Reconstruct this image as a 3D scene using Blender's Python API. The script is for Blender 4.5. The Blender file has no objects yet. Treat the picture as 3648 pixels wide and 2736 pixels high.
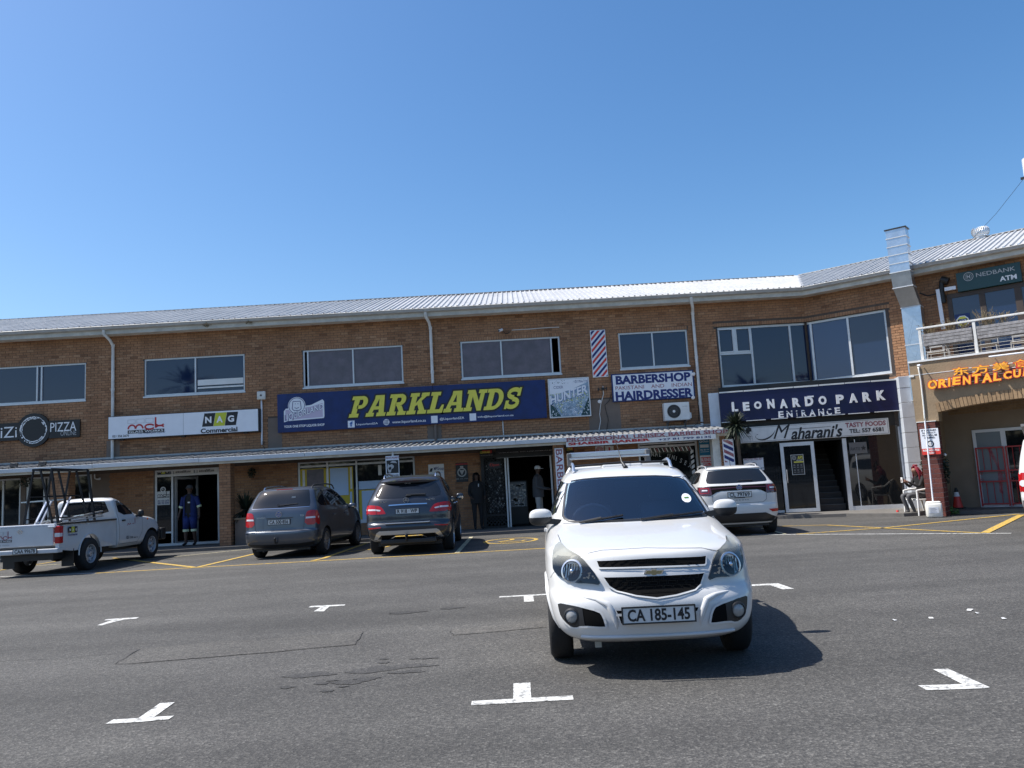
import bpy,bmesh,math,random
import numpy as np
from mathutils import Vector,Matrix,Euler
from mathutils.geometry import delaunay_2d_cdt,tessellate_polygon
random.seed(7)
rad=math.radians
SC=bpy.context.scene
COL=SC.collection
# ------ camera
FPX,PITCH,ROLL,CAMH=2845.0,rad(7.05),rad(3.2),1.466
vF=Vector((0,math.cos(PITCH),math.sin(PITCH)))
vU0=Vector((0,-math.sin(PITCH),math.cos(PITCH)))
vX=Vector((1,0,0))
vR=vX*math.cos(ROLL)-vU0*math.sin(ROLL)
vU=vX*math.sin(ROLL)+vU0*math.cos(ROLL)
cd=bpy.data.cameras.new('camera')
cam=bpy.data.objects.new('camera',cd)
COL.objects.link(cam)
cd.sensor_width=36.0
cd.lens=FPX/3648*36.0
cd.clip_start=0.1
cd.clip_end=3000
cam.matrix_world=Matrix(((vR.x,vU.x,-vF.x,0),(vR.y,vU.y,-vF.y,0),(vR.z,vU.z,-vF.z,CAMH),(0,0,0,1)))
SC.camera=cam
# ------ sky, sun, exposure
SUN=Vector((-0.62,0.05,1.0)).normalized()
sun_el=math.asin(SUN.z)
sun_az=math.atan2(SUN.x,SUN.y)
w=bpy.data.worlds.new('World')
SC.world=w
w.use_nodes=True
nt=w.node_tree
bg=nt.nodes['Background']
sk=nt.nodes.new('ShaderNodeTexSky')
sk.sky_type='NISHITA'
sk.sun_disc=False
sk.sun_elevation=sun_el
sk.sun_rotation=sun_az
sk.altitude=50
sk.air_density=1.0
sk.dust_density=1.3
sk.ozone_density=2.2
hs=nt.nodes.new('ShaderNodeHueSaturation')
hs.inputs['Saturation'].default_value=1.28
nt.links.new(sk.outputs[0],hs.inputs['Color'])
nt.links.new(hs.outputs[0],bg.inputs[0])
bg.inputs[1].default_value=0.118
sd=bpy.data.lights.new('sun','SUN')
sd.energy=5.0
sd.angle=rad(0.5)
sd.color=(1.0,0.955,0.89)
so=bpy.data.objects.new('sun',sd)
COL.objects.link(so)
so.rotation_euler=(-SUN).to_track_quat('-Z','Y').to_euler()
so.location=SUN*60
SC.view_settings.view_transform='Standard'
SC.view_settings.look='None'
SC.view_settings.exposure=0.6
SC.view_settings.gamma=1.0
SC.view_settings.use_curve_mapping=False
SC.render.engine='CYCLES'
# ------ materials
M={}
def mat(name,col,rough=0.6,metal=0.0,var=0.0,vscale=3.0,bump=0.0,bscale=40.0,coat=0.0,spec=0.5,col2=None,emit=None,alpha=None,detail=6,ior=None,stain=None):
 m=bpy.data.materials.new(name)
 m.use_nodes=True
 n=m.node_tree.nodes
 l=m.node_tree.links
 b=n['Principled BSDF']
 b.inputs['Base Color'].default_value=(*col,1)
 b.inputs['Roughness'].default_value=rough
 b.inputs['Metallic'].default_value=metal
 b.inputs['Coat Weight'].default_value=coat
 b.inputs['Coat Roughness'].default_value=0.04
 b.inputs['Specular IOR Level'].default_value=spec
 if ior:b.inputs['IOR'].default_value=ior
 tc=None
 if var>0 or col2 or bump>0:
  tc=n.new('ShaderNodeTexCoord')
 if var>0 or col2:
  nz=n.new('ShaderNodeTexNoise')
  nz.inputs['Scale'].default_value=vscale
  nz.inputs['Detail'].default_value=detail
  nz.inputs['Roughness'].default_value=0.65
  l.new(tc.outputs['Object'],nz.inputs['Vector'])
  rp=n.new('ShaderNodeValToRGB')
  rp.color_ramp.elements[0].position=0.35
  rp.color_ramp.elements[1].position=0.68
  c2=col2 if col2 else tuple(min(1,c*(1+var))for c in col)
  c1=col if col2 else tuple(c*(1-var)for c in col)
  rp.color_ramp.elements[0].color=(*c1,1)
  rp.color_ramp.elements[1].color=(*c2,1)
  l.new(nz.outputs['Fac'],rp.inputs['Fac'])
  l.new(rp.outputs['Color'],b.inputs['Base Color'])
 if bump>0:
  nb=n.new('ShaderNodeTexNoise')
  nb.inputs['Scale'].default_value=bscale
  nb.inputs['Detail'].default_value=4
  l.new(tc.outputs['Object'],nb.inputs['Vector'])
  bp=n.new('ShaderNodeBump')
  bp.inputs['Strength'].default_value=bump
  bp.inputs['Distance'].default_value=0.01
  l.new(nb.outputs['Fac'],bp.inputs['Height'])
  l.new(bp.outputs['Normal'],b.inputs['Normal'])
 if emit:
  b.inputs['Emission Color'].default_value=(*emit[0],1)
  b.inputs['Emission Strength'].default_value=emit[1]
 if alpha is not None:
  b.inputs['Alpha'].default_value=alpha
 M[name]=m
 return m
mat('white_paint',(0.74,0.74,0.72),0.45,var=0.05,vscale=2)
mat('dirty_white',(0.62,0.61,0.56),0.6,var=0.18,vscale=5,bump=0.1)
mat('fascia',(0.55,0.53,0.47),0.65,var=0.16,vscale=3.5,bump=0.12)
mat('canopy_gutter',(0.56,0.58,0.60),0.5,var=0.08,vscale=2.5)
mat('gutter_grey',(0.42,0.41,0.385),0.55,var=0.12,vscale=4)
mat('pipe_white',(0.66,0.65,0.62),0.5,var=0.14,vscale=4)
mat('alu',(0.62,0.63,0.64),0.42,metal=0.35,var=0.07,vscale=6)
mat('alu_bright',(0.72,0.73,0.75),0.28,metal=0.9)
mat('duct',(0.50,0.55,0.61),0.30,metal=0.95,var=0.10,vscale=5,bump=0.25,bscale=9)
mat('roof_sheet',(0.45,0.45,0.445),0.42,metal=0.0,var=0.13,vscale=1.3)
mat('canopy_sheet',(0.26,0.265,0.27),0.5,metal=0.2,var=0.2,vscale=3)
mat('mortar',(0.10,0.075,0.058),0.9,var=0.15,vscale=9,bump=0.2)
mat('mortar_light',(0.42,0.39,0.36),0.9,var=0.1)
mat('plaster_brown',(0.19,0.145,0.115),0.85,var=0.08,vscale=3,bump=0.15,bscale=30)
mat('plaster_tan',(0.27,0.195,0.12),0.88,var=0.10,vscale=2.5,bump=0.6,bscale=22)
mat('plaster_arcade',(0.27,0.215,0.16),0.88,var=0.08,vscale=2.5,bump=0.3,bscale=30)
mat('tile_pale',(0.55,0.585,0.63),0.35,var=0.08,vscale=3)
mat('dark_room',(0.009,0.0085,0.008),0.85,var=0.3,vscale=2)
mat('room_floor',(0.10,0.095,0.09),0.5)
mat('glass_dark',(0.010,0.022,0.062),0.03,spec=0.5,ior=1.62)
mat('glass_sky_tint',(0.020,0.050,0.135),0.04,ior=1.62)  # wing panes: their bluer sky reflection is put into the base colour
mat('glass_curtain',(0.115,0.092,0.112),0.22,var=0.20,vscale=3,spec=0.5,ior=1.5)
mat('glass_shop',(0.010,0.012,0.014),0.03,ior=1.55)
mat('glass_frost',(0.17,0.20,0.23),0.25,ior=1.45)
mat('navy',(0.004,0.020,0.112),0.35,var=0.22,vscale=3,spec=0.4)
mat('navy_dark',(0.003,0.007,0.055),0.35,var=0.1,vscale=3,spec=0.4)
mat('sign_white',(0.74,0.76,0.80),0.4,var=0.03,vscale=4)
mat('sign_cream',(0.68,0.68,0.66),0.45,var=0.08,vscale=5)
mat('sign_black',(0.010,0.010,0.012),0.4)
mat('text_white',(0.80,0.80,0.80),0.5)
mat('text_grey',(0.42,0.42,0.42),0.5)
mat('text_black',(0.012,0.012,0.014),0.5)
mat('text_navy',(0.008,0.02,0.14),0.5)
mat('text_red',(0.42,0.02,0.025),0.5)
mat('text_maroon',(0.24,0.035,0.06),0.6,col2=(0.36,0.18,0.19),vscale=9)
mat('text_yellow',(0.72,0.66,0.085),0.5,var=0.05,vscale=5)
mat('lime',(0.50,0.52,0.03),0.5)
mat('blue_mid',(0.02,0.10,0.35),0.5)
mat('blue_sky_print',(0.22,0.42,0.70),0.5)
mat('pink_grey',(0.50,0.44,0.56),0.5)
mat('pale_blue',(0.44,0.58,0.78),0.5)
mat('teal',(0.01,0.16,0.28),0.5)
mat('bank_green',(0.006,0.045,0.05),0.35)
mat('red_paint',(0.42,0.02,0.02),0.45)
mat('red_bright',(0.62,0.04,0.03),0.45)
mat('orange_letter',(0.85,0.40,0.03),0.4,emit=((1.0,0.42,0.02),0.12))
mat('yellow_wall',(0.56,0.42,0.02),0.5,var=0.1)
mat('black_iron',(0.012,0.012,0.012),0.5)
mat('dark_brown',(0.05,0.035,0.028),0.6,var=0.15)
mat('steel_dark',(0.02,0.02,0.022),0.45,metal=0.4)
mat('tyre',(0.014,0.014,0.015),0.8,bump=0.2,bscale=60)
mat('rim_alloy',(0.42,0.43,0.45),0.32,metal=0.85)
mat('rim_steel',(0.55,0.57,0.60),0.35,metal=0.6)
mat('chrome',(0.80,0.82,0.85),0.10,metal=1.0)
mat('black_plastic',(0.016,0.016,0.017),0.45)
mat('grille_black',(0.004,0.004,0.004),0.8,spec=0.1)
mat('grey_plastic',(0.12,0.12,0.12),0.5)
mat('car_white',(0.58,0.58,0.57),0.28,coat=0.7,var=0.02,vscale=2)
mat('car_white_dull',(0.54,0.55,0.56),0.34,coat=0.5,var=0.05,vscale=3)
mat('car_slate',(0.075,0.088,0.112),0.30,metal=0.55,coat=0.8)
mat('car_dark',(0.034,0.038,0.048),0.28,metal=0.5,coat=0.8)
mat('car_glass',(0.010,0.012,0.015),0.03,ior=1.6)
mat('lamp_red',(0.38,0.006,0.008),0.2,coat=0.3)
mat('lamp_smoked',(0.07,0.015,0.02),0.12,coat=1.0)
mat('lamp_clear',(0.62,0.62,0.64),0.12,coat=1.0)
mat('lamp_orange',(0.6,0.2,0.02),0.2,coat=1.0)
mat('plate_white',(0.62,0.62,0.60),0.4,var=0.05,vscale=20)
mat('silver',(0.55,0.56,0.57),0.35,metal=0.7)
mat('wood_weathered',(0.26,0.25,0.25),0.85,var=0.35,vscale=9,bump=0.3)
mat('plastic_chair',(0.76,0.76,0.74),0.4,var=0.05)
mat('plastic_can',(0.72,0.70,0.62),0.45,col2=(0.78,0.77,0.73),vscale=7)
mat('skin_dark',(0.075,0.040,0.026),0.55)
mat('skin_brown',(0.24,0.12,0.075),0.55)
mat('cloth_blue',(0.010,0.024,0.13),0.8,var=0.15,vscale=12)
mat('cloth_black',(0.012,0.012,0.013),0.85)
mat('cloth_grey',(0.08,0.08,0.085),0.85)
mat('cloth_light',(0.42,0.40,0.37),0.85)
mat('cloth_white',(0.68,0.68,0.66),0.8)
mat('reflective',(0.62,0.70,0.45),0.4)
mat('hair_red',(0.22,0.012,0.03),0.6,var=0.3,vscale=40)
mat('leaf_dark',(0.022,0.035,0.020),0.55,var=0.3,vscale=8)
mat('leaf_green',(0.07,0.16,0.03),0.6,var=0.3,vscale=15)
mat('leaf_dry',(0.22,0.17,0.10),0.8)
mat('bark',(0.08,0.06,0.045),0.9,bump=0.5,bscale=25)
mat('pavement',(0.13,0.122,0.112),0.85,var=0.15,vscale=3,bump=0.2)
mat('kerb_stone',(0.36,0.33,0.28),0.85,var=0.15,vscale=4)
mat('wet_stain',(0.05,0.05,0.052),0.5)
def brick_mat(name,dark,mid,light):
 m=bpy.data.materials.new(name)
 m.use_nodes=True
 n=m.node_tree.nodes;l=m.node_tree.links
 b=n['Principled BSDF']
 b.inputs['Roughness'].default_value=0.85
 at=n.new('ShaderNodeAttribute');at.attribute_name='tone'
 rp=n.new('ShaderNodeValToRGB')
 e=rp.color_ramp.elements
 e[0].position=0.0;e[0].color=(*dark,1)
 e[1].position=1.0;e[1].color=(*light,1)
 x=e.new(0.12);x.color=(*[0.5*(a+c)for a,c in zip(dark,mid)],1)
 x=e.new(0.4);x.color=(*mid,1)
 l.new(at.outputs['Fac'],rp.inputs['Fac'])
 tc=n.new('ShaderNodeTexCoord')
 nz=n.new('ShaderNodeTexNoise');nz.inputs['Scale'].default_value=18;nz.inputs['Detail'].default_value=5
 l.new(tc.outputs['Object'],nz.inputs['Vector'])
 n2=n.new('ShaderNodeTexNoise');n2.inputs['Scale'].default_value=1.0;n2.inputs['Detail'].default_value=4
 mp=n.new('ShaderNodeMapping');mp.inputs['Scale'].default_value=(1.3,1.3,0.22);l.new(tc.outputs['Object'],mp.inputs['Vector']);l.new(mp.outputs[0],n2.inputs['Vector'])
 ad=n.new('ShaderNodeMath');ad.operation='ADD'
 l.new(nz.outputs['Fac'],ad.inputs[0]);l.new(n2.outputs['Fac'],ad.inputs[1])
 mr=n.new('ShaderNodeMapRange');mr.inputs['From Min'].default_value=0.65;mr.inputs['From Max'].default_value=1.35
 mr.inputs['To Min'].default_value=0.66;mr.inputs['To Max'].default_value=1.22
 l.new(ad.outputs[0],mr.inputs['Value'])
 mx=n.new('ShaderNodeVectorMath');mx.operation='SCALE'
 l.new(rp.outputs['Color'],mx.inputs[0]);l.new(mr.outputs[0],mx.inputs['Scale'])
 l.new(mx.outputs[0],b.inputs['Base Color'])
 bp=n.new('ShaderNodeBump');bp.inputs['Strength'].default_value=0.3;bp.inputs['Distance'].default_value=0.004
 l.new(nz.outputs['Fac'],bp.inputs['Height']);l.new(bp.outputs['Normal'],b.inputs['Normal'])
 M[name]=m
brick_mat('brick',(0.14,0.062,0.032),(0.345,0.175,0.088),(0.45,0.26,0.145))
brick_mat('brick_red',(0.07,0.018,0.014),(0.125,0.034,0.026),(0.17,0.055,0.042))
brick_mat('brick_tan',(0.16,0.10,0.05),(0.27,0.175,0.095),(0.34,0.23,0.13))
def asphalt_mat(name,base,patchy=0.0):
 m=bpy.data.materials.new(name)
 m.use_nodes=True
 n=m.node_tree.nodes;l=m.node_tree.links
 b=n['Principled BSDF']
 b.inputs['Roughness'].default_value=0.88
 tc=n.new('ShaderNodeTexCoord')
 def noise(s,d=3,r=0.6):
  z=n.new('ShaderNodeTexNoise');z.inputs['Scale'].default_value=s
  z.inputs['Detail'].default_value=d;z.inputs['Roughness'].default_value=r
  l.new(tc.outputs['Object'],z.inputs['Vector']);return z
 vo=n.new('ShaderNodeTexVoronoi');vo.inputs['Scale'].default_value=75
 l.new(tc.outputs['Object'],vo.inputs['Vector'])
 cv=n.new('ShaderNodeSeparateColor');l.new(vo.outputs['Color'],cv.inputs[0])
 r1=n.new('ShaderNodeValToRGB')
 e=r1.color_ramp.elements
 e[0].position=0.0;e[0].color=(0.55,0.55,0.56,1)
 e[1].position=1.0;e[1].color=(2.1,2.1,2.05,1)
 x=e.new(0.35);x.color=(0.78,0.78,0.78,1)
 x=e.new(0.75);x.color=(1.15,1.14,1.12,1)
 x=e.new(0.95);x.color=(1.55,1.53,1.5,1)
 l.new(cv.outputs[0],r1.inputs['Fac'])
 big=noise(0.22,4);mid=noise(1.6,5,0.7)
 r2=n.new('ShaderNodeMapRange');r2.inputs['From Min'].default_value=0.3;r2.inputs['From Max'].default_value=0.7
 r2.inputs['To Min'].default_value=0.80;r2.inputs['To Max'].default_value=1.16
 l.new(big.outputs['Fac'],r2.inputs['Value'])
 r3=n.new('ShaderNodeMapRange');r3.inputs['From Min'].default_value=0.3;r3.inputs['From Max'].default_value=0.7
 r3.inputs['To Min'].default_value=0.88;r3.inputs['To Max'].default_value=1.10
 l.new(mid.outputs['Fac'],r3.inputs['Value'])
 # wheel-worn lanes running along x
 sx=n.new('ShaderNodeMapping');sx.inputs['Scale'].default_value=(0.10,0.9,1)
 l.new(tc.outputs['Object'],sx.inputs['Vector'])
 st=n.new('ShaderNodeTexNoise');st.inputs['Scale'].default_value=1.0;st.inputs['Detail'].default_value=4
 l.new(sx.outputs[0],st.inputs['Vector'])
 r4=n.new('ShaderNodeMapRange');r4.inputs['From Min'].default_value=0.3;r4.inputs['From Max'].default_value=0.7
 r4.inputs['To Min'].default_value=0.74;r4.inputs['To Max'].default_value=1.24
 l.new(st.outputs['Fac'],r4.inputs['Value'])
 m1=n.new('ShaderNodeMath');m1.operation='MULTIPLY';l.new(r2.outputs[0],m1.inputs[0]);l.new(r3.outputs[0],m1.inputs[1])
 m2=n.new('ShaderNodeMath');m2.operation='MULTIPLY';l.new(m1.outputs[0],m2.inputs[0]);l.new(r4.outputs[0],m2.inputs[1])
 vs=n.new('ShaderNodeVectorMath');vs.operation='SCALE'
 l.new(r1.outputs['Color'],vs.inputs[0]);l.new(m2.outputs[0],vs.inputs['Scale'])
 vm=n.new('ShaderNodeVectorMath');vm.operation='MULTIPLY'
 vm.inputs[1].default_value=base
 l.new(vs.outputs[0],vm.inputs[0])
 l.new(vm.outputs[0],b.inputs['Base Color'])
 bp=n.new('ShaderNodeBump');bp.inputs['Strength'].default_value=0.7;bp.inputs['Distance'].default_value=0.006
 l.new(vo.outputs['Distance'],bp.inputs['Height']);l.new(bp.outputs['Normal'],b.inputs['Normal'])
 M[name]=m
asphalt_mat('asphalt',(0.064,0.062,0.0585))
asphalt_mat('asphalt_oil',(0.044,0.043,0.042))
asphalt_mat('asphalt_patch',(0.070,0.067,0.062))
def marking_mat(name,col):
 m=bpy.data.materials.new(name);m.use_nodes=True
 n=m.node_tree.nodes;l=m.node_tree.links
 b=n['Principled BSDF'];b.inputs['Roughness'].default_value=0.75
 tc=n.new('ShaderNodeTexCoord')
 z=n.new('ShaderNodeTexNoise');z.inputs['Scale'].default_value=14;z.inputs['Detail'].default_value=8;z.inputs['Roughness'].default_value=0.75
 l.new(tc.outputs['Object'],z.inputs['Vector'])
 rp=n.new('ShaderNodeValToRGB');e=rp.color_ramp.elements
 e[0].position=0.385;e[0].color=(0.16,0.16,0.155,1)
 e[1].position=0.50;e[1].color=(*col,1)
 l.new(z.outputs['Fac'],rp.inputs['Fac'])
 vo=n.new('ShaderNodeTexVoronoi');vo.feature='DISTANCE_TO_EDGE';vo.inputs['Scale'].default_value=11
 l.new(tc.outputs['Object'],vo.inputs['Vector'])
 r2=n.new('ShaderNodeMapRange');r2.inputs['From Min'].default_value=0.0;r2.inputs['From Max'].default_value=0.035
 r2.inputs['To Min'].default_value=0.45;r2.inputs['To Max'].default_value=1.0
 l.new(vo.outputs['Distance'],r2.inputs['Value'])
 vs=n.new('ShaderNodeVectorMath');vs.operation='SCALE'
 l.new(rp.outputs['Color'],vs.inputs[0]);l.new(r2.outputs[0],vs.inputs['Scale'])
 l.new(vs.outputs[0],b.inputs['Base Color'])
 M[name]=m
marking_mat('marking_white',(0.52,0.52,0.50))
marking_mat('marking_yellow',(0.50,0.32,0.045))
marking_mat('marking_faded',(0.56,0.50,0.32))
# ------ frames (wall planes) and picture-to-place helpers
def ray(px,py):
 return vF+vR*((px-1824)/FPX)-vU*((py-1368)/FPX)
EYE=Vector((0,0,CAMH))
def crop(ox,oy,s):
 return lambda x,y:(ox+x/s,oy+y/s)
A1=crop(0,1100,3.16);A2=crop(0,1600,3.16);A3=crop(600,1100,3.16);A4=crop(500,1550,4.424)
A5=crop(850,1600,3.687);A6=crop(1250,1600,3.687);A7=crop(950,1300,3.687);A8=crop(1500,1050,3.16)
D1=crop(1600,1500,4.424);D2=crop(1950,1100,3.16);D3=crop(1850,1550,1.896);D4=crop(2450,950,2.765)
D5=crop(2450,1450,3.318);D6=crop(2950,1400,3.016);D7=crop(3100,550,3.686);D8=crop(3100,900,3.016)
E1=crop(500,1600,3.687);E2=crop(3300,1450,3.319);E3=crop(2050,1550,3.687);E4=crop(0,1640,5.53)
def ground(p,z=0.0):
 d=ray(*p);t=(z-CAMH)/d.z
 v=EYE+d*t
 return v
class Frame:
 def __init__(s,ox,oy,deg):
  s.o=Vector((ox,oy,0));s.ang=rad(deg)
  s.u=Vector((math.cos(s.ang),math.sin(s.ang),0));s.n=Vector((math.sin(s.ang),-math.cos(s.ang),0))
  s.mat=Matrix.Translation(s.o)@Matrix.Rotation(s.ang,4,'Z')
 def loc(s,a,z,out=0):
  return s.o+s.u*a+s.n*out+Vector((0,0,z))
 def px(s,p,out=0.0):
  d=ray(*p);o=s.o+s.n*out
  t=(o-EYE).dot(s.n)/d.dot(s.n)
  v=EYE+d*t
  return(v-s.o).dot(s.u),v.z
 def rect(s,p,q,out=0.0):
  a,b=s.px(p,out),s.px(q,out)
  return min(a[0],b[0]),max(a[0],b[0]),min(a[1],b[1]),max(a[1],b[1])
MAIN=Frame(0,25.5,0)
WING=Frame(9.6,25.5,-39)
PORT=Frame(8.55,24.6,-12.5)
BLK=Frame(10.42,21.15,-39)
CAN=Frame(0,23.85,0)
# ------ object helpers
def thing(name,label=None,cat=None,loc=(0,0,0),rz=0.0,group=None,kind=None):
 o=bpy.data.objects.new(name,None)
 o.empty_display_size=0.2
 COL.objects.link(o)
 o.location=loc;o.rotation_euler=(0,0,rz)
 tag(o,label,cat,group,kind)
 o['_mw']=0
 return o
def tag(o,label=None,cat=None,group=None,kind=None):
 if label:o['label']=label
 if cat:o['category']=cat
 if group:o['group']=group
 if kind:o['kind']=kind
 return o
def fthing(fr,a,z,out,name,label,cat,group=None):
 return thing(name,label,cat,fr.loc(a,z,out),fr.ang,group)
def wmat(o):
 m=Matrix.LocRotScale(Vector(o.location),Euler(o.rotation_euler),Vector(o.scale))
 return wmat(o.parent)@m if o.parent else m
class MB:
 """collects shapes; build() links them as ONE mesh object"""
 def __init__(s):
  s.v=[];s.f=[];s.m=[];s.mi=0;s.sm=[];s.smooth=False
 def add(s,vs,fs,T=None):
  b=len(s.v)
  for p in vs:
   p=Vector(p)
   s.v.append(T@p if T else p)
  for f in fs:
   s.f.append([i+b for i in f]);s.m.append(s.mi);s.sm.append(s.smooth)
  return s
 def box(s,x0,x1,y0,y1,z0,z1,T=None):
  vs=[(x0,y0,z0),(x1,y0,z0),(x1,y1,z0),(x0,y1,z0),(x0,y0,z1),(x1,y0,z1),(x1,y1,z1),(x0,y1,z1)]
  return s.add(vs,[(0,3,2,1),(4,5,6,7),(0,1,5,4),(1,2,6,5),(2,3,7,6),(3,0,4,7)],T)
 def bbox(s,x0,x1,y0,y1,z0,z1,c=0.01,T=None):
  """box with chamfered vertical and front edges"""
  bm=bmesh.new()
  bmesh.ops.create_cube(bm,size=1)
  for v in bm.verts:
   v.co=Vector(((x0+x1)/2+v.co.x*(x1-x0),(y0+y1)/2+v.co.y*(y1-y0),(z0+z1)/2+v.co.z*(z1-z0)))
  bmesh.ops.bevel(bm,geom=bm.edges[:],offset=c,segments=2,affect='EDGES',profile=0.5)
  bm.verts.ensure_lookup_table()
  vs=[v.co.copy()for v in bm.verts];fs=[[v.index for v in f.verts]for f in bm.faces]
  bm.free()
  return s.add(vs,fs,T)
 def quad(s,p,q,r,t):return s.add([p,q,r,t],[(0,1,2,3)])
 def tube(s,pts,r,n=8,T=None,cap=True,rr=None):
  pts=[Vector(p)for p in pts]
  vs=[];fs=[]
  prev=None
  for i,p in enumerate(pts):
   if i==0:d=pts[1]-p
   elif i==len(pts)-1:d=p-pts[-2]
   else:d=(pts[i+1]-p).normalized()+(p-pts[i-1]).normalized()
   d.normalize()
   up=Vector((0,0,1))if abs(d.z)<0.9 else Vector((1,0,0))
   if prev is not None:up=prev
   x=d.cross(up).normalized();y=x.cross(d).normalized()
   prev=y
   rad_=rr[i]if rr else r
   for k in range(n):
    a=2*math.pi*k/n
    vs.append(p+x*(rad_*math.cos(a))+y*(rad_*math.sin(a)))
  for i in range(len(pts)-1):
   for k in range(n):
    a=i*n+k;b=i*n+(k+1)%n
    fs.append((a,b,b+n,a+n))
  if cap:
   fs.append(tuple(range(n))[::-1]);fs.append(tuple(range((len(pts)-1)*n,len(pts)*n)))
  return s.add(vs,fs,T)
 def bar(s,p,q,wd,th,up=(0,0,1)):
  p=Vector(p);q=Vector(q);d=(q-p).normalized();up=Vector(up)
  if abs(d.dot(up))>0.95:up=Vector((0,1,0))
  x=d.cross(up).normalized()*(wd/2);y=x.cross(d).normalized()*(th/2)
  vs=[p-x-y,p+x-y,p+x+y,p-x+y,q-x-y,q+x-y,q+x+y,q-x+y]
  return s.add(vs,[(0,3,2,1),(4,5,6,7),(0,1,5,4),(1,2,6,5),(2,3,7,6),(3,0,4,7)])
 def lathe(s,prof,n=24,T=None,closed=False):
  """prof: (r, h) pairs about local Z"""
  vs=[];fs=[]
  for r,h in prof:
   for k in range(n):
    a=2*math.pi*k/n
    vs.append((r*math.cos(a),r*math.sin(a),h))
  for i in range(len(prof)-1):
   for k in range(n):
    a=i*n+k;b=i*n+(k+1)%n
    fs.append((a,b,b+n,a+n))
  if not closed:
   if prof[0][0]>1e-4:fs.append(tuple(range(n))[::-1])
   if prof[-1][0]>1e-4:fs.append(tuple(range((len(prof)-1)*n,len(prof)*n)))
  return s.add(vs,fs,T)
 def prism(s,poly,y0,y1,T=None):
  """poly: (x, z) outline, extruded along y"""
  n=len(poly)
  tris=tessellate_polygon([[Vector((p[0],p[1],0))for p in poly]])
  vs=[(p[0],y0,p[1])for p in poly]+[(p[0],y1,p[1])for p in poly]
  ar=sum(poly[i][0]*poly[(i+1)%n][1]-poly[(i+1)%n][0]*poly[i][1]for i in range(n))
  fs=[]
  for t in tris:
   a,b,c=t
   pa,pb,pc=poly[a],poly[b],poly[c]
   o=(pb[0]-pa[0])*(pc[1]-pa[1])-(pc[0]-pa[0])*(pb[1]-pa[1])
   if o<0:a,b,c=a,c,b
   fs.append((a,b,c));fs.append((a+n,c+n,b+n))
  for i in range(n):
   j=(i+1)%n
   fs.append((i,i+n,j+n,j)if ar>0 else(i,j,j+n,i+n))
  return s.add(vs,fs,T)
 def ring(s,ro,ri,y0,y1,cx=0,cz=0,n=28):
  for k in range(n):
   a=2*math.pi*k/n;b=2*math.pi*(k+1)/n
   s.prism([(cx+ro*math.cos(a),cz+ro*math.sin(a)),(cx+ro*math.cos(b),cz+ro*math.sin(b)),(cx+ri*math.cos(b),cz+ri*math.sin(b)),(cx+ri*math.cos(a),cz+ri*math.sin(a))],y0,y1)
  return s
 def disc(s,r,y0,y1,cx=0,cz=0,n=28,rz=None):
  rz=rz or r
  return s.prism([(cx+r*math.cos(2*math.pi*k/n),cz+rz*math.sin(2*math.pi*k/n))for k in range(n)],y0,y1)
 def build(s,name,mats,parent=None,fr=None,label=None,kind=None,auto=None,tones=None,group=None,cat=None):
  me=bpy.data.meshes.new(name)
  vs=s.v
  if fr is not None:
   T=fr.mat
   if parent is not None:T=wmat(parent).inverted()@T
   vs=[T@p for p in vs]
  me.from_pydata([tuple(p)for p in vs],[],s.f)
  if not isinstance(mats,(list,tuple)):mats=[mats]
  for mm in mats:me.materials.append(M[mm])
  for p,mi,sm in zip(me.polygons,s.m,s.sm):
   p.material_index=mi;p.use_smooth=sm
  if tones is not None:
   at=me.attributes.new('tone','FLOAT','FACE')
   at.data.foreach_set('value',tones)
  me.update()
  if auto:smooth_mesh(me,auto)
  o=bpy.data.objects.new(name,me)
  COL.objects.link(o)
  if parent is not None:o.parent=parent
  tag(o,label,cat,group,kind)
  return o
def smooth_mesh(me,deg=35):
 bm=bmesh.new();bm.from_mesh(me)
 for f in bm.faces:f.smooth=True
 for e in bm.edges:
  if len(e.link_faces)==2:
   e.smooth=e.calc_face_angle(0)<rad(deg)
 bm.to_mesh(me);bm.free()
_tc={}
def text_geo(s,bold=0.0,shear=0.0,ext=0.0,space=1.0):
 key=(s,bold,shear,ext,space)
 if key in _tc:return _tc[key]
 cu=bpy.data.curves.new('t','FONT')
 cu.body=s;cu.offset=bold;cu.shear=shear;cu.extrude=ext;cu.space_character=space
 cu.resolution_u=3
 cu.space_line=0.9
 o=bpy.data.objects.new('t',cu)
 COL.objects.link(o)
 dg=bpy.context.evaluated_depsgraph_get()
 me=bpy.data.meshes.new_from_object(o.evaluated_get(dg))
 vs=[v.co.copy()for v in me.vertices];fs=[tuple(p.vertices)for p in me.polygons]
 bpy.data.objects.remove(o);bpy.data.curves.remove(cu);bpy.data.meshes.remove(me)
 _tc[key]=(vs,fs)
 return _tc[key]
def add_text(mb,s,x0,x1,z0,z1,y,bold=0.0,shear=0.0,ext=0.0,space=1.0,skew=0.0,flip=False):
 """lettering filling the box x0..x1, z0..z1 on the plane y (facing -y)"""
 vs,fs=text_geo(s,bold,shear,0.05 if ext else 0.0,space)
 if not vs:return mb
 lo=Vector((min(v.x for v in vs),min(v.y for v in vs)));hi=Vector((max(v.x for v in vs),max(v.y for v in vs)))
 out=[]
 for v in vs:
  fx=(v.x-lo.x)/max(1e-6,hi.x-lo.x);fz=(v.y-lo.y)/max(1e-6,hi.y-lo.y)
  if flip:fx=1-fx
  yy=y-(ext*(v.z+0.05)/0.1 if ext else 0)
  out.append((x0+fx*(x1-x0),yy,z0+fz*(z1-z0)+skew*fx))
 if flip:fs=[f[::-1]for f in fs]
 mb.add(out,fs)
 return mb
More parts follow.
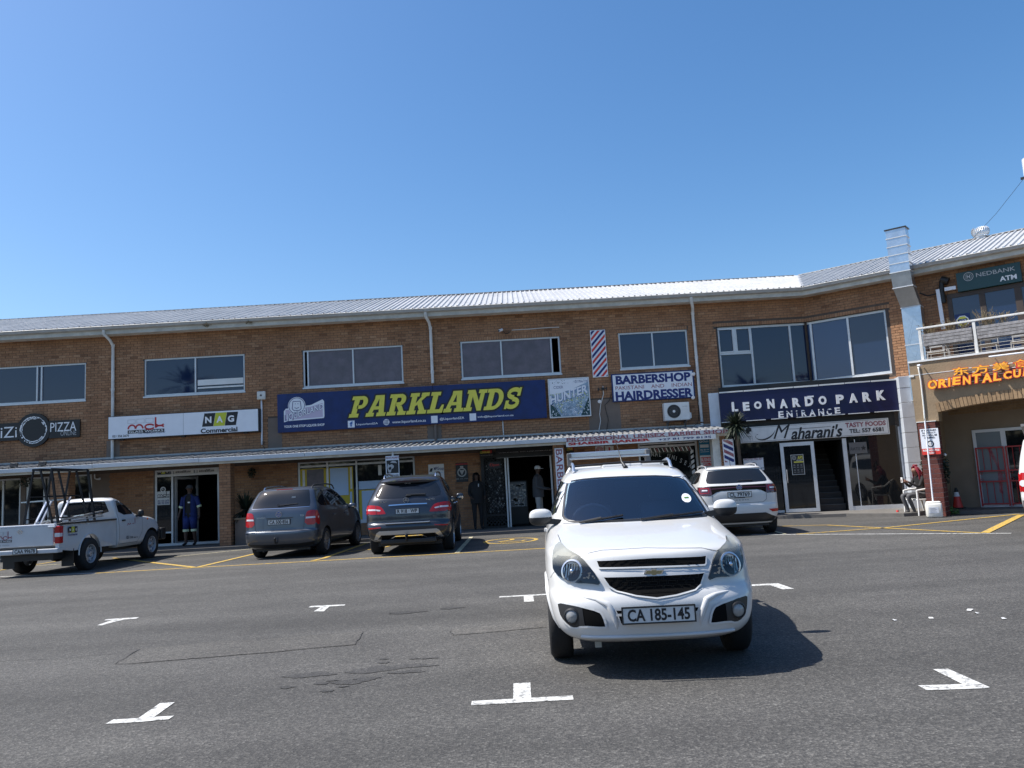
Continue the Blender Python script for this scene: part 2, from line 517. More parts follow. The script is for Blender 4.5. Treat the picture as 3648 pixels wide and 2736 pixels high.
 # ========================== GROUND
FL=0.09
g=MB()
for x0,x1 in((-400,-30),(-30,30),(30,400)):
 for y0,y1 in((-400,-5),(-5,45),(45,800)):
  g.quad((x0,y0,0),(x1,y0,0),(x1,y1,0),(x0,y1,0))
g.build('asphalt_ground','asphalt',kind='structure')
# raised pavement in front of the shops
pv=[(-24,23.5),(7.4,23.5),(9.2,22.85),(10.2,21.55),(11.0,21.65),(12.7,20.6),(16.5,17.6),(20,22),(13,30),(-24,30)]
def slab(poly,z0,z1,name,m,kind='structure'):
 mb=MB();n=len(poly)
 tr=tessellate_polygon([[Vector((p[0],p[1],0))for p in poly]])
 vs=[(p[0],p[1],z1)for p in poly]+[(p[0],p[1],z0)for p in poly]
 fs=[]
 for a,b,c in tr:
  o=(poly[b][0]-poly[a][0])*(poly[c][1]-poly[a][1])-(poly[c][0]-poly[a][0])*(poly[b][1]-poly[a][1])
  fs.append((a,b,c)if o>0 else(a,c,b))
 for i in range(n):
  j=(i+1)%n;fs.append((i,i+n,j+n,j))
 mb.add(vs,fs)
 return mb.build(name,m,kind=kind)
slab(pv,-0.05,FL,'pavement','pavement')
# paint on the asphalt --------
def strip(pts,wd,name,m,z=0.004,lab=None):
 mb=MB();pts=[Vector((p[0],p[1],0))for p in pts]
 L=[];R_=[]
 for i,p in enumerate(pts):
  d=(pts[min(i+1,len(pts)-1)]-pts[max(i-1,0)]).normalized()
  n_=Vector((-d.y,d.x,0))*wd/2
  L.append((p.x+n_.x,p.y+n_.y,z));R_.append((p.x-n_.x,p.y-n_.y,z))
 for i in range(len(pts)-1):mb.quad(R_[i],R_[i+1],L[i+1],L[i])
 return mb.build(name,m,kind='structure')
def flat(poly,name,m,z=0.004):
 mb=MB()
 tr=tessellate_polygon([[Vector((p[0],p[1],0))for p in poly]])
 vs=[(p[0],p[1],z)for p in poly];fs=[]
 for a,b,c in tr:
  o=(poly[b][0]-poly[a][0])*(poly[c][1]-poly[a][1])-(poly[c][0]-poly[a][0])*(poly[b][1]-poly[a][1])
  fs.append((a,b,c)if o>0 else(a,c,b))
 mb.add(vs,fs)
 return mb.build(name,m,kind='structure')
def tmark(x,y,side,left=0.36,right=0.36,stem=0.36,sx=0.0):
 """T or L shaped bay mark: bar along x, stem towards side*y"""
 b=0.052
 if side>0:
  P=[(x-left,y-b),(x+right,y-b),(x+right,y+b),(x+b+0.01,y+b),(x+b+0.01+sx,y+b+stem),(x-b-0.01+sx,y+b+stem),(x-b-0.01,y+b),(x-left,y+b)]
 else:
  P=[(x-left,y-b),(x-b-0.01,y-b),(x-b-0.01+sx,y-b-stem),(x+b+0.01+sx,y-b-stem),(x+b+0.01,y-b),(x+right,y-b),(x+right,y+b),(x-left,y+b)]
  # drop zero-length corners
 Q=[p for i,p in enumerate(P)if(Vector(p)-Vector(P[i-1])).length>1e-4]
 return flat(Q,'parking_marking','marking_white')
G1=crop(0,1950,2.212);G2=crop(950,1950,2.212);Z3=crop(2600,1850,2.0735)
def gpoly(k,pts):return flat([tuple(ground(k(*q))[:2])for q in pts],'parking_marking','marking_white')
gpoly(G1,[(830,1396),(1100,1380),(1330,1358),(1372,1330),(1215,1340),(1378,1224),(1262,1230),(1090,1350),(895,1360)])
tmark(-0.05,5.63,1,0.345,0.345,0.42)
gpoly(Z3,[(1452,1267),(1880,1252),(1922,1245),(1612,1107),(1500,1111),(1718,1221),(1390,1231)])
gpoly(G1,[(765,616),(802,617),(905,588),(985,570),(1075,563),(1096,552),(960,560),(835,569),(822,577),(880,576)])
gpoly(G2,[(370,507),(450,506),(495,468),(612,461),(621,451),(350,464),(328,475),(425,473)])
tmark(0.06,10.66,-1,0.38,0.38,0.5)
flat([(2.25,10.40),(3.12,10.36),(3.14,9.95),(3.28,9.95),(3.26,10.50),(2.25,10.54)],'parking_marking','marking_white')
# bay lines near the shops
strip([(-24,18.3),(-12.0,18.45),(-9.4,17.93)],0.10,'parking_marking','marking_white')
strip([(-9.4,17.93),(-7.2,17.93),(-4.2,17.88),(0.6,17.86),(3.4,17.84)],0.11,'parking_marking','marking_yellow')
strip([(-7.22,17.96),(-9.85,20.9),(-11.4,22.7)],0.13,'parking_marking','marking_yellow',0.008)
strip([(-7.16,17.96),(-6.9,21.9),(-6.85,23.2)],0.13,'parking_marking','marking_yellow',0.008)
strip([(-13.4,21.2),(-9.5,21.6),(-7.6,23.3)],0.08,'parking_marking','marking_faded',0.008)
strip([(-4.62,17.98),(-4.5,18.5),(-4.35,23.1)],0.12,'parking_marking','marking_yellow',0.008)
strip([(-1.42,17.94),(-1.40,23.1)],0.11,'parking_marking','marking_faded',0.008)
strip([(-4.3,20.0),(-3.6,20.6),(-3.3,21.9),(-3.9,22.3)],0.1,'parking_marking','marking_yellow',0.008)
strip([(-13.1,20.0),(-12.9,23.2)],0.1,'parking_marking','marking_yellow',0.008)
# wheelchair-bay roundel
cx,cy=-0.26,20.8
strip([(cx+0.66*math.cos(2*math.pi*k/28),cy+0.85*math.sin(2*math.pi*k/28))for k in range(29)],0.11,'parking_marking','marking_yellow')
strip([(cx-0.30,cy-0.25),(cx+0.05,cy+0.2),(cx+0.02,cy+0.55)],0.12,'parking_marking','marking_yellow',0.008)
strip([(cx-0.25,cy-0.45),(cx+0.28,cy-0.40),(cx+0.38,cy-0.1)],0.10,'parking_marking','marking_yellow',0.008)
# hatched box at the entrance
strip([(5.2,18.35),(6.03,17.8)],0.10,'parking_marking','marking_white')
strip([(6.03,17.8),(8.9,15.64),(9.25,15.36)],0.10,'parking_marking','marking_white')
strip([(7.55,20.05),(8.9,15.68)],0.11,'parking_marking','marking_yellow',0.008)
strip([(6.05,17.82),(8.14,18.22),(12.34,20.1)],0.11,'parking_marking','marking_yellow',0.008)
strip([(8.92,15.66),(12.23,19.8)],0.16,'parking_marking','marking_yellow',0.012)
strip([(5.0,21.2),(6.2,20.7),(7.55,20.05)],0.10,'parking_marking','marking_yellow',0.008)
strip([(6.0,20.2),(5.85,18.0)],0.08,'parking_marking','marking_faded',0.012)
# trench repairs and cracks
def gp(k,x,y,z=0.0):
 v=ground(k(x,y),z);return(v.x,v.y)
G1=crop(0,1950,2.212);G2=crop(950,1950,2.212)
flat([gp(G1,910,918),gp(G1,1060,915),gp(G1,2212,822),gp(G2,700,768),gp(G2,755,665),gp(G2,0,722),gp(G1,1700,745),gp(G1,1120,800)],'asphalt_repair','asphalt_patch',0.003)
flat([gp(G2,1465,695),gp(G2,2200,632),gp(D3,180,1215),gp(G2,2200,575),gp(G2,1460,650)],'asphalt_repair','asphalt_patch',0.003)
def crack(pts,wd,nm='asphalt_crack'):
 q=[]
 for i in range(len(pts)-1):
  a=Vector(pts[i]);b=Vector(pts[i+1]);n_=max(2,int((b-a).length/0.08))
  for k in range(n_):
   p=a.lerp(b,k/n_);q.append((p.x+random.uniform(-.012,.012),p.y+random.uniform(-.012,.012)))
 q.append(pts[-1])
 strip(q,wd*.8,nm,'asphalt_oil',0.006)
crack([gp(G1,910,920),gp(G1,1060,917),gp(G1,1500,880),gp(G1,2212,822),gp(G2,250,805),gp(G2,700,768),gp(G2,755,665)],0.014)
crack([gp(G1,910,920),gp(G1,1100,805)],0.018)
crack([gp(G1,1400,770),gp(G1,1700,745),gp(G2,200,705),gp(G2,500,690)],0.009)
crack([gp(G1,430,485),gp(G1,800,460),gp(G1,1115,437)],0.012)
crack([gp(G1,1750,378),gp(G1,2110,362)],0.012)
crack([gp(G1,0,898),gp(G1,300,885),gp(G1,500,880),gp(G1,700,855),gp(G1,1050,830)],0.010)
crack([gp(G2,1440,650),gp(G2,1465,695),gp(G2,1700,678),gp(G2,2180,632)],0.011)
# dark drips of oil
for si_,(kx,ky,rx,ry)in enumerate(((810,970,.20,.10),(1080,940,.26,.07),(900,945,.12,.05),(650,1065,.14,.07),(790,1037,.10,.05),(1110,982,.14,.05),(340,1005,.2,.09),(435,1075,.06,.04),(925,882,.04,.03),(925,910,.05,.03),(480,1135,.05,.03),(160,1105,.06,.04),(1090,515,.22,.09),(1450,480,.14,.07),(600,1100,.04,.02),(520,1052,.05,.02),(1160,880,.05,.02),(1280,875,.08,.025))):
 c_=gp(G2,kx,ky)
 n_=18;ph=random.uniform(0,6)
 flat([(c_[0]+rx*(1+.22*math.sin(3*t+ph)+.12*math.sin(7*t+ph))*math.cos(t),c_[1]+ry*(1+.22*math.sin(4*t+ph)+.1*math.sin(9*t))*math.sin(t))for t in[2*math.pi*k/n_ for k in range(n_)]],'oil_stain','asphalt_oil' if 'asphalt_oil' in M else 'wet_stain',0.0032+.0001*si_)
 # ========================== MAIN BUILDING
bld=thing('shopping_centre','long two-storey tan brick shopping centre with pale ribbed metal roof behind the parked cars','building',(0,25.5,0))
ZT=7.02
ZC=2.62
AL=-22.5
def hole(fr,k,x0,y0,x1,y1,out=0.0,kk=None):
 a=fr.px(k(x0,y0),out);b=fr.px((kk or k)(x1,y1),out)
 return(min(a[0],b[0]),max(a[0],b[0]),min(a[1],b[1]),max(a[1],b[1]))
h2=hole(MAIN,A1,1622,565,862,935,kk=A3)
W_=h2[1]-h2[0]
h3=hole(MAIN,A3,1510,472,1800,238,kk=A7)
h4=hole(MAIN,A8,440,530,1582,880)
h5=hole(MAIN,D2,795,275,1603,640)
zt=(h2[3]+h3[3]+h4[3])/3;zb=(h2[2]+h3[2]+h4[2])/3
h1r=MAIN.px(A1(968,612))[0]
h1=(h1r-W_,h1r,zb,zt)
h0=(h1r-W_-5.2,h1r-5.2,zb,zt)
h2,h3,h4=[(h[0],h[1],zb,zt)for h in(h2,h3,h4)]
p6a=MAIN.px(D4(272,600));p6b=WING.px(D4(2040,1060));p6c=WING.px(D4(1975,400));p6d=MAIN.px(D4(330,1212))
z6t=(p6a[1]+p6c[1])/2;z6b=(p6d[1]+p6b[1])/2
h6m=(p6a[0],9.6,z6b,z6t);h6w=(0.0,p6c[0],z6b,z6t)
print('holes',[[round(v,2)for v in h]for h in(h1,h2,h3,h4,h5,h6m,h6w)])
def wallslab(mb,fr_map,a0,a1,z0,z1,holes,out,th=0.23):
 """plastered wall with openings, both faces and reveals. fr_map(a, out, z) -> point"""
 xs=sorted({a0,a1,*[min(max(v,a0),a1)for h in holes for v in h[:2]]})
 zs=sorted({z0,z1,*[min(max(v,z0),z1)for h in holes for v in h[2:]]})
 for i in range(len(xs)-1):
  for j in range(len(zs)-1):
   cx_=(xs[i]+xs[i+1])/2;cz_=(zs[j]+zs[j+1])/2
   if any(h[0]<cx_<h[1]and h[2]<cz_<h[3]for h in holes):continue
   q=[(xs[i],zs[j]),(xs[i+1],zs[j]),(xs[i+1],zs[j+1]),(xs[i],zs[j+1])]
   mb.quad(*[fr_map(a,out,z)for a,z in q])
   mb.quad(*[fr_map(a,out-th,z)for a,z in q[::-1]])
 for h in holes:
  x0,x1=max(h[0],a0),min(h[1],a1);y0,y1=max(h[2],z0),min(h[3],z1)
  q=[(x0,y0),(x1,y0),(x1,y1),(x0,y1)]
  for k in range(4):
   p,r=q[k],q[(k+1)%4]
   mb.quad(fr_map(p[0],out,p[1]),fr_map(r[0],out,r[1]),fr_map(r[0],out-th,r[1]),fr_map(p[0],out-th,p[1]))
def FM(a,o,z):return(a,-o,z)
WL=14.0
# joined brick records: (frame, a0, a1, z0, z1, out, orient)
BR=[]
BL,BH,GAP=0.232,0.0815,0.011
def bricks(fr,a0,a1,z0,z1,holes,out=0.0,sold=(),phase=0.0,mind=0.03):
 """running-bond courses clipped against the openings; sold: soldier courses (a0, a1, z0, z1)"""
 hs=list(holes)+list(sold)
 r=0;z=z1-BH
 while z>z0-BH*0.5:
  zz0=max(z,z0)
  segs=[(a0,a1)]
  for h in hs:
   if h[2]<z+BH-0.012 and h[3]>zz0+0.012:
    ns=[]
    for s0,s1 in segs:
     if h[1]<=s0 or h[0]>=s1:ns.append((s0,s1));continue
     if h[0]>s0:ns.append((s0,h[0]))
     if h[1]<s1:ns.append((h[1],s1))
    segs=ns
  off=(r%2)*BL/2+phase
  for s0,s1 in segs:
   k0=math.floor((s0-off)/BL)
   x=off+k0*BL
   while x<s1:
    b0,b1=max(x,s0),min(x+BL-GAP,s1)
    if b1-b0>mind:BR.append((fr,b0,b1,zz0+GAP/2,z+BH-GAP/2,out,0))
    x+=BL
  z-=BH;r+=1
 for s in sold:
  x=s[0]
  while x<s[1]-0.03:
   BR.append((fr,x,min(x+0.070,s[1]),s[2]+0.004,s[3]-0.008,out,1));x+=0.0815
SOLD=0.118
def sold_of(h):return(h[0]-0.04,h[1]+0.04,h[3],h[3]+SOLD)
plas=[(-13.25,-12.72),(-8.05+0.0,-7.62),(-3.0,-2.45),(2.35,3.6)]
def pan(k,x0,x1,y,kk=None):
 return MAIN.px(k(x0,y))[0],MAIN.px((kk or k)(x1,y))[0]
P1=pan(A1,1200,1350,1500);P2=pan(A3,1125,1280,1500);P3=pan(A7,2115,2230,900);P3=(P3[0],MAIN.px(A8(230,1560))[0]);P4=pan(D2,465,825,1200)
zp1=MAIN.px(A1(1350,1480))[1];zp4=MAIN.px(D2(600,1020))[1]
PANELS=[(P1[0],P1[1],ZC-.02,zp1),(P2[0],P2[1],ZC-.02,MAIN.px(A3(1200,1230))[1]),(P3[0],P3[1],ZC-.02,MAIN.px(A7(2150,790))[1]),(P4[0],P4[1],ZC-.02,zp4)]
holes_m=[h0,h1,h2,h3,h4,h5,h6m]
mb=MB()
wallslab(mb,FM,AL,9.6,ZC-0.14,ZT+0.1,holes_m,0.0)
mb.build('wall','mortar',bld)
bricks(MAIN,AL,9.6,ZC,ZT,holes_m+PANELS,0.0,[sold_of(h)for h in holes_m])
for p in PANELS:
 mb=MB();mb.box(p[0],p[1],-0.006,0.02,p[2],p[3]);mb.build('plaster_panel','plaster_brown',bld)
 # wing upper wall
mb=MB();wallslab(mb,FM,0.0,WL,2.4,ZT+0.1,[h6w],0.0);wallslab(mb,FM,2.72,WL,0.0,2.4,[],0.0)
mb.build('wing_wall','mortar',bld,WING)
bricks(WING,0.01,9.0,3.2,ZT,[h6w],0.0,[sold_of(h6w)],phase=0.1)
# ------------------ windows
def window(parent,fr,h,out,mull,panes,fw=0.05,frm='alu',name='window',sill=True,extra=None,label=None,ends=(True,True)):
 """mull: list of a positions; panes: material per bay"""
 a0,a1,z0,z1=h
 mb=MB();o0=-out
 d=0.05
 mb.box(a0,a1,o0-d/2,o0+d,z1-fw,z1);mb.box(a0,a1,o0-d/2,o0+d,z0,z0+fw*1.3)
 if ends[0]:mb.box(a0,a0+fw,o0-d/2,o0+d,z0+fw*1.3,z1-fw)
 if ends[1]:mb.box(a1-fw,a1,o0-d/2,o0+d,z0+fw*1.3,z1-fw)
 for m_ in mull:mb.box(m_-fw*.45,m_+fw*.45,o0-d*.7,o0+d*.6,z0+fw*1.3,z1-fw)
 if sill:mb.box(a0-0.02,a1+0.02,o0-0.09,o0+0.03,z0-0.035,z0+0.012)
 if extra:extra(mb,o0)
 w_=mb.build(name,frm,parent,fr,label=label)
 xs=[a0+(fw if ends[0]else 0)]+list(mull)+[a1-(fw if ends[1]else 0)]
 for i in range(len(xs)-1):
  if panes[i]is None:continue
  mb=MB();mb.box(xs[i]+.004,xs[i+1]-.004,o0+0.005+0.012*(i%2),o0+0.013+0.012*(i%2),z0+fw,z1-fw)
  mb.build('pane',panes[i],w_,fr)
 return w_
OUT=-0.06
window(bld,MAIN,h0,OUT,[(h0[0]+h0[1])/2],['glass_dark']*2)
m1=MAIN.px(A1(412,800))[0];m1b=MAIN.px(A1(462,800))[0]
window(bld,MAIN,h1,OUT,[m1,m1b],['glass_dark']*3)
m2=MAIN.px(A3(300,750))[0]
window(bld,MAIN,h2,OUT,[m2],['glass_dark','glass_dark'],label='window with palm reflection and pale blind behind its right pane')
m3=MAIN.px(A7(1137,100))[0];m3b=MAIN.px(A3(1570,700))[0]
window(bld,MAIN,h3,OUT,[m3b,m3],[None,'glass_curtain','glass_curtain'],label='sliding window with mauve curtains and a dark open gap at its left')
m4=MAIN.px(A8(905,700))[0];m4b=MAIN.px(A8(1472,700))[0]
window(bld,MAIN,h4,OUT,[m4,m4b],['glass_curtain','glass_curtain',None],label='sliding window with streaked grey panes and a dark open gap at its right')
m5=MAIN.px(D2(1190,450))[0]
window(bld,MAIN,h5,OUT,[m5],['glass_dark','glass_dark'])
# corner window, main part
ma=MAIN.px(D4(648,900))[0];mbb=MAIN.px(D4(1035,850))[0];mid=MAIN.px(D4(470,730))[0];ztr=MAIN.px(D4(470,850))[1]
def ex6(mb,o0):
 mb.box(h6m[0]+.05,ma-.02,o0-.04,o0+.03,ztr-.035,ztr+.035)
 mb.box(mid-.035,mid+.035,o0-.045,o0+.03,ztr+.035,z6t-.05)
 for x0,x1 in((h6m[0]+.05,mid-.035),(mid+.035,ma-.02)):
  for q0,q1,r0,r1 in((x0,x1,z6t-.10,z6t-.05),(x0,x1,ztr+.035,ztr+.075),(x0,x0+.035,ztr+.075,z6t-.10),(x1-.035,x1,ztr+.075,z6t-.10)):
   mb.box(q0,q1,o0-.055,o0+.01,r0,r1)
window(bld,MAIN,(h6m[0]+.06,9.645,z6b+.05,z6t-.01),-0.12,[ma,mbb],['glass_dark']*3,fw=0.07,name='corner_window',extra=ex6,ends=(True,False))
mw1=WING.px(D4(1240,850),-.12)[0];mw2=WING.px(D4(1605,800),-.12)[0]
window(bld,WING,(-0.045,h6w[1]-.10,z6b+.05,z6t-.01),-0.12,[mw1,mw2],['glass_sky_tint','glass_sky_tint','glass_dark'],fw=0.07,name='corner_window',ends=(False,True))
# pale blind and things seen behind the glass edge of window 2: a box of white slats on its outside lower part
zb0=MAIN.px(A3(600,905))[1];zb1=MAIN.px(A3(600,785))[1]
mb=MB()
x0b,x1b=m2+0.07,h2[1]-0.06
mb.box(x0b,x1b,0.035,0.05,zb0+0.16,zb1)
for i in range(5):mb.box(x0b+(x1b-x0b)*.65,x1b,0.030,0.034,zb0+0.18+i*.035,zb0+0.20+i*.035)
mb.box(x0b,x1b,0.035,0.05,zb0+0.06,zb0+0.11)
mb.build('blind','white_paint',bld)
# dark brown reveal lining for the big corner window
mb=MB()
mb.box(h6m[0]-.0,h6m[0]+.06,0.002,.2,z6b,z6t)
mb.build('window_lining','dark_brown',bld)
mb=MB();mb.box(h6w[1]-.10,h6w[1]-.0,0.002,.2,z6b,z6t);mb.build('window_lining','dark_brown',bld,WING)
mb=MB();mb.box(h6m[0]+.06,9.64,0.0,.2,z6b-.0,z6b+.05);mb.build('window_ledge','plaster_brown',bld)
mb=MB();mb.box(-.04,h6w[1]-.1,0.0,.2,z6b-.0,z6b+.05);mb.build('window_ledge','plaster_brown',bld,WING)
# ------------------ rooms behind the openings
mb=MB()
def room(mb,x0,x1,y0,y1,z0,z1):
 mb.quad((x0,y1,z0),(x1,y1,z0),(x1,y1,z1),(x0,y1,z1))
 mb.quad((x0,y0,z0),(x0,y1,z0),(x0,y1,z1),(x0,y0,z1))
 mb.quad((x1,y1,z0),(x1,y0,z0),(x1,y0,z1),(x1,y1,z1))
 mb.quad((x0,y0,z1),(x0,y1,z1),(x1,y1,z1),(x1,y0,z1))
 mb.quad((x0,y0,z0),(x1,y0,z0),(x1,y1,z0),(x0,y1,z0))
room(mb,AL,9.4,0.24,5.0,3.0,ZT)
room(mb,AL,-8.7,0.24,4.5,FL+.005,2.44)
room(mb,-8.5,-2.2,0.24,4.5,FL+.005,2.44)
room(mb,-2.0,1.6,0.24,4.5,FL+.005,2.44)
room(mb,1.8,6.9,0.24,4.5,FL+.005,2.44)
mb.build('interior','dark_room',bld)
# ------------------ roof
GZ=7.14;GO=0.42
RZ=math.tan(rad(17.3));RUN=5.4
def rib_profile(n_,pitch=0.178):
 P=[]
 for i in range(n_):
  b=i*pitch
  hgt=0.046 if i%2==0 else 0.036
  P+=[(b,0),(b+.045,0),(b+.060,hgt),(b+.098,hgt),(b+.113,0)]
 P.append((n_*pitch,0))
 return P
 # valley line direction in plan from the gutter corner
gc=Vector((9.6-GO*math.tan(rad(19.5)),-GO,0))
vd=(Vector((0,1,0))+Vector((math.sin(rad(39)),math.cos(rad(39)),0))).normalized()
mb=MB()
n_=int((gc.x+2.0-AL)/0.178)+1
prof=[(AL-.2+p[0],p[1])for p in rib_profile(n_)]
SEG=[0,1.8,3.6,RUN]
def main_row(x,h_):
 s=0.0
 if x>gc.x:s=(x-gc.x)*vd.y/vd.x
 return s
cols=[]
for x,h_ in prof:
 s=main_row(x,h_)
 if s>RUN:break
 cols.append([(x,-GO-.03+max(s,0)+(RUN-max(s,0))*t,GZ+.01+(max(s,0)+(RUN-max(s,0))*t)*RZ+h_)for t in(0,.33,.66,1)])
for i in range(len(cols)-1):
 for j in range(3):mb.quad(cols[i][j],cols[i+1][j],cols[i+1][j+1],cols[i][j+1])
roof=mb.build('roof','roof_sheet',bld)
# wing roof: same profile in wing frame; u<0 cut by the valley
mb=MB()
u0=-2.0;n_=int((WL+2.0)/0.178)
prof=[(u0+p[0],p[1])for p in rib_profile(n_)]
ugc=GO*math.tan(rad(19.5))
cols=[]
for x,h_ in prof:
 s=0.0
 if x<ugc:s=(ugc-x)/math.tan(rad(19.5))
 if s>RUN:continue
 cols.append([(x,-GO-.03+s+(RUN-s)*t,GZ+.014+(s+(RUN-s)*t)*RZ+h_)for t in(0,.33,.66,1)])
for i in range(len(cols)-1):
 for j in range(3):mb.quad(cols[i][j],cols[i+1][j],cols[i+1][j+1],cols[i][j+1])
mb.build('roof','roof_sheet',bld,WING)
# back slopes, back wall, gable ends so that the building is whole
mb=MB()
zr=GZ+RUN*RZ
mb.quad((AL-.2,RUN-GO,zr),(13,RUN-GO,zr),(13,2*RUN,GZ),(AL-.2,2*RUN,GZ))
mb.quad((AL,2*RUN-.4,0),(AL,2*RUN-.4,GZ),(12,2*RUN-.4,GZ),(12,2*RUN-.4,0))
mb.add([(AL,0,0),(AL,2*RUN-.4,0),(AL,2*RUN-.4,GZ),(AL,RUN-GO,zr-.05),(AL,0,GZ)],[(0,4,3,2,1)])
mb.build('rear_wall','plaster_brown',bld)
# ridge capping
mb=MB();mb.box(AL-.2,11.2,RUN-GO-.10,RUN-GO+.06,zr+.035,zr+.055)
mb.build('ridge_cap','roof_sheet',bld)
mb=MB();mb.box(-1.7,WL,RUN-GO-.10,RUN-GO+.06,zr+.035,zr+.055)
mb.build('ridge_cap','roof_sheet',bld,WING)
mb=MB();p0=gc+Vector((0,0,GZ+.03));p1=gc+vd*(RUN/vd.y)+Vector((0,0,zr+.04))
mb.bar(p0,p1,0.13,0.03);mb.build('valley_flashing','roof_sheet',bld)
# rib end stops (the dark notches above the gutter)
def endstops(fr,x0,x1,parent):
 mb=MB();x=x0
 while x<x1:
  mb.prism([(x+.043,GZ-.012),(x+.115,GZ-.012),(x+.100,GZ+.050),(x+.058,GZ+.050)],-GO-.045,-GO-.033)
  x+=.356
 return mb.build('rib_stop','black_iron',parent,fr,kind='stuff')
endstops(MAIN,AL-.2,gc.x-.1,bld);endstops(WING,-2.0+.356*6,WL,bld)
# gutter + fascia + soffit
def ogee(mb,a0,a1,m0,m1):
 """gutter cross section swept along x; ends mitred by m0, m1 (dx per metre outwards)"""
 sec=[(-GO-.13,GZ+.005),(-GO-.145,GZ-.01),(-GO-.135,GZ-.035),(-GO-.12,GZ-.055),(-GO-.115,GZ-.09),(-GO-.06,GZ-.115),(-GO-.012,GZ-.115),(-GO-.012,GZ-.06),(-GO-.10,GZ-.05),(-GO-.12,GZ+.002)]
 n_=len(sec)
 vs=[(a0+m0*(-y-GO),y,z)for y,z in sec]+[(a1+m1*(-y-GO),y,z)for y,z in sec]
 mb.add(vs,[(i,(i+1)%n_,n_+(i+1)%n_,n_+i)for i in range(n_)])
t19=math.tan(rad(19.5))
mb=MB();ogee(mb,AL-.2,gc.x,0,-t19);gm=mb.build('gutter','gutter_grey',bld,auto=40)
mb=MB();ogee(mb,ugc,WL,t19,0);mb.build('gutter','gutter_grey',bld,WING,auto=40)
def fas(mb,a0,a1,m0,m1):
 for(y0,y1,z0,z1)in((-GO-.010,-GO+.02,GZ-.245,GZ-.0),(-GO+.02,.0,GZ-.235,GZ-.215)):
  q=[(y0,z0),(y0,z1),(y1,z1),(y1,z0)]
  vs=[(a0+m0*(-y-GO),y,z)for y,z in q]+[(a1+m1*(-y-GO),y,z)for y,z in q]
  mb.add(vs,[(0,1,5,4),(1,2,6,5),(2,3,7,6),(3,0,4,7)])
mb=MB();fas(mb,AL-.2,gc.x,0,-t19);mb.build('fascia_board','fascia',bld)
mb=MB();fas(mb,ugc,WL,t19,0);mb.build('fascia_board','fascia',bld,WING)
# downpipes
def downpipe(fr,a,zb_,zs=None,kick=0.0):
 mb=MB();r=.048
 mb.tube([(a-.10+kick,-GO-.06,GZ-.11),(a-.10+kick,-GO-.06,GZ-.24),(a-.02+kick,-GO*.55,GZ-.40),(a+kick,-.075,GZ-.56),(a,-.075,GZ-.9),(a,-.075,zb_)],r,10)
 for z in(GZ-.6,5.1,3.6):
  if z>zb_:mb.tube([(a,-.075,z),(a,-.075,z+.09)],r+.009,10)
 return mb.build('downpipe','pipe_white',bld,fr,auto=50)
downpipe(MAIN,MAIN.px(A1(1272,600),.07)[0],2.86)
xp=MAIN.px(A8(115,600),.07)[0]
downpipe(MAIN,xp,4.78)
mb=MB();mb.tube([(xp+.02,-.06,3.9),(xp+.02,-.06,2.9)],.045,10);mb.build('downpipe','plaster_brown',bld,label='brown painted lower downpipe')
xp3=MAIN.px(D2(1690,700),.07)[0]
downpipe(MAIN,xp3,MAIN.px(D2(1760,1290),.07)[1]+.05)
p_=MAIN.px(D2(1755,1310),.07);q_=MAIN.px(D2(1615,1355),.3)
mb=MB();mb.tube([(xp3,-.075,p_[1]+.06),(xp3,-.09,p_[1]-.02),(q_[0],-.28,q_[1])],.045,10);mb.build('downpipe','pipe_white',bld)
# ------------------ canopy over the pavement
CY=25.5-23.85
cz=[MAIN.px(p)[1]for p in((500,1632.5),(1600,1568))]
czt=CAN.px(A4(950,365))[1];czm=CAN.px(A4(950,432))[1];czb=CAN.px(A4(950,475))[1]+.012
cR=CAN.px(D2(2030,1400))[0]
print('canopy z',czt,czm,czb,'wall',cz,'right',cR)
wz=max(cz[0],czt+.10)
canopy=MB().box(AL,cR,-CY+.03,-CY+.10,czb+.0,czt-.03).build('canopy','dirty_white',bld)
mb=MB()
n_=int((cR-AL)/.178)
pr=[(AL+p[0],p[1])for p in rib_profile(n_)]
for i in range(len(pr)-1):
 (xa,ha),(xb,hb)=pr[i],pr[i+1]
 mb.quad((xa,-CY-.02,czt-.005+ha),(xb,-CY-.02,czt-.005+hb),(xb,-.01,wz+hb),(xa,-.01,wz+ha))
mb.build('canopy_sheet','canopy_sheet',canopy,None)
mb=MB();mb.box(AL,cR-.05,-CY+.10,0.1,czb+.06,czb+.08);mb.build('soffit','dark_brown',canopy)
# gutter lengths along the front, each its own piece
edges=[AL]+[CAN.px(A2(x,200))[0]for x in(1060,)]+[CAN.px(A4(945,400))[0]]+[CAN.px(A7(x,1150))[0]for x in(510,1895)]+[CAN.px(D1(1052,330))[0],cR]
edges=sorted(edges)
for i in range(len(edges)-1):
 e0,e1=edges[i]+.004,edges[i+1]-.004
 if e1-e0<.1:continue
 mb=MB();dz=random.uniform(-.006,.006)
 mb.bbox(e0,e1,-CY-.11,-CY+.02,czm+dz,czt+dz,.008)
 mb.build('canopy_gutter','canopy_gutter',canopy)
e2=[AL,-14.2,-9.6,-4.8,CAN.px(D1(222,450))[0],2.2,cR-.04]
for i in range(len(e2)-1):
 mb=MB();mb.box(e2[i]+.003,e2[i+1]-.003,-CY-.0,-CY+.027,czb+random.uniform(-.006,.004),czm+.0)
 mb.build('canopy_board','fascia',canopy)
mb=MB();mb.box(AL,cR+.2,-.045,.0,wz+.03,wz+.085);mb.build('flashing','gutter_grey',bld)
# ------------------ ground floor front (under the canopy)
GFO=-0.12
def ga(k,x,y):return MAIN.px(k(x,y),GFO)[0]
def gz(k,x,y):return MAIN.px(k(x,y),GFO)[1]
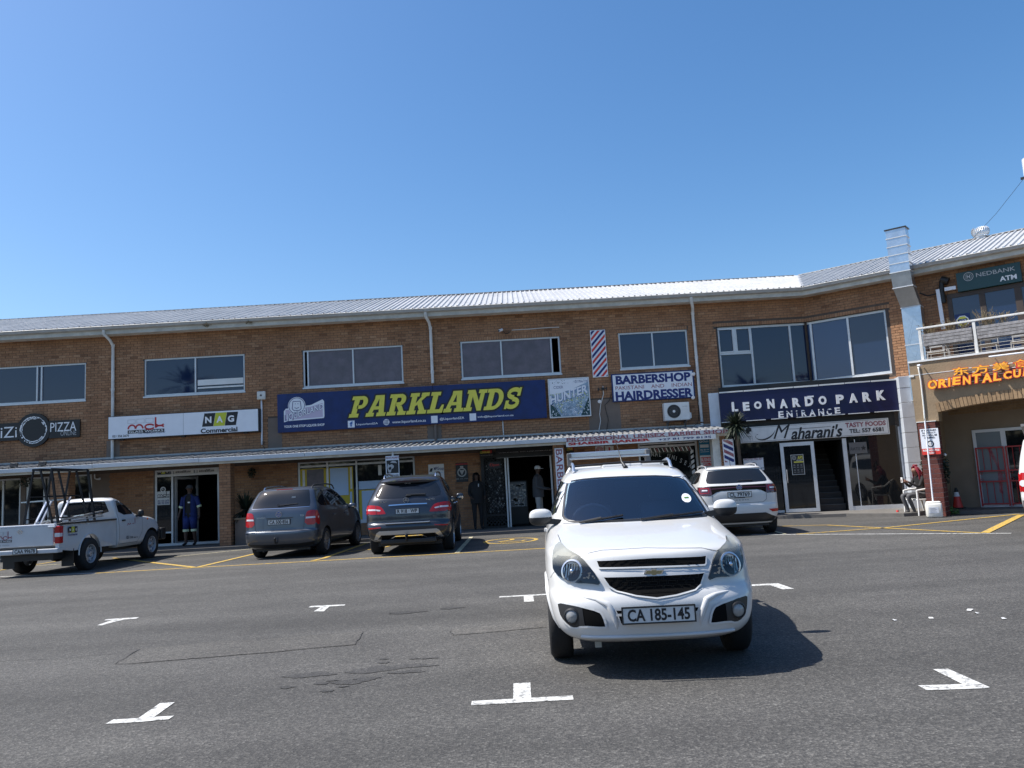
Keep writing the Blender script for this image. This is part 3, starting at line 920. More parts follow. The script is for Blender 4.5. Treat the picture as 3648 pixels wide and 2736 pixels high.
# openings: (a0, a1, z0, z1)
tz=gz(A4,700,640)
o_w0=(-18.5,ga(E4,400,800),FL+.25,2.5)
o_w1=(ga(E4,500,800),ga(E4,960,800),FL+.25,2.5)
o_w2=(ga(E4,1355,500),ga(E4,1808,500),FL+.25,2.5)
o_door=(ga(A4,225,900),ga(A4,1240,900),FL,2.5)
o_shop=(ga(A7,412,1500),ga(A7,1945,1350),gz(A5,1640,955),2.5)
o_liq=(ga(D1,560,900),ga(D1,1640,900),FL,2.5)
o_barb=(ga(D2,1022,1580),ga(D2,1690,1580),0.6,2.5)
gh=[o_w0,o_w1,o_w2,o_door,o_shop,o_liq,o_barb]
print('gf',[[round(v,2)for v in h]for h in gh])
mb=MB()
gfR=ga(D2,1950,1500)
wallslab(mb,FM,AL,gfR,FL,2.5,gh,GFO,.2)
mb.build('shopfront_wall','plaster_brown',bld)
bricks(MAIN,ga(E4,2150,600),o_door[0]-.03,FL,2.5,[],GFO)
bricks(MAIN,o_door[1]+.42,o_shop[0]-.02,FL,2.5,[(ga(A4,1500,900),ga(A4,2000,900),FL,.9)],GFO)
bricks(MAIN,o_shop[1]+.02,o_liq[0]-.02,FL,2.5,[],GFO)
bricks(MAIN,o_liq[1]+.02,o_barb[0]-.02,FL,2.5,[],GFO)
bricks(MAIN,o_shop[0],o_shop[1],FL,o_shop[2]-.02,[],GFO)
bricks(MAIN,o_barb[0],o_barb[1],FL,o_barb[2]-.02,[],GFO)
# windows far left
for h,ms in((o_w0,[-17.6,ga(E4,45,800)]),(o_w1,[ga(E4,540,800),ga(E4,860,800)]),(o_w2,[ga(E4,1420,500),ga(E4,1765,500)])):
 window(bld,MAIN,h,GFO-.06,ms,['glass_shop']*(len(ms)+1),fw=.06,name='shop_window')
 # glazed entrance with open door leaf
d0,d1,_,_=o_door
md=ga(A4,498,900)
def exd(mb,o0):
 mb.box(d0+.05,d1-.05,o0-.03,o0+.05,tz,tz+.07)
 t1=ga(A4,868,560)
 mb.box(t1-.03,t1+.03,o0-.03,o0+.04,tz+.07,2.45)
 mb.box(d0+.05,md,o0-.03,o0+.04,gz(A4,400,1550),gz(A4,400,1525))
ent=window(bld,MAIN,(d0,d1,FL,2.5),GFO-.05,[md],[None,None],fw=.06,name='glazed_entrance',sill=False,extra=exd)
mb=MB();mb.box(d0+.06,md-.03,.17,.18,gz(A4,400,1520),tz);mb.build('pane','glass_shop',ent,MAIN)
mb=MB();mb.box(d0+.06,d1-.06,.185,.195,tz+.07,2.44);mb.build('pane','glass_frost',ent,MAIN)
# open leaf
lf=MB()
la=md+.06
ang=rad(62)
T=Matrix.Translation((la,.2,0))@Matrix.Rotation(ang,4,'Z')
for x0,x1,z0,z1 in((0,.08,FL+.02,tz-.02),(.82,.90,FL+.02,tz-.02),(.08,.82,FL+.02,FL+.12),(.08,.82,tz-.10,tz-.02)):lf.box(x0,x1,-.02,.02,z0,z1,T)
leaf=lf.build('door_leaf','alu',bld,MAIN)
mb=MB();mb.box(.08,.82,-.004,.004,FL+.12,tz-.10,T);mb.build('pane','glass_shop',leaf,MAIN)
# shop with yellow and blue painted panes
s0,s1,s2,s3=o_shop
pm=ga(A5,1555,600);zt_=gz(A7,900,1328)
def exs(mb,o0):
 mb.box(s0+.05,s1-.05,o0-.03,o0+.05,zt_,zt_+.06)
 for x in(ga(A7,790,1280),ga(A5,1165,300)):mb.box(x-.03,x+.03,o0-.031,o0+.04,s2+.05 if x!=ga(A7,790,1280)else zt_+.06,zt_-.002 if x!=ga(A7,790,1280)else 2.45)
shop=window(bld,MAIN,o_shop,GFO-.05,[pm],[None,None],fw=.055,name='shop_window',extra=exs,label='shop window with yellow and pale blue painted panes')
mb=MB();mb.box(s0+.05,s1-.05,.19,.20,s2+.05,2.45);mb.build('pane','glass_shop',shop,MAIN)
def panel(k,x0,y0,x1,y1,y,m,nm='painted_panel',par=shop):
 r=MAIN.rect(k(x0,y0),k(x1,y1),GFO-.06)
 mb=MB();mb.box(r[0],r[1],y-.006,y,r[2],r[3]);return mb.build(nm,m,par,MAIN)
panel(A5,800,268,1520,930,.186,'yellow_wall')
panel(A5,838,280,885,930,.178,'sign_cream')
panel(A5,895,272,1135,935,.178,'glass_curtain')
panel(A5,1150,265,1190,935,.178,'pale_blue')
panel(A5,1200,255,1447,600,.170,'pale_blue')
panel(A5,1462,240,1495,520,.178,'sign_cream')
panel(A5,1462,560,1500,900,.178,'pale_blue')
panel(A5,1575,425,1900,520,.186,'pale_blue')
panel(A5,1580,530,1890,930,.186,'yellow_wall')
panel(A5,1618,548,1870,912,.178,'pale_blue')
panel(A5,1830,210,1880,340,.183,'sign_cream')
# columns carrying the canopy
def column(fr_a0,fr_a1,y0,y1,name='brick_column',render=False):
 T=MB();T.box(fr_a0+.012,fr_a1-.012,y0+.012,y1,FL-.03,czb);c_=T.build(name,'mortar',bld)
 f=Frame(fr_a0,25.5+y0,0);L=fr_a1-fr_a0
 rec=[]
 r=0;z=FL
 while z<czb-.03:
  cut=.222 if r%2==0 else .106
  for b0,b1 in((0,cut),(cut+GAP,L)):
   if b1-b0>.03:rec.append((b0,min(b1,L),z+GAP/2,min(z+BH-GAP/2,czb)))
  z+=BH;r+=1
 for b0,b1,q0,q1 in rec:
  mb=MB();mb.box(fr_a0+b0,fr_a0+b1,y0,y0+.015,q0,q1)
  mb.build('brick','brick',c_,tones=[random.choice(TON)]*6)
  # the two return faces, joined
 mb=MB();tn=[]
 z=FL;r=0
 while z<czb-.03:
  for sgn,xx in((-1,fr_a0),(1,fr_a1)):
   yy=y0+.017
   while yy<y1-.03:
    e=min(yy+.20+(.02 if r%2 else -.07 if yy<y0+.02 else .02),y1)
    if sgn<0:mb.box(xx,xx+.011,yy,e,z+GAP/2,min(z+BH-GAP/2,czb))
    else:mb.box(xx-.011,xx,yy,e,z+GAP/2,min(z+BH-GAP/2,czb))
    tn+=[random.choice(TON)]*6
    yy=e+GAP
  z+=BH;r+=1
 mb.build('return_bricks','brick',c_,tones=tn,kind='stuff')
 return c_
TON=[random.gauss(.46,.085)for _ in range(38)]+[.10,.18,.78,.85]
ca=[CAN.px(A4(x,900),-.12)[0]for x in(1242,1420)]
column(ca[0],ca[1],-CY+.12,-CY+.50)
cb=[CAN.px(E4(x,500),-.12)[0]for x in(995,1345)]
column(cb[0],cb[1],-CY+.12,-CY+.50)
cc=[CAN.px(D1(x,800),-.12)[0]for x in(1660,1830)]
column(cc[0],cc[1],-CY+.12,-CY+.46)
cw=[CAN.px(D2(x,1550),-.12)[0]for x in(1860,1975)]
mb=MB();mb.box(cw[0],cw[1]-.08,-CY+.14,-CY+.44,FL-.03,czb);mb.build('column','dirty_white',bld)
mb=MB();tn=[]
z=FL;r=0
while z<czb-.03:
 mb.bbox(cw[1]-.075,cw[1]+.10,-CY+.12+.02*(r%2),-CY+.40,z+.006,z+BH-.006,.006);z+=BH;r+=1
tn=[random.choice(TON)for _ in range(len(mb.f))]
mb.build('brick_edge','brick',bld,tones=tn,kind='stuff')
# barber shop window
b0,b1,b2,b3=o_barb
zt2=gz(D2,1350,1555);mx2=ga(D2,1345,1520)
def exb(mb,o0):
 mb.box(b0+.05,b1-.05,o0-.03,o0+.05,zt2,zt2+.07)
 mb.box(mx2-.03,mx2+.03,o0-.03,o0+.04,zt2+.07,2.45)
bw=window(bld,MAIN,o_barb,GFO-.05,[],[None],fw=.06,name='barber_window',extra=exb)
mb=MB();mb.box(b0+.05,b1-.05,.19,.20,b2+.05,2.45);mb.build('pane','glass_shop',bw,MAIN)
r=MAIN.rect(D2(1085,1590),D2(1665,1640),GFO-.06)
mb=MB();mi=0
nst=26;ztop,zlo=zt2-.02,zt2-.15
for i in range(nst):
 x=b0+.12+(b1-b0-.24)*i/nst;dx=(b1-b0-.24)/nst*.55
 mb.mi=[0,1,0,2][i%4]if i%2==0 else 0
 if i%2==0:mb.mi=0
 else:mb.mi=1 if i%4==1 else 2
 mb.prism([(x+.05,zlo),(x+.05+dx,zlo),(x+dx,ztop),(x,ztop)],.180,.184)
for i in range(7):
 z_=zlo-.02-i*.16;mb.mi=0
 mb.prism([(b1-.22,z_-.10),(b1-.12,z_-.04),(b1-.12,z_+.06),(b1-.22,z_)],.180,.184)
mb.build('stripe_decal',['text_white','text_black','text_maroon'],bw,MAIN)
mb=MB()
tz_=gz(E3,1400,390)
s_='PROFESSIONAL UNISEX'
xc=ga(E3,1000,300);rr=2.9
for i,ch in enumerate(s_):
 if ch==' ':continue
 t=i/(len(s_)-1)
 x=ga(E3,540,350)+t*(ga(E3,1500,430)-ga(E3,540,350))
 z_=gz(E3,1300,375)+.30-.75*(t-.5)**2*2.2-.03
 th=-(t-.5)*.9
 vs,fs=text_geo(ch,.012)
 T=Matrix.Translation((x,.176,z_))@Matrix.Rotation(-th,4,'Y')@Matrix.Diagonal((.135,.135,.20,1))
 mb.add([(v.x-.3,0,v.y)for v in vs],fs,T)
mb.build('window_lettering','text_grey',bw,MAIN)
# liquor shop entrance: black lattice gate, steel posts, dark doorway
q0,q1,_,_=o_liq
gate_r=ga(D1,870,900)
mb=MB();mb.box(q0-.1,q0,.02,.12,FL,2.46);mb.box(q0,gate_r,.03,.11,2.3,2.46);mb.box(q0,gate_r,.03,.11,FL+.0,FL+.06)
mb.box(q0,gate_r,.035,.105,FL+.36,FL+.42)
gate=mb.build('security_gate','black_iron',bld,MAIN)
mb=MB();st=.115
x0_,x1_,zz0,zz1=q0,gate_r,FL+.08,2.3
k=-int((zz1-zz0)/st)-1
while x0_+k*st<x1_:
 for sg in(1,-1):
  xa=x0_+k*st;pts=[]
  # clip line x = xa + t, z = zz0 + t (or mirrored)
  t0=max(0,x0_-xa);t1=min(zz1-zz0,x1_-xa)
  if t1>t0+.05:
   if sg>0:p=(xa+t0,.07,zz0+t0);q=(xa+t1,.07,zz0+t1)
   else:p=(xa+t0,.085,zz1-t0);q=(xa+t1,.085,zz1-t1)
   mb.bar(p,q,.008,.028)
 k+=1
mb.build('lattice','black_iron',gate,MAIN,kind='stuff')
mb=MB();random.seed(13)
for i in range(150):
 x=random.uniform(q0+.05,gate_r-.08);z=random.uniform(FL+.45,2.1);mb.mi=0 if z<.95 or random.random()<.3 else 1
 mb.box(x,x+random.uniform(.03,.07),.30,.33,z,z+random.uniform(.04,.10))
mb.build('goods_behind_gate',['sign_cream','grey_plastic'],gate,MAIN,kind='stuff')
for x in(gate_r+.03,gate_r+.11,ga(D1,1600,900)):
 mb=MB();mb.box(x,x+.05,.0,.08,FL,2.35);mb.build('door_post','alu',bld,MAIN)
wr=MAIN.rect(D1(450,460),D1(1640,560),GFO+.12)
# bright things inside the doorway: fridge with bottles
fz0=MAIN.px(D1(1085,1395),-1.2)[1];fz1=MAIN.px(D1(1075,1005),-1.2)[1];print('fridge',fz0,fz1,'welcome',[MAIN.px(D1(1200,y),.03)for y in(400,430,480,540)],'czb',czb)
fr_=thing('display_fridge','lit glass display fridge standing inside the dark liquor shop doorway','fridge',MAIN.loc(ga(D1,1085,1200),FL,-1.2))
mb=MB();mb.bbox(-.33,.33,0,.5,.0,fz1+.05,.02);mb.build('cabinet','black_plastic',fr_)
mb=MB();mb.box(-.28,.28,-.012,-.002,fz0,fz1);mb.build('glass_front','glass_frost',fr_)
mb=MB();random.seed(3)
for i in range(60):
 x=random.uniform(-.25,.2);z=random.uniform(fz0+.02,fz1-.1);mb.box(x,x+random.uniform(.04,.12),-.02,-.014,z,z+random.uniform(.03,.08))
mb.build('stock','sign_cream',fr_,kind='stuff')
# ------------------ bricks: the 300 that show largest as parts, the rest joined
random.seed(11)
def tone():
 return random.choice(TON)
def bc(r):
 fr,a0,a1,z0,z1,out,s=r
 return(fr.loc((a0+a1)/2,(z0+z1)/2,out)-EYE).length
full=[r for r in BR if r[6]==0 and abs((r[2]-r[1])-(BL-GAP))<1e-4 and abs((r[4]-r[3])-(BH-GAP))<1e-4 and r[3]>2.7]
full.sort(key=bc)
pick=set(id(r)for r in full[:300])
vm=[]
for i in range(10):
 mb=MB();mb.box(-(BL-GAP)/2,(BL-GAP)/2,-.009,.004,-(BH-GAP)/2,(BH-GAP)/2)
 o=mb.build('brick','brick',None,tones=[TON[i]]*6)
 vm.append(o.data);bpy.data.objects.remove(o)
for r in full[:300]:
 fr,a0,a1,z0,z1,out,s=r
 o=bpy.data.objects.new('brick',random.choice(vm));COL.objects.link(o)
 o.parent=bld
 o.location=fr.loc((a0+a1)/2,(z0+z1)/2,out+random.uniform(-.002,.002))-Vector(bld.location)
 o.rotation_euler=(0,0,fr.ang)
mb=MB();tn=[]
for r in BR:
 if id(r)in pick:continue
 fr,a0,a1,z0,z1,out,s=r
 jt=random.uniform(-.002,.002)
 p=[fr.loc(a,z,o_)-bld.location for o_ in(out+.009+jt,out-.003)for a,z in((a0,z0),(a1,z0),(a1,z1),(a0,z1))]
 mb.add(p,[(0,1,2,3),(0,4,5,1),(1,5,6,2),(2,6,7,3),(3,7,4,0)])
 t_=tone()if not s else min(1,tone()+.12)
 tn+=[t_]*5
mb.build('brickwork','brick',bld,tones=tn,kind='stuff')
print('bricks',len(BR))
# ========================== ENTRANCE PORTAL (part of the main building)
def prect(k,x0,y0,x1,y1,out=0.0,fr=PORT):return fr.rect(k(x0,y0),k(x1,y1),out)
FL2=FL
pl=PORT.px(D4(205,1300),.02)[0];pl2=PORT.px(D4(305,1300),.02)[0]
zpt=PORT.px(D4(205,1250),.02)[1]
pr0=PORT.px(D6(806,300),.48)[0];pr1=PORT.px(D6(945,300),.48)[0]
zrt=PORT.px(D4(2130,1080),.48)[1]
mb=MB()
mb.box(pl,pl2,-.06,.5,2.75,zpt)
mb.build('portal_cheek','tile_pale',bld,PORT)
# right pier in pale tiles, every tile its own piece
core=MB();core.box(pr0+.012,pr1-.012,-.48,.5,FL,zrt-.01);core=core.build('tiled_pier','mortar_light',bld,PORT)
z=FL;hs_=PORT.px(D6(850,530))[1]-PORT.px(D6(850,690))[1]
while z<zrt-.05:
 mb=MB();z1_=min(z+hs_-.012,zrt)
 mb.bbox(pr0,pr1,-.50+random.uniform(-.003,.003),.48,z,z1_,.006)
 mb.build('tile','tile_pale',core,PORT);z+=hs_
mb=MB();mb.box(pr1-.10,pr1-.01,.49,2.4,FL,zrt);mb.build('portal_side_wall','tile_pale',bld,PORT)
# glass front: frames
def pp(k,x,y,out=0.0):return PORT.px(k(x,y),out)
gl0=pl2+.02
aG=pp(D5,1130,800)[0];aH=pp(D5,1520,800)[0];aS=pp(D5,1865,800)[0];aS2=pp(D5,1905,800)[0];aR=pp(D6,815,800)[0]
zh=pp(D5,1280,425)[1]
# the door (a leaf in its frame)
zd1=PORT.px(D5(1300,415),.05)[1];a0_,a1_=PORT.px(D5(1120,800),.05)[0],PORT.px(D5(1525,800),.05)[0]
mb=MB()
for q in((a0_,a0_+.10,FL+.02,zd1),(a1_-.10,a1_,FL+.02,zd1),(a0_+.10,a1_-.10,FL+.02,FL+.12),(a0_+.10,a1_-.10,zd1-.11,zd1)):
 mb.box(q[0],q[1],-.07,-.02,q[2],q[3])
dr=mb.build('entrance_door','alu',bld,PORT)
mb=MB();mb.box(a0_+.10,a1_-.10,-.05,-.04,FL+.12,zd1-.11);mb.build('pane','glass_shop',dr,PORT)
mb=MB();mb.tube([(a0_+.13,-.09,1.0),(a0_+.13,-.11,1.05),(a0_+.13,-.11,1.35),(a0_+.13,-.09,1.4)],.012,8);mb.build('handle','alu_bright',dr,PORT)
# left side glass, right side glass with a lower frame
mb=MB();mb.box(gl0,a0_-.03,.0,.04,FL+.02,FL+.09);mb.box(gl0,gl0+.05,0,.04,FL+.09,zh);sl=mb.build('side_window','alu',bld,PORT)
mb=MB();mb.box(gl0+.05,a0_-.03,.015,.025,FL+.09,zh+.4);mb.build('pane','glass_shop',sl,PORT)
mb=MB()
mb.box(aS,aS2+.02,-.03,.05,FL,zh+.05);mb.box(aS2+.02,aR,-.02,.04,FL,FL+.12);mb.box(aR-.05,aR,-.02,.04,FL+.12,zh+.3)
xm=pp(D6,325,900)[0];mb.box(xm-.012,xm+.012,.0,.03,FL+.12,zh)
sr=mb.build('side_window','alu',bld,PORT)
mb=MB();mb.box(aS2+.02,aR-.05,.012,.022,FL+.12,zh+.35);mb.build('pane','glass_shop',sr,PORT)
# dark band above the glass, lining of the recess
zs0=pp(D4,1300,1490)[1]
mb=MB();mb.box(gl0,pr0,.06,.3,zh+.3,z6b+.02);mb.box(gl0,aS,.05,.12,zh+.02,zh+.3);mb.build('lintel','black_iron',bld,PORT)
# stair hall
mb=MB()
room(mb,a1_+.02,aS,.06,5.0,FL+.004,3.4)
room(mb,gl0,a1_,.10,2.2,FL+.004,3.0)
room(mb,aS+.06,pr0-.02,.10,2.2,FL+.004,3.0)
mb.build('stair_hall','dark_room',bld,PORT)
for i in range(13):
 z=FL+.175*(i+1);y=.35+.28*i
 mb=MB();mb.box(a1_+.06,aS-.02,y,y+.28,max(FL,z-.35),z);st_=mb.build('stair_step','dark_brown',bld,PORT)
 mb=MB();mb.box(a1_+.06,aS-.02,y-.012,y+.03,z-.0,z+.012);mb.build('nosing','grey_plastic',st_,PORT)
 # ========================== RESTAURANT BLOCK with arcade
rb=thing('restaurant_block','tan plastered restaurant block with brick arch and first floor terrace on the right','building',BLK.o.copy(),BLK.ang)
zbt=BLK.px(D8(450,1187))[1]
zgr=BLK.px(D8(440,1320))[1]
aL=BLK.px(D8(440,1400))[0]
S_=BLK.px(D6(1180,205));C_=BLK.px(D6(2090,52))
pz=BLK.px(D6(1050,312))[1]
pw0,pw1=BLK.px(D6(1030,900))[0],BLK.px(D6(1225,900))[0]
BR_END=6.0;TH=.42
dxx=C_[0]-S_[0];dz=C_[1]-S_[1]
R_=(dxx*dxx+dz*dz)/(2*dz);acx,acz=C_[0],C_[1]-R_
print('block',zbt,zgr,aL,S_,C_,pz,pw0,pw1,R_)
th0=math.atan2(S_[1]-acz,S_[0]-acx)
arc=[(acx+R_*math.cos(th0+(math.pi-2*th0 if False else(math.pi-th0-th0))*k/24),acz+R_*math.sin(th0+(math.pi-th0-th0)*k/24))for k in range(25)]
arc=sorted(arc)
poly=[(aL,zbt),(aL,pz),(S_[0],pz)]+arc+[(2*acx-S_[0],pz),(BR_END,pz),(BR_END,zbt)]
poly=poly[::-1]
mb=MB();mb.prism(poly,0,TH)
mb.build('front_wall','plaster_tan',rb,BLK)
mb=MB();mb.box(aL-.02,BR_END,-.03,TH+.02,zbt,zbt+.05);mb.build('coping','sign_cream',rb,BLK)
mb=MB();mb.box(aL+.05,1.2,-.006,.0,zgr-.012,zgr+.004);mb.box(aL-.035,aL+.09,-.02,.1,zgr-.05,zgr+.01);mb.build('drip_strip','sign_cream',rb,BLK)
# left return of the block, terrace slab, ceiling, back wall, floor
mb=MB();mb.box(aL,aL+.20,TH+.01,2.8,FL,zbt);mb.build('return_wall','plaster_tan',rb,BLK)
mb=MB();mb.box(aL+.2,BR_END,TH,2.78,zbt-.45,zbt-.12);mb.build('terrace_slab','plaster_arcade',rb,BLK)
d0_=2.3
mb=MB();mb.box(aL+.2,BR_END,d0_,d0_+.2,FL,zbt-.45);mb.build('arcade_wall','plaster_arcade',rb,BLK)
# brick band at the top of the arcade wall
zbb=BLK.px(D6(1300,240),-d0_)[1]
BR2=[]
_sv=BR[:];BR.clear();bricks(BLK,aL+.36,BR_END,zbb,zbt-.46,[],-d0_);BR2=BR[:];BR.clear();BR.extend(_sv)
mb=MB();tn=[]
for fr,a0,a1,z0,z1,out,s in BR2:
 mb.box(a0,a1,d0_-.012,d0_+.005,z0,z1);tn+=[random.choice(TON)]*6
mb.build('brick_band','brick_tan',rb,BLK,tones=tn,kind='stuff')
# voussoirs: one ring of bricks, each a part
na=42;tw=0.235
for k in range(na):
 t0=th0+(math.pi-2*th0)*k/na;t1=th0+(math.pi-2*th0)*(k+1)/na
 g_=(t1-t0)*.07
 if t0<t1:pass
 a_,b_=t0+g_,t1-g_
 ro=R_+tw;ri=R_-.004
 pol=[(acx+ri*math.cos(a_),acz+ri*math.sin(a_)),(acx+ro*math.cos(a_),acz+ro*math.sin(a_)),(acx+ro*math.cos(b_),acz+ro*math.sin(b_)),(acx+ri*math.cos(b_),acz+ri*math.sin(b_))]
 mb=MB();mb.prism(pol,-.022+random.uniform(-.003,.003),TH*.5)
 mb.build('brick','brick_tan',rb,BLK,tones=[random.choice(TON)]*8)
mb=MB()
rm=R_+tw*.5
for k in range(na):
 t0=th0+(math.pi-2*th0)*k/na;t1=th0+(math.pi-2*th0)*(k+1)/na
 ro=R_+tw-.004;ri=R_+.002
 mb.prism([(acx+ri*math.cos(t0),acz+ri*math.sin(t0)),(acx+ro*math.cos(t0),acz+ro*math.sin(t0)),(acx+ro*math.cos(t1),acz+ro*math.sin(t1)),(acx+ri*math.cos(t1),acz+ri*math.sin(t1))],-.010,.1)
mb.build('arch_mortar','mortar',rb,BLK)
# red piers, glazed bricks one by one
def red_pier(a0,a1,nm='pier'):
 D_=.48;PH=.118
 mb=MB();mb.box(a0+.008,a1-.008,-.035,D_,0,pz);c_=mb.build(nm,'mortar_light',rb,BLK)
 rows=int(pz/PH)
 ph=pz/rows
 for r in range(rows):
  z0=r*ph+.005;z1=(r+1)*ph-.005
  L=a1-a0
  cuts=[0,.25,L]if r%2 else[0,L-.25,L]
  if r%3==2:cuts=[0,.14,.14+.27 if L>.42 else L,L][:4]
  cuts=sorted(set(round(c,3)for c in cuts))
  for i in range(len(cuts)-1):
   if cuts[i+1]-cuts[i]<.03:continue
   mb=MB();mb.bbox(a0+cuts[i]+.004,a0+cuts[i+1]-.004,-.045,-.02,z0,z1,.004)
   mb.build('brick','brick_red',c_,BLK,tones=[random.choice(TON)]*len(mb.f))
  for sx,xx in((-1,a0),(1,a1)):
   cut=[-.04,.20,D_]if r%2 else[-.04,.08,.31,D_]
   for i in range(len(cut)-1):
    mb=MB()
    x_=(xx,xx+.02)if sx<0 else(xx-.02,xx)
    mb.box(x_[0],x_[1],cut[i]+(.001 if i==0 else .004),cut[i+1]-.004,z0,z1)
    mb.build('brick','brick_red',c_,BLK,tones=[random.choice(TON)]*6)
 mb=MB();mb.box(a0-.02,a1+.02,-.055,D_+.02,pz,pz+.02);mb.build('pier_cap','sign_cream',c_,BLK)
red_pier(pw0,pw1)
red_pier(2*acx-pw1,2*acx-pw0)
# strip light on the arcade ceiling edge
l0=BLK.px(D6(1510,108),-2.6);l1=BLK.px(D6(1810,72),-2.6)
lt=thing('strip_light','white fluorescent strip light under the arcade arch','light',BLK.loc(l0[0],l0[1],-2.6),BLK.ang)
mb=MB();mb.bbox(0,l1[0]-l0[0],-.04,.04,-.02,.06,.01);mb.build('housing','white_paint',lt)
mb=MB();mb.tube([(.03,0,-.035),(l1[0]-l0[0]-.03,0,-.035)],.014,8);mb.build('tube','sign_white',lt)
mb=MB();mb.box(.1,.14,-.01,.03,.06,.3);mb.box(.6,.64,-.01,.03,.06,.3);mb.build('bracket','white_paint',lt)
# arcade door: white frame, frosted panes, red security gate
dO=-d0_+.03
z2=BLK.px(E2(545,275),dO)[1];aD0=BLK.px(E2(590,700),dO)[0];aD1=BLK.px(E2(955,700),dO)[0];zdb=FL
aD2=aD1+(aD1-aD0)
mb=MB()
y0,y1=d0_-.06,d0_+.0
mb.box(aD0,aD2,y0,y1,z2-.08,z2);mb.box(aD0,aD2,y0,y1,zdb,zdb+.10)
for x in(aD0,aD1-.06,aD2-.08):mb.box(x,x+(.12 if x==aD1-.06 else .08),y0,y1,zdb+.10,z2-.08)
ad=mb.build('arcade_door','sign_white',rb,BLK)
mb=MB();mb.box(aD0+.08,aD1-.06,y0+.025,y0+.035,zdb+.1,z2-.08);mb.build('pane','glass_frost',ad,BLK)
mb=MB();mb.box(aD1+.06,aD2-.08,y0+.025,y0+.035,zdb+.1,z2-.08);mb.build('pane','glass_shop',ad,BLK)
zg1=BLK.px(E2(760,480),dO+.08)[1];zgm=BLK.px(E2(780,755),dO+.08)[1];zgn=BLK.px(E2(780,880),dO+.08)[1];zgb=BLK.px(E2(780,1145),dO+.08)[1]
yg=y0-.08
mb=MB()
for leaf_i,(g0,g1)in enumerate(((aD0+.04,aD1-.01),(aD1+.02,aD2-.04))):
 mb=MB()
 for z in(zg1,zgm,zgn,zgb):mb.box(g0+.036,g1-.036,yg-.012,yg+.012,z-.018,z+.018)
 for x in(g0+.018,g1-.018):mb.box(x-.018,x+.018,yg-.018,yg+.018,zgb-.06,zg1+.018)
 for i in range(1,4):
  x=g0+(g1-g0)*i/4
  mb.tube([(x,yg,zgm+.018),(x,yg,zg1-.018)],.009,6);mb.tube([(x,yg,zgb+.018),(x,yg,zgn-.018)],.009,6)
 for cxx in(g0+.08,g1-.10):
  for cz_ in(zgm-.05,zgn+.05):
   mb.tube([(cxx+.035*math.cos(t),yg,cz_+.035*math.sin(t))for t in[2*math.pi*q/10 for q in range(11)]],.006,5)
 gt=mb.build('security_gate','red_paint',rb,BLK)
 # curtain halves seen through the first pane
mb=MB()
xa=aD0+.30;zc_=zgm
mb.prism([(xa,zg1+.02),(xa+.10,zg1+.02),(xa+.30,zgm-.1),(xa+.26,zgn-.35),(xa+.18,zgn-.3),(xa+.20,zgm+.1)],y0+.018,y0+.022)
mb.build('curtain','text_maroon',ad,BLK)
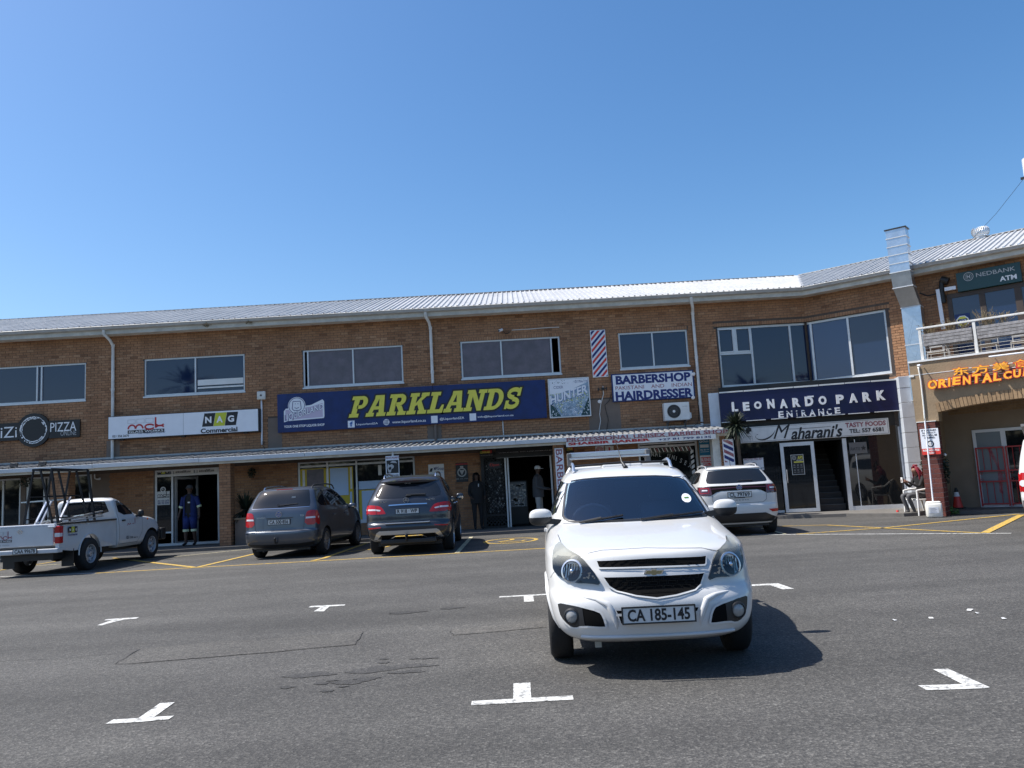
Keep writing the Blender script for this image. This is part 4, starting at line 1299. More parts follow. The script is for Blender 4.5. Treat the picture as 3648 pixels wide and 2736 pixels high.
# terrace railing, planters, bank front -
RO=.0
r0=BLK.px(D8(520,825),-.1);r1=BLK.px(D8(1650,640),-.1)
zrl=(r0[1]+r1[1])/2
mb=MB();mb.bbox(r0[0]-.05,BR_END,.06,.14,zrl-.03,zrl+.02,.008);rl=mb.build('terrace_railing','pipe_white',rb,BLK)
posts=[BLK.px(D8(550,1000),-.1)[0],BLK.px(D8(1130,900),-.1)[0]]
dpp=posts[1]-posts[0]
while posts[-1]<BR_END-dpp:posts.append(posts[-1]+dpp)
for x in posts:
 mb=MB();mb.bbox(x-.035,x+.035,.07,.13,zbt+.05,zrl-.03,.006);mb.build('post','pipe_white',rl,BLK)
for i in range(5):
 z=zbt+.09+i*.085
 mb=MB();mb.tube([(posts[0],.10,z),(BR_END,.10,z)],.005,6);mb.build('wire','gutter_grey',rl,BLK)
for i,x in enumerate(posts[:-1]):
 xl,xr=x+.06,posts[i+1]-.06
 zt0=BLK.px(D8(800,850),-.2)[1];zb0_=BLK.px(D8(800,985),-.2)[1]
 pt=fthing(BLK,(xl+xr)/2,zb0_,-.07,'planter_box',['weathered grey timber planter in the left end bay of the terrace railing','weathered grey timber planter in the second bay of the terrace railing','weathered timber planter in the third bay of the terrace','weathered timber planter in the last bay of the terrace'][min(i,3)],'planter','timber planters along the terrace railing')
 hw=(xr-xl)/2;hh=(zt0-zb0_)/4
 for j in range(4):
  mb=MB();mb.bbox(-hw-random.uniform(0,.01),hw+random.uniform(0,.01),-.02+random.uniform(-.004,.004),.0,j*hh+.005,(j+1)*hh-.005,.004);mb.build('plank','wood_weathered',pt)
  mb=MB();mb.bbox(-hw,hw,.28,.30,j*hh+.005,(j+1)*hh-.005,.004);mb.build('plank','wood_weathered',pt)
 for sx in(-hw,hw-.02):
  mb=MB();mb.box(sx,sx+.02,.001,.279,0.01,hh*4-.01);mb.build('end_board','wood_weathered',pt)
 mb=MB();mb.box(-hw+.02,hw-.02,.0,.28,hh*3,hh*3.6);mb.build('soil','bark',pt)
 gr=fthing(BLK,(xl+xr)/2,zb0_+hh*3.6,-.07-.14,'dry_plant',['dry wispy grasses growing in the left terrace planter','dry wispy grasses growing in the second terrace planter','dry grasses in the third terrace planter','dry grasses in the last terrace planter'][min(i,3)],'plant','dry plants in the terrace planters')
 mb=MB()
 cl=[(-hw*.7,.3),(hw*.1,.35),(hw*.6,.2)]if i==0 else[(-hw*.75,.45),(hw*.0,.3),(-hw*.5,.35)]
 for cx0,hh_ in cl:
  for q in range(26):
   x=cx0+random.gauss(0,.06);y=random.uniform(-.08,.08);tx=random.gauss(0,.13);h_=hh_*random.uniform(.5,1.15)
   mb.tube([(x,y,0),(x+tx*.4,y,h_*.6),(x+tx,y+random.uniform(-.04,.04),h_)],.004,3,cap=False)
   for l_ in range(3):
    t=random.uniform(.4,1);px_,pz_=x+tx*t,h_*t
    mb.add([(px_,y,pz_),(px_+.012,y,pz_+.03),(px_+random.uniform(.01,.05),y+.01,pz_+.015)],[(0,1,2)])
 mb.build('stems','leaf_dry' if i else 'leaf_dry',gr)
 # terrace furniture glimpsed through the rails
for i,(x,y)in enumerate(((.65,1.2),(1.9,1.0),(2.6,1.3))):
 c_=fthing(BLK,x,zbt-.12,-y,'terrace_chair',['small pale terrace chair behind the left planter','pale terrace chair behind the second planter','pale terrace chair beside the right end of the terrace'][i],'chair','chairs on the terrace')
 for sx in(-.2,.2):
  for sy in(-.2,.2):
   mb=MB();mb.tube([(sx*1.15,sy*1.15,0),(sx,sy,.45),(sx,sy,.8 if sy>0 else .45)],.014,6);mb.build('leg','gutter_grey',c_)
 mb=MB();mb.bbox(-.22,.22,-.22,.22,.44,.47,.01);mb.build('seat','gutter_grey',c_)
 mb=MB()
 mb.bbox(-.22,.22,.19,.22,.62,.84,.01);mb.build('backrest','gutter_grey',c_)
t_=fthing(BLK,1.2,zbt-.12,-1.5,'terrace_table','wooden terrace table between the pale chairs','table')
mb=MB();mb.bbox(-.45,.45,-.4,.4,.70,.74,.01);mb.build('table_top','wood_weathered',t_)
for sx in(-.38,.38):
 for sy in(-.33,.33):
  mb=MB();mb.box(sx-.03,sx+.03,sy-.03,sy+.03,0,.70);mb.build('leg','red_paint' if sx>9 else 'wood_weathered',t_)
  # bank window and sign on the wing wall
wa0=WING.px(D8(880,500),.0)[0];wa1=WING.px(D8(1190,450),.0)[0];wa2=WING.px(D8(1575,420),.0)[0]
wzt=WING.px(D8(1020,470),.0)[1]
mb=MB()
wz0=zbt-.1
for x0,x1 in((wa0-.12,wa0),(wa1-.05,wa1+.10),(wa2-.05,wa2+.12),(wa2+1.25,wa2+1.4)):mb.box(x0,x1,-.06,.02,wz0,wzt)
mb.box(wa0-.12,wa2+1.4,-.065,.02,wzt+.001,wzt+.12)
bwn=mb.build('bank_window','dark_brown',bld,WING)
for x0,x1 in((wa0,wa1-.05),(wa1+.10,wa2-.05),(wa2+.12,wa2+1.25)):
 mb=MB();mb.box(x0,x1,-.035,-.025,wz0,wzt);mb.build('pane','glass_dark',bwn,WING)
 # ========================== SIGNS AND THINGS ON THE WALLS
def sgn(fr,k,x0,y0,x1,y1,out,name,label,cat,kk=None,group=None,th=.12):
 """a sign whose front face fills the picture rectangle; returns (thing, half width, height)"""
 r=fr.rect(k(x0,y0),(kk or k)(x1,y1),out)
 a=(r[0]+r[1])/2
 t=fthing(fr,a,r[2],out,name,label,cat,group)
 return t,(r[1]-r[0])/2,r[3]-r[2],r
class TX:
 """puts lettering on a sign thing: picture crops -> the sign's own coordinates"""
 def __init__(s,fr,t,r,out):s.fr,s.t,s.r,s.out=fr,t,r,out;s.c=(r[0]+r[1])/2;s.b=r[2]
 def rc(s,k,x0,y0,x1,y1,kk=None):
  q=s.fr.rect(k(x0,y0),(kk or k)(x1,y1),s.out)
  return q[0]-s.c,q[1]-s.c,q[2]-s.b,q[3]-s.b
 def text(s,txt,k,x0,y0,x1,y1,m,name='lettering',lift=.004,kk=None,**kw):
  q=s.rc(k,x0,y0,x1,y1,kk)
  mb=MB();add_text(mb,txt,q[0],q[1],q[2],q[3],-lift,**kw);return mb.build(name,m,s.t)
 def rect(s,k,x0,y0,x1,y1,m,name='print',lift=.002,kk=None,slant=0):
  q=s.rc(k,x0,y0,x1,y1,kk)
  mb=MB();mb.prism([(q[0],q[2]),(q[1],q[2]),(q[1]+slant,q[3]),(q[0]+slant,q[3])],-lift-.001,-lift+.0005);return mb.build(name,m,s.t)
  # ---- pizza sign (black disc with side bars)
c0=MAIN.px(A1(375,1365),.1);rr_=(MAIN.px(A1(565,1365),.1)[0]-MAIN.px(A1(185,1365),.1)[0])/2
bz0=MAIN.px(A1(895,1440),.1)[1];bz1=MAIN.px(A1(895,1243),.1)[1];bx1=MAIN.px(A1(895,1340),.1)[0]
t=fthing(MAIN,c0[0],c0[1],.1,'pizza_sign','black pizza sign with a brushed white ring between two side bars','sign')
mb=MB();mb.disc(rr_,-.0,.08,n=48);mb.build('disc','sign_black',t)
hz0,hz1=bz0-c0[1],bz1-c0[1]
mb=MB();mb.box(rr_*.9,bx1-c0[0],.01,.07,hz0,hz1);mb.build('side_bar','sign_black',t)
mb=MB();mb.box(-(bx1-c0[0])-.1,-rr_*.9,.01,.07,hz0,hz1);mb.build('side_bar','sign_black',t)
mb=MB();random.seed(5)
for k in range(60):
 a=2*math.pi*k/60;b=2*math.pi*(k+1.02)/60
 for ro,ri,cond in((.80,.745+random.uniform(-.03,.03),True),(.70,.655+random.uniform(-.02,.02),.05<(k/60)<.9 and not .1<(k/60)<.2)):
  if not cond:continue
  if ro>.75 and .50<k/60<.72 and random.random()<.55:continue
  ro+=random.uniform(-.015,.015)
  mb.prism([(rr_*ro*math.cos(a),rr_*ro*math.sin(a)),(rr_*ro*math.cos(b),rr_*ro*math.sin(b)),(rr_*ri*math.cos(b),rr_*ri*math.sin(b)),(rr_*ri*math.cos(a),rr_*ri*math.sin(a))],-.004,-.001)
mb.build('brush_ring','text_white',t)
def lt1(txt,x0,y0,x1,y1,m='text_white',lift=.0):
 q=MAIN.rect(A1(x0,y0),A1(x1,y1),.1)
 mb=MB();add_text(mb,txt,q[0]-c0[0],q[1]-c0[0],q[2]-c0[1],q[3]-c0[1],lift);mb.build('lettering',m,t)
lt1('iZi',8,1335,190,1445);lt1('PIZZA',567,1285,858,1370);lt1('ONLINE',682,1378,858,1420,'text_grey')
# ---- glass works light box
t,hw,H,r=sgn(MAIN,A1,1215,1215,1018,1380,.28,'light_box_sign','long white light box sign of the glass works with yellow and black letter tiles','sign',kk=A3)
mb=MB();mb.bbox(-hw,hw,.004,.26,0,H,.01);mb.build('case','sign_black',t)
mb=MB();mb.box(-hw+.02,-.0-.004,0,.004,.02,H-.02);mb.build('face_panel','sign_white',t)
mb=MB();mb.box(.004,hw-.02,0,.004,.02,H-.02);mb.build('face_panel','sign_white',t)
T=TX(MAIN,t,r,.28)
def mck_logo(T,q,dark='text_maroon',parts=True,par=None):
 """three window outlines over the lower-case letters and a black band; q = box in sign coordinates"""
 x0,x1,z0,z1=q;w_=x1-x0;h_=z1-z0
 mb=MB()
 for i in range(3):
  a=x0+w_*(.0+.245*i);b=a+w_*.21;c=z0+h_*.66;d=z0+h_*(.92+.02*i)
  e=w_*.008
  for u in((a,b,c,c+e),(a,b,d-e,d),(a,a+e,c,d),(b-e,b,c,d)):mb.box(u[0],u[1],-.004,-.001,u[2],u[3])
 mb.build('window_outlines','text_grey',T.t)
 mb=MB();cyb=z0+h_*.30;s_=w_*.022
 def arcs(pts,wd):
  for i in range(len(pts)-1):mb.bar((pts[i][0],-.003,pts[i][1]),(pts[i+1][0],-.003,pts[i+1][1]),.003,wd,up=(0,1,0))
 def bow(cx_,cz_,rx,rz_,t0,t1,wd,n=10):
  p=[(cx_+rx*math.cos(t0+(t1-t0)*k/n),cz_+rz_*math.sin(t0+(t1-t0)*k/n))for k in range(n+1)]
  for i in range(n):
   (ax,az),(bx,bz)=p[i],p[i+1];dx,dz_=bx-ax,bz-az;L=math.hypot(dx,dz_)or 1;nx,nz=-dz_/L*wd/2,dx/L*wd/2
   mb.prism([(ax-nx,az-nz),(bx-nx,bz-nz),(bx+nx,bz+nz),(ax+nx,az+nz)],-.004-.0004*(i%2),-.001)
 W2=w_*.045;hh=h_*.26
 bow(x0+w_*.115,cyb,w_*.10,hh,0,math.pi,W2);bow(x0+w_*.315,cyb,w_*.10,hh,0,math.pi,W2)
 bow(x0+w_*.60,cyb+hh*.35,w_*.13,hh*.62,.5,5.8,W2)
 mb.box(x0+w_*.74,x0+w_*.74+W2,-.004,-.001,cyb,z1)
 bow(x0+w_*.88,cyb+hh*1.05,w_*.11,hh*.55,math.pi*1.1,math.pi*1.9,W2)
 bow(x0+w_*.88,cyb-hh*.02,w_*.11,hh*.55,math.pi*.1,math.pi*.9,W2)
 mb.build('logo_letters','text_red' if dark=='red' else dark,T.t)
 mb=MB();mb.box(x0,x1,-.003,-.001,z0,z0+h_*.22);mb.build('logo_band','text_black',T.t)
 mb=MB();add_text(mb,'GLASS WORKS',x0+w_*.03,x1-w_*.03,z0+h_*.04,z0+h_*.18,-.005,bold=.01);mb.build('lettering','text_white',T.t)
def nag_logo(T,q,word=True):
 x0,x1,z0,z1=q;w_=x1-x0;h_=z1-z0;s_=h_*.12;zb_=z0+h_*.33
 tw_=(w_-s_)/3.06
 for i,(ch,m_)in enumerate((('N','text_black'),('A','lime'),('G','text_black'))):
  a=x0+i*tw_*1.02
  mb=MB();mb.prism([(a,zb_),(a+tw_,zb_),(a+tw_+s_,z1),(a+s_,z1)],-.003,-.001);mb.build('letter_tile',m_,T.t)
  mb=MB();add_text(mb,ch,a+tw_*.28,a+tw_*.85,zb_+h_*.17,zb_+h_*.50,-.005,bold=.04);mb.build('lettering','text_white',T.t)
 if word:
  mb=MB();add_text(mb,'Commercial',x0-w_*.04,x1-w_*.03,z0,z0+h_*.24,-.004,bold=.035);mb.build('lettering','text_black',T.t)
mck_logo(T,T.rc(A1,1438,1238,1850,1385),'red')
T.text('021 556 2670',A1,1265,1425,1453,1440,'text_black',bold=.02)
T.text('Your mobile glass Experts!',A1,1555,1395,1865,1400,'text_navy',shear=.4)
nag_logo(T,T.rc(A3,378,1180,790,1380))
for a in(-hw+.35,-.1,hw-.5):
 mb=MB();mb.box(a,a+.12,.05,.16,-.04,0);mb.build('bracket','black_iron',t)
 # ---- long navy liquor sign, panels side by side
t,hw,H,r=sgn(MAIN,A7,136,388,1420,1385,.16,'liquor_shop_sign','long navy blue liquor shop sign with big yellow slab lettering','sign',kk=A8)
T=TX(MAIN,t,r,.16)
seam=T.rc(A7,2190,300,2200,760)[0]
for x0,x1 in((-hw,seam-.004),(seam+.004,hw)):
 mb=MB();mb.bbox(x0,x1,.0,.14,0,H,.006);mb.build('panel','navy',t)
 # slab-serif letters drawn as polygons in a unit box, slanted
def slab(ch):
 """polygon pieces for a heavy slab letter, x 0..w, z 0..1"""
 s=.30;f=.17
 if ch=='P':return 1.0,[('r',.08,0,.62,f),('r',.18,f,.18+s,1-f),('r',.02,1-f,.70,1),('d',.62,.70,.36,.30,.13)]
 if ch=='A':return 1.12,[('r',0,0,.46,f),('r',.62,0,1.14,f),('p',[(.10,f),(.34,f),(.62,1),(.36,1)]),('p',[(.72,f),(1.02,f),(.82,1),(.52,1)]),('r',.38,.32,.80,.47),('r',.30,1-f*.8,.70,1)]
 if ch=='R':return 1.12,[('r',.04,0,.56,f),('r',.15,f,.15+s,1-f),('r',.0,1-f,.72,1),('d',.62,.72,.36,.28,.12),('p',[(.50,.45),(.80,.45),(1.0,f),(.72,f)]),('r',.66,0,1.14,f)]
 if ch=='K':return 1.15,[('r',.02,0,.54,f),('r',.13,f,.13+s,1-f),('r',.02,1-f,.54,1),('p',[(.42,.50),(.42,.36),(.55,.45),(.98,1-f),(.70,1-f)]),('r',.66,1-f,1.12,1),('p',[(.50,.52),(.72,.64),(1.04,f),(.72,f)]),('r',.66,0,1.16,f)]
 if ch=='L':return .92,[('r',.02,0,.92,f),('r',.15,f,.15+s,1-f),('r',.02,1-f,.58,1),('p',[(.70,f),(.92,f),(.92,.38),(.80,.38)])]
 if ch=='N':return 1.12,[('r',.0,0,.46,f),('r',.10,f,.10+s*.85,1-f),('r',.0,1-f,.42,1),('p',[(.78,0),(1.02,0),(1.02,f*.5),(.42,1),(.16,1)]),('r',.78,f*.5,1.02,1-f),('r',.66,1-f,1.14,1)]
 if ch=='D':return 1.06,[('r',.0,0,.55,f),('r',.12,f,.12+s,1-f),('r',.0,1-f,.55,1),('d',.50,.50,.52,.50,.24)]
 if ch=='S':return .95,[('s',)]
def slab_polys(ch):
 w_,ps=slab(ch);out=[]
 for p in ps:
  if p[0]=='r':out.append([(p[1],p[2]),(p[3],p[2]),(p[3],p[4]),(p[1],p[4])])
  elif p[0]=='p':
   q=p[1];ar=sum(q[i][0]*q[(i+1)%len(q)][1]-q[(i+1)%len(q)][0]*q[i][1]for i in range(len(q)))
   out.append(q if ar>0 else q[::-1])
  elif p[0]=='d':
   _,cx_,cz_,rx,rz_,inn=p;N=12;wd=.17
   for k in range(N):
    t0=-math.pi/2+math.pi*k/N;t1=-math.pi/2+math.pi*(k+1)/N
    ox,iz=rx,rz_-wd;ix=rx-.27
    out.append([(cx_+ix*math.cos(t0),cz_+iz*math.sin(t0)),(cx_+rx*math.cos(t0),cz_+rz_*math.sin(t0)),(cx_+rx*math.cos(t1),cz_+rz_*math.sin(t1)),(cx_+ix*math.cos(t1),cz_+iz*math.sin(t1))])
   out.append([(cx_-.2,cz_+rz_-wd),(cx_+.005,cz_+rz_-wd),(cx_+.005,cz_+rz_),(cx_-.2,cz_+rz_)])
   out.append([(cx_-.2,cz_-rz_),(cx_+.005,cz_-rz_),(cx_+.005,cz_-rz_+wd),(cx_-.2,cz_-rz_+wd)])
  elif p[0]=='s':
   pts=[]
   for k in range(15):a=.35+(math.pi*1.5-.35)*k/14;pts.append((.48+.31*math.cos(a),.73+.185*math.sin(a)))
   for k in range(15):a=math.pi/2-(math.pi*1.5-.35)*k/14;pts.append((.48+.31*math.cos(a),.27+.185*math.sin(a)))
   wd=.20
   for i in range(len(pts)-1):
    (ax,az),(bx,bz)=pts[i],pts[i+1];L=math.hypot(bx-ax,bz-az)or 1
    nx,nz=-(bz-az)/L*wd/2,(bx-ax)/L*wd/2;ex,ez=(bx-ax)*.2,(bz-az)*.2
    out.append([(ax-nx-ex,az-nz-ez),(bx-nx+ex,bz-nz+ez),(bx+nx+ex,bz+nz+ez),(ax+nx-ex,az+nz-ez)])
   out.append([(.66,.60),(.86,.60),(.86,1),(.74,1)]);out.append([(.08,0),(.20,0),(.28,.40),(.08,.40)])
 return w_,out
word='PARKLANDS'
tot=sum(slab(c)[0]for c in word)+.06*(len(word)-1)
q=T.rc(A7,1050,415,1160,1285,kk=A8)
q=(T.rc(A7,1050,400,1100,680)[0],T.rc(A8,900,1040,1170,1280)[1],T.rc(A7,1050,415,1200,684)[2],T.rc(A7,1120,417,1200,684)[3])
q=(q[0],q[1],(T.rc(A7,1050,415,1200,684)[2]+T.rc(A8,900,1045,1040,1285)[2])/2,(T.rc(A7,1120,417,1200,684)[3]+T.rc(A8,1000,1050,1040,1285)[3])/2)
Hh=q[3]-q[2];sh=.30*Hh;sc_=(q[1]-q[0]-sh)/tot
x=q[0]
for ch in word:
 w_,ps=slab_polys(ch)
 mb=MB();mo=MB()
 for i,p in enumerate(ps):
  P=[(x+a*sc_+b*sh,q[2]+b*Hh)for a,b in p]
  mb.prism(P,-.012-.0006*(i%5),-.009)
  cxm=sum(a for a,b in P)/len(P);czq=sum(b for a,b in P)/len(P);e=.052
  Q=[]
  n_=len(P)
  for j in range(n_):
   a=Vector(P[j-1]);b=Vector(P[j]);c=Vector(P[(j+1)%n_])
   d1=(b-a).normalized();d2=(c-b).normalized()
   n1=Vector((d1.y,-d1.x));n2=Vector((d2.y,-d2.x));nn=(n1+n2)
   if nn.length<.3:nn=n1
   nn=nn.normalized()*e/max(.5,nn.normalized().dot(n1))
   Q.append((b.x+nn.x,b.y+nn.y))
  mo.prism(Q,-.006-.0005*(i%5),-.001)
 mo.build('letter_outline','text_black',t);mb.build('letter','text_yellow',t)
 x+=(w_+.06)*sc_
T.text('LiquorlandZA',A7,1178,770,1462,785,'text_white',bold=.012)
T.text('www.liquorland.co.za',A7,1648,735,2093,755,'text_white',bold=.012)
T.text('@LiquorlandZA',A8,210,1385,487,1405,'text_white',bold=.012)
T.text('info@liquorland.co.za',A8,638,1365,1042,1370,'text_white',bold=.012)
def fixh(o,h_=None):return o
for k,x0,y0,x1,y1 in((A7,1065,735,1157,820),(A8,112,1365,188,1442),(A8,545,1338,622,1415)):
 q=T.rc(k,x0,y0,x1,y1);mb=MB();mb.bbox(q[0],q[1],-.004,-.0005,q[2],q[3],.0014);mb.build('icon_tile','sign_white',t)
q=T.rc(A7,1065,735,1157,820);mb=MB();add_text(mb,'f',q[0]+.06,q[1]-.05,q[2]+.03,q[3]-.03,-.006,bold=.03);mb.build('icon_letter','blue_mid',t)
q=T.rc(A7,1530,705,1615,798);cx_,cz_=(q[0]+q[1])/2,(q[2]+q[3])/2;r_=(q[1]-q[0])/2
mb=MB();mb.disc(r_,-.004,-.001,cx_,cz_);mb.build('globe_icon','text_white',t)
mb=MB()
for i in(-1,0,1):
 mb.box(cx_-r_*.92,cx_+r_*.92,-.0055,-.0042,cz_+i*r_*.45-.006,cz_+i*r_*.45+.006)
 mb.box(cx_+i*r_*.42-.006,cx_+i*r_*.42+.006,-.0062,-.0057,cz_-r_*.9,cz_+r_*.9)
mb.build('globe_lines','navy',t)
# emblem: disc, slanted plate with name, strapline
q=T.rc(A7,225,570,760,705)
mb=MB()
mb.prism([(q[0],q[2]-.02),(q[1]-.02,q[2]+.02),(q[1],q[2]+.08),(q[1],q[3]+.16),(q[1]-.05,q[3]+.22),(q[1]-.42,q[3]+.06),(q[0]+.06,q[3]-.02),(q[0],q[3]-.10)],-.003,-.001)
mb.build('emblem_plate','sign_white',t)
mb=MB()
mb.prism([(q[0]+.05,q[2]+.02),(q[1]-.05,q[2]+.06),(q[1]-.05,q[3]+.10),(q[1]-.45,q[3]+.0),(q[0]+.05,q[3]-.06)],-.0045,-.0032)
mb.build('emblem_field','pink_grey',t)
d_=T.rc(A7,278,428,512,645);cx_,cz_=(d_[0]+d_[1])/2,(d_[2]+d_[3])/2;r_=(d_[1]-d_[0])/2
mb=MB();mb.disc(r_,-.006,-.001,cx_,cz_);mb.build('emblem_disc','sign_white',t)
mb=MB();mb.ring(r_*.93,r_*.87,-.0075,-.0062,cx_,cz_);mb.build('emblem_ring','text_navy',t)
mb=MB();e=r_*.5
for a,b in(((-.42,.5),(.42,.5)),((.42,.5),(.52,-.35)),((-.42,.5),(-.52,-.35)),((-.52,-.35),(-.3,-.55)),((.52,-.35),(.3,-.55)),((-.3,-.55),(.3,-.55)),((-.2,-.80),(.2,-.80)),((0,-.55),(0,-.8)),((-.25,-.2),(0,-.32)),((0,-.32),(.25,-.2)),((-.2,.22),(-.1,.22)),((.1,.22),(.2,.22))):
 mb.bar((cx_+a[0]*r_,-.0075,cz_+a[1]*r_),(cx_+b[0]*r_,-.0075,cz_+b[1]*r_),.018,.002,up=(0,1,0))
mb.build('emblem_drawing','text_navy',t)
qq=T.rc(A7,225,520,750,735)
zA,zB=T.rc(A7,225,660,300,770)[2:],T.rc(A7,690,510,750,590)[2:]
for bo,m_,lf_ in((.07,'text_navy',.008),(.02,'sign_white',.011)):
 mb=MB();vs,fs=text_geo('LIQUORLAND',bo)
 lo=min(v.x for v in vs),min(v.y for v in vs);hi=max(v.x for v in vs),max(v.y for v in vs)
 P=[]
 for v in vs:
  fx=(v.x-lo[0])/(hi[0]-lo[0]);fz=(v.y-lo[1])/(hi[1]-lo[1])
  b_=zA[0]+(zB[0]-zA[0])*fx;h_=(zA[1]-zA[0])+((zB[1]-zB[0])-(zA[1]-zA[0]))*fx
  P.append((qq[0]+fx*(qq[1]-qq[0]),-lf_,b_+fz*h_))
 mb.add(P,fs);mb.build('emblem_name',m_,t)
T.text('YOUR ONE STOP LIQUOR SHOP',A7,228,797,760,805,'text_white',bold=.03)
mat('cider_blue',(.26,.36,.46),.5,var=.35,vscale=5)
# ---- cider advert panel
t,hw,H,r=sgn(MAIN,A8,1425,950,1918,1365,.20,'cider_poster','square cider advert of a frosted bottle at the right end of the navy sign','sign')
T=TX(MAIN,t,r,.20)
mb=MB();mb.bbox(-hw,hw,0,.16,0,H,.008);mb.build('frame','sign_cream',t)
mb=MB();mb.box(-hw+.03,hw-.03,-.002,.0005,.03,H-.03);mb.build('print_field','cider_blue',t)
mb=MB();mb.prism([(-hw+.04,.04),(-hw*.45,.04),(-hw+.04,H*.45)],-.004,-.0025);mb.build('dark_corner','bank_green',t);mb=MB();mb.prism([(hw*.5,.04),(hw-.04,.04),(hw-.04,H*.5)],-.004,-.0025);mb.build('dark_corner','bank_green',t)
mb=MB()
mb.prism([(-hw+.04,H*.60),(-hw*.5,H*.60+.02),(hw*.2,H*.72),(hw-.04,H*.88),(hw-.04,H-.04),(-hw+.04,H-.04)][::1],-.0045,-.0028);mb.build('label_top','sign_white',t)
mb=MB();random.seed(9)
for i in range(420):
 x=random.uniform(-hw+.06,hw-.06);z=random.uniform(.06,H*.62);s_=random.uniform(.006,.018)
 if abs(x)>(hw-.05)*(.35+.6*z/(H*.5)):continue
 if abs(x)<hw*.33 and z<H*.4:continue
 mb.prism([(x-s_,z),(x,z-s_),(x+s_,z),(x,z+s_)],-.0052-.0002*(i%3),-.003)
mb.build('frost_specks','lime',t,kind='stuff')
mb=MB()
for i in range(500):
 x=random.uniform(-hw+.06,hw-.06);z=random.uniform(.06,H*.95);s_=random.uniform(.006,.02)
 if H*.62<z<H*.86:continue
 mb.prism([(x-s_,z),(x,z-s_),(x+s_,z),(x,z+s_)],-.0060-.0002*(i%3),-.003)
mb.build('frost_specks','sign_white',t,kind='stuff')
mb=MB()
for i in range(260):
 x=random.uniform(-hw+.06,hw-.06);z=random.uniform(.06,H*.95);s_=random.uniform(.006,.016)
 if H*.55<z<H*.86:continue
 mb.prism([(x-s_,z),(x,z-s_),(x+s_,z),(x,z+s_)],-.0070-.0002*(i%3),-.003)
mb.build('frost_specks','bank_green',t,kind='stuff')
mb=MB();vs,fs=text_geo('HUNTER',.03)
lo=min(v.x for v in vs),min(v.y for v in vs);hi=max(v.x for v in vs),max(v.y for v in vs)
for dx,m_,lf_ in((.012,'blue_mid',.008),(0,'sign_white',.010)):
 mb=MB();mb.add([(-hw+.04+dx+(v.x-lo[0])/(hi[0]-lo[0])*(2*hw-.1),-lf_,H*(.34+.26*(v.x-lo[0])/(hi[0]-lo[0]))-dx+(v.y-lo[1])/(hi[1]-lo[1])*H*.22)for v in vs],fs);mb.build('lettering',m_,t)
T.text('CIDER',A8,1490,1030,1600,1055,'text_navy',lift=.006);T.text('EXTRA CRI',A8,1730,965,1875,985,'text_navy',lift=.006)
# ---- barber stripes board
t,hw,H,r=sgn(MAIN,A8,1900,402,2108,922,.07,'barber_pole_board','tall white board with slanted red and blue barber stripes high on the brick wall','sign')
mb=MB();mb.bbox(-hw,hw,0,.05,0,H,.006);mb.build('board','sign_white',t)
def stripes(t,hw,H,n_,m1,m2,slope,wd,y=-.003,mx=.02,ph=0.0,flip=False):
 k=0;z=-2*hw*slope+ph
 per=(H+2*hw*slope)/n_
 while z<H:
  P=[]
  a0,a1=-hw+mx,hw-mx
  zl,zr_=(z,z+(a1-a0)*slope)if not flip else(z+(a1-a0)*slope,z)
  poly=[(a0,zl),(a1,zr_),(a1,zr_+wd),(a0,zl+wd)]
  # clip to the board
  def clip(poly,zc,keep_above):
   out=[]
   for i in range(len(poly)):
    p,q=poly[i-1],poly[i]
    ip=(p[1]>=zc)==keep_above or p[1]==zc;iq=(q[1]>=zc)==keep_above or q[1]==zc
    if ip!=iq:
     tt=(zc-p[1])/(q[1]-p[1]);out.append((p[0]+(q[0]-p[0])*tt,zc))
    if iq:out.append(q)
   return out
  poly=clip(clip(poly,mx,True),H-mx,False)
  if len(poly)>=3:
   mb=MB();mb.prism(poly,y-.001,y+.0015);mb.build('stripe',m1 if k%2==0 else m2,t)
  z+=per;k+=1
stripes(t,hw,H,11.0,'text_navy','red_bright',1.10,.10,ph=.02)
# ---- barbershop sign
t,hw,H,r=sgn(MAIN,D2,715,738,1668,1000,.09,'barbershop_sign','white and blue barbershop hairdresser board below the upper window','sign')
T=TX(MAIN,t,r,.09)
mb=MB();mb.bbox(-hw,hw,0,.06,0,H,.006);mb.build('board','navy',t)
mb=MB();mb.box(-hw+.045,hw-.045,-.002,.0005,.035,H-.035);mb.build('field','sign_white',t)
T.text('BARBERSHOP',D2,765,757,1615,810,'text_navy',bold=.045)
T.text('PAKISTANI    AND    INDIAN',D2,765,875,1628,868,'text_maroon',bold=.004)
T.text('HAIRDRESSER',D2,765,935,1645,990,'text_navy',bold=.045)
# small lamps and brackets clamped to it
def spot(fr,p,out,label,body='sign_white',sz=.06,rot=0.0,grp=None):
 a,z=fr.px(p,out)
 t=fthing(fr,a,z,out,'spotlight',label,'lamp',grp)
 mb=MB();mb.smooth=True;mb.lathe([(.01,0),(sz*.5,.0),(sz,sz*1.1),(sz*.95,sz*1.3),(.002,sz*1.5)],14,Matrix.Rotation(rad(120),4,'X')@Matrix.Rotation(rot,4,'Y'));mb.build('head',body,t,auto=50)
 mb=MB();mb.tube([(0,.0,0),(0,.06,.02),(.04,out,.04)],.012,6);mb.build('arm','black_iron',t)
 return t
spot(MAIN,D2(1640,725),.22,'small bulb lamp at the upper right corner of the barbershop board')
spot(MAIN,D2(1635,990),.22,'small bulb lamp at the lower right corner of the barbershop board')
spot(MAIN,D2(585,1035),.2,'small white bulb lamp on the brown plaster panel')
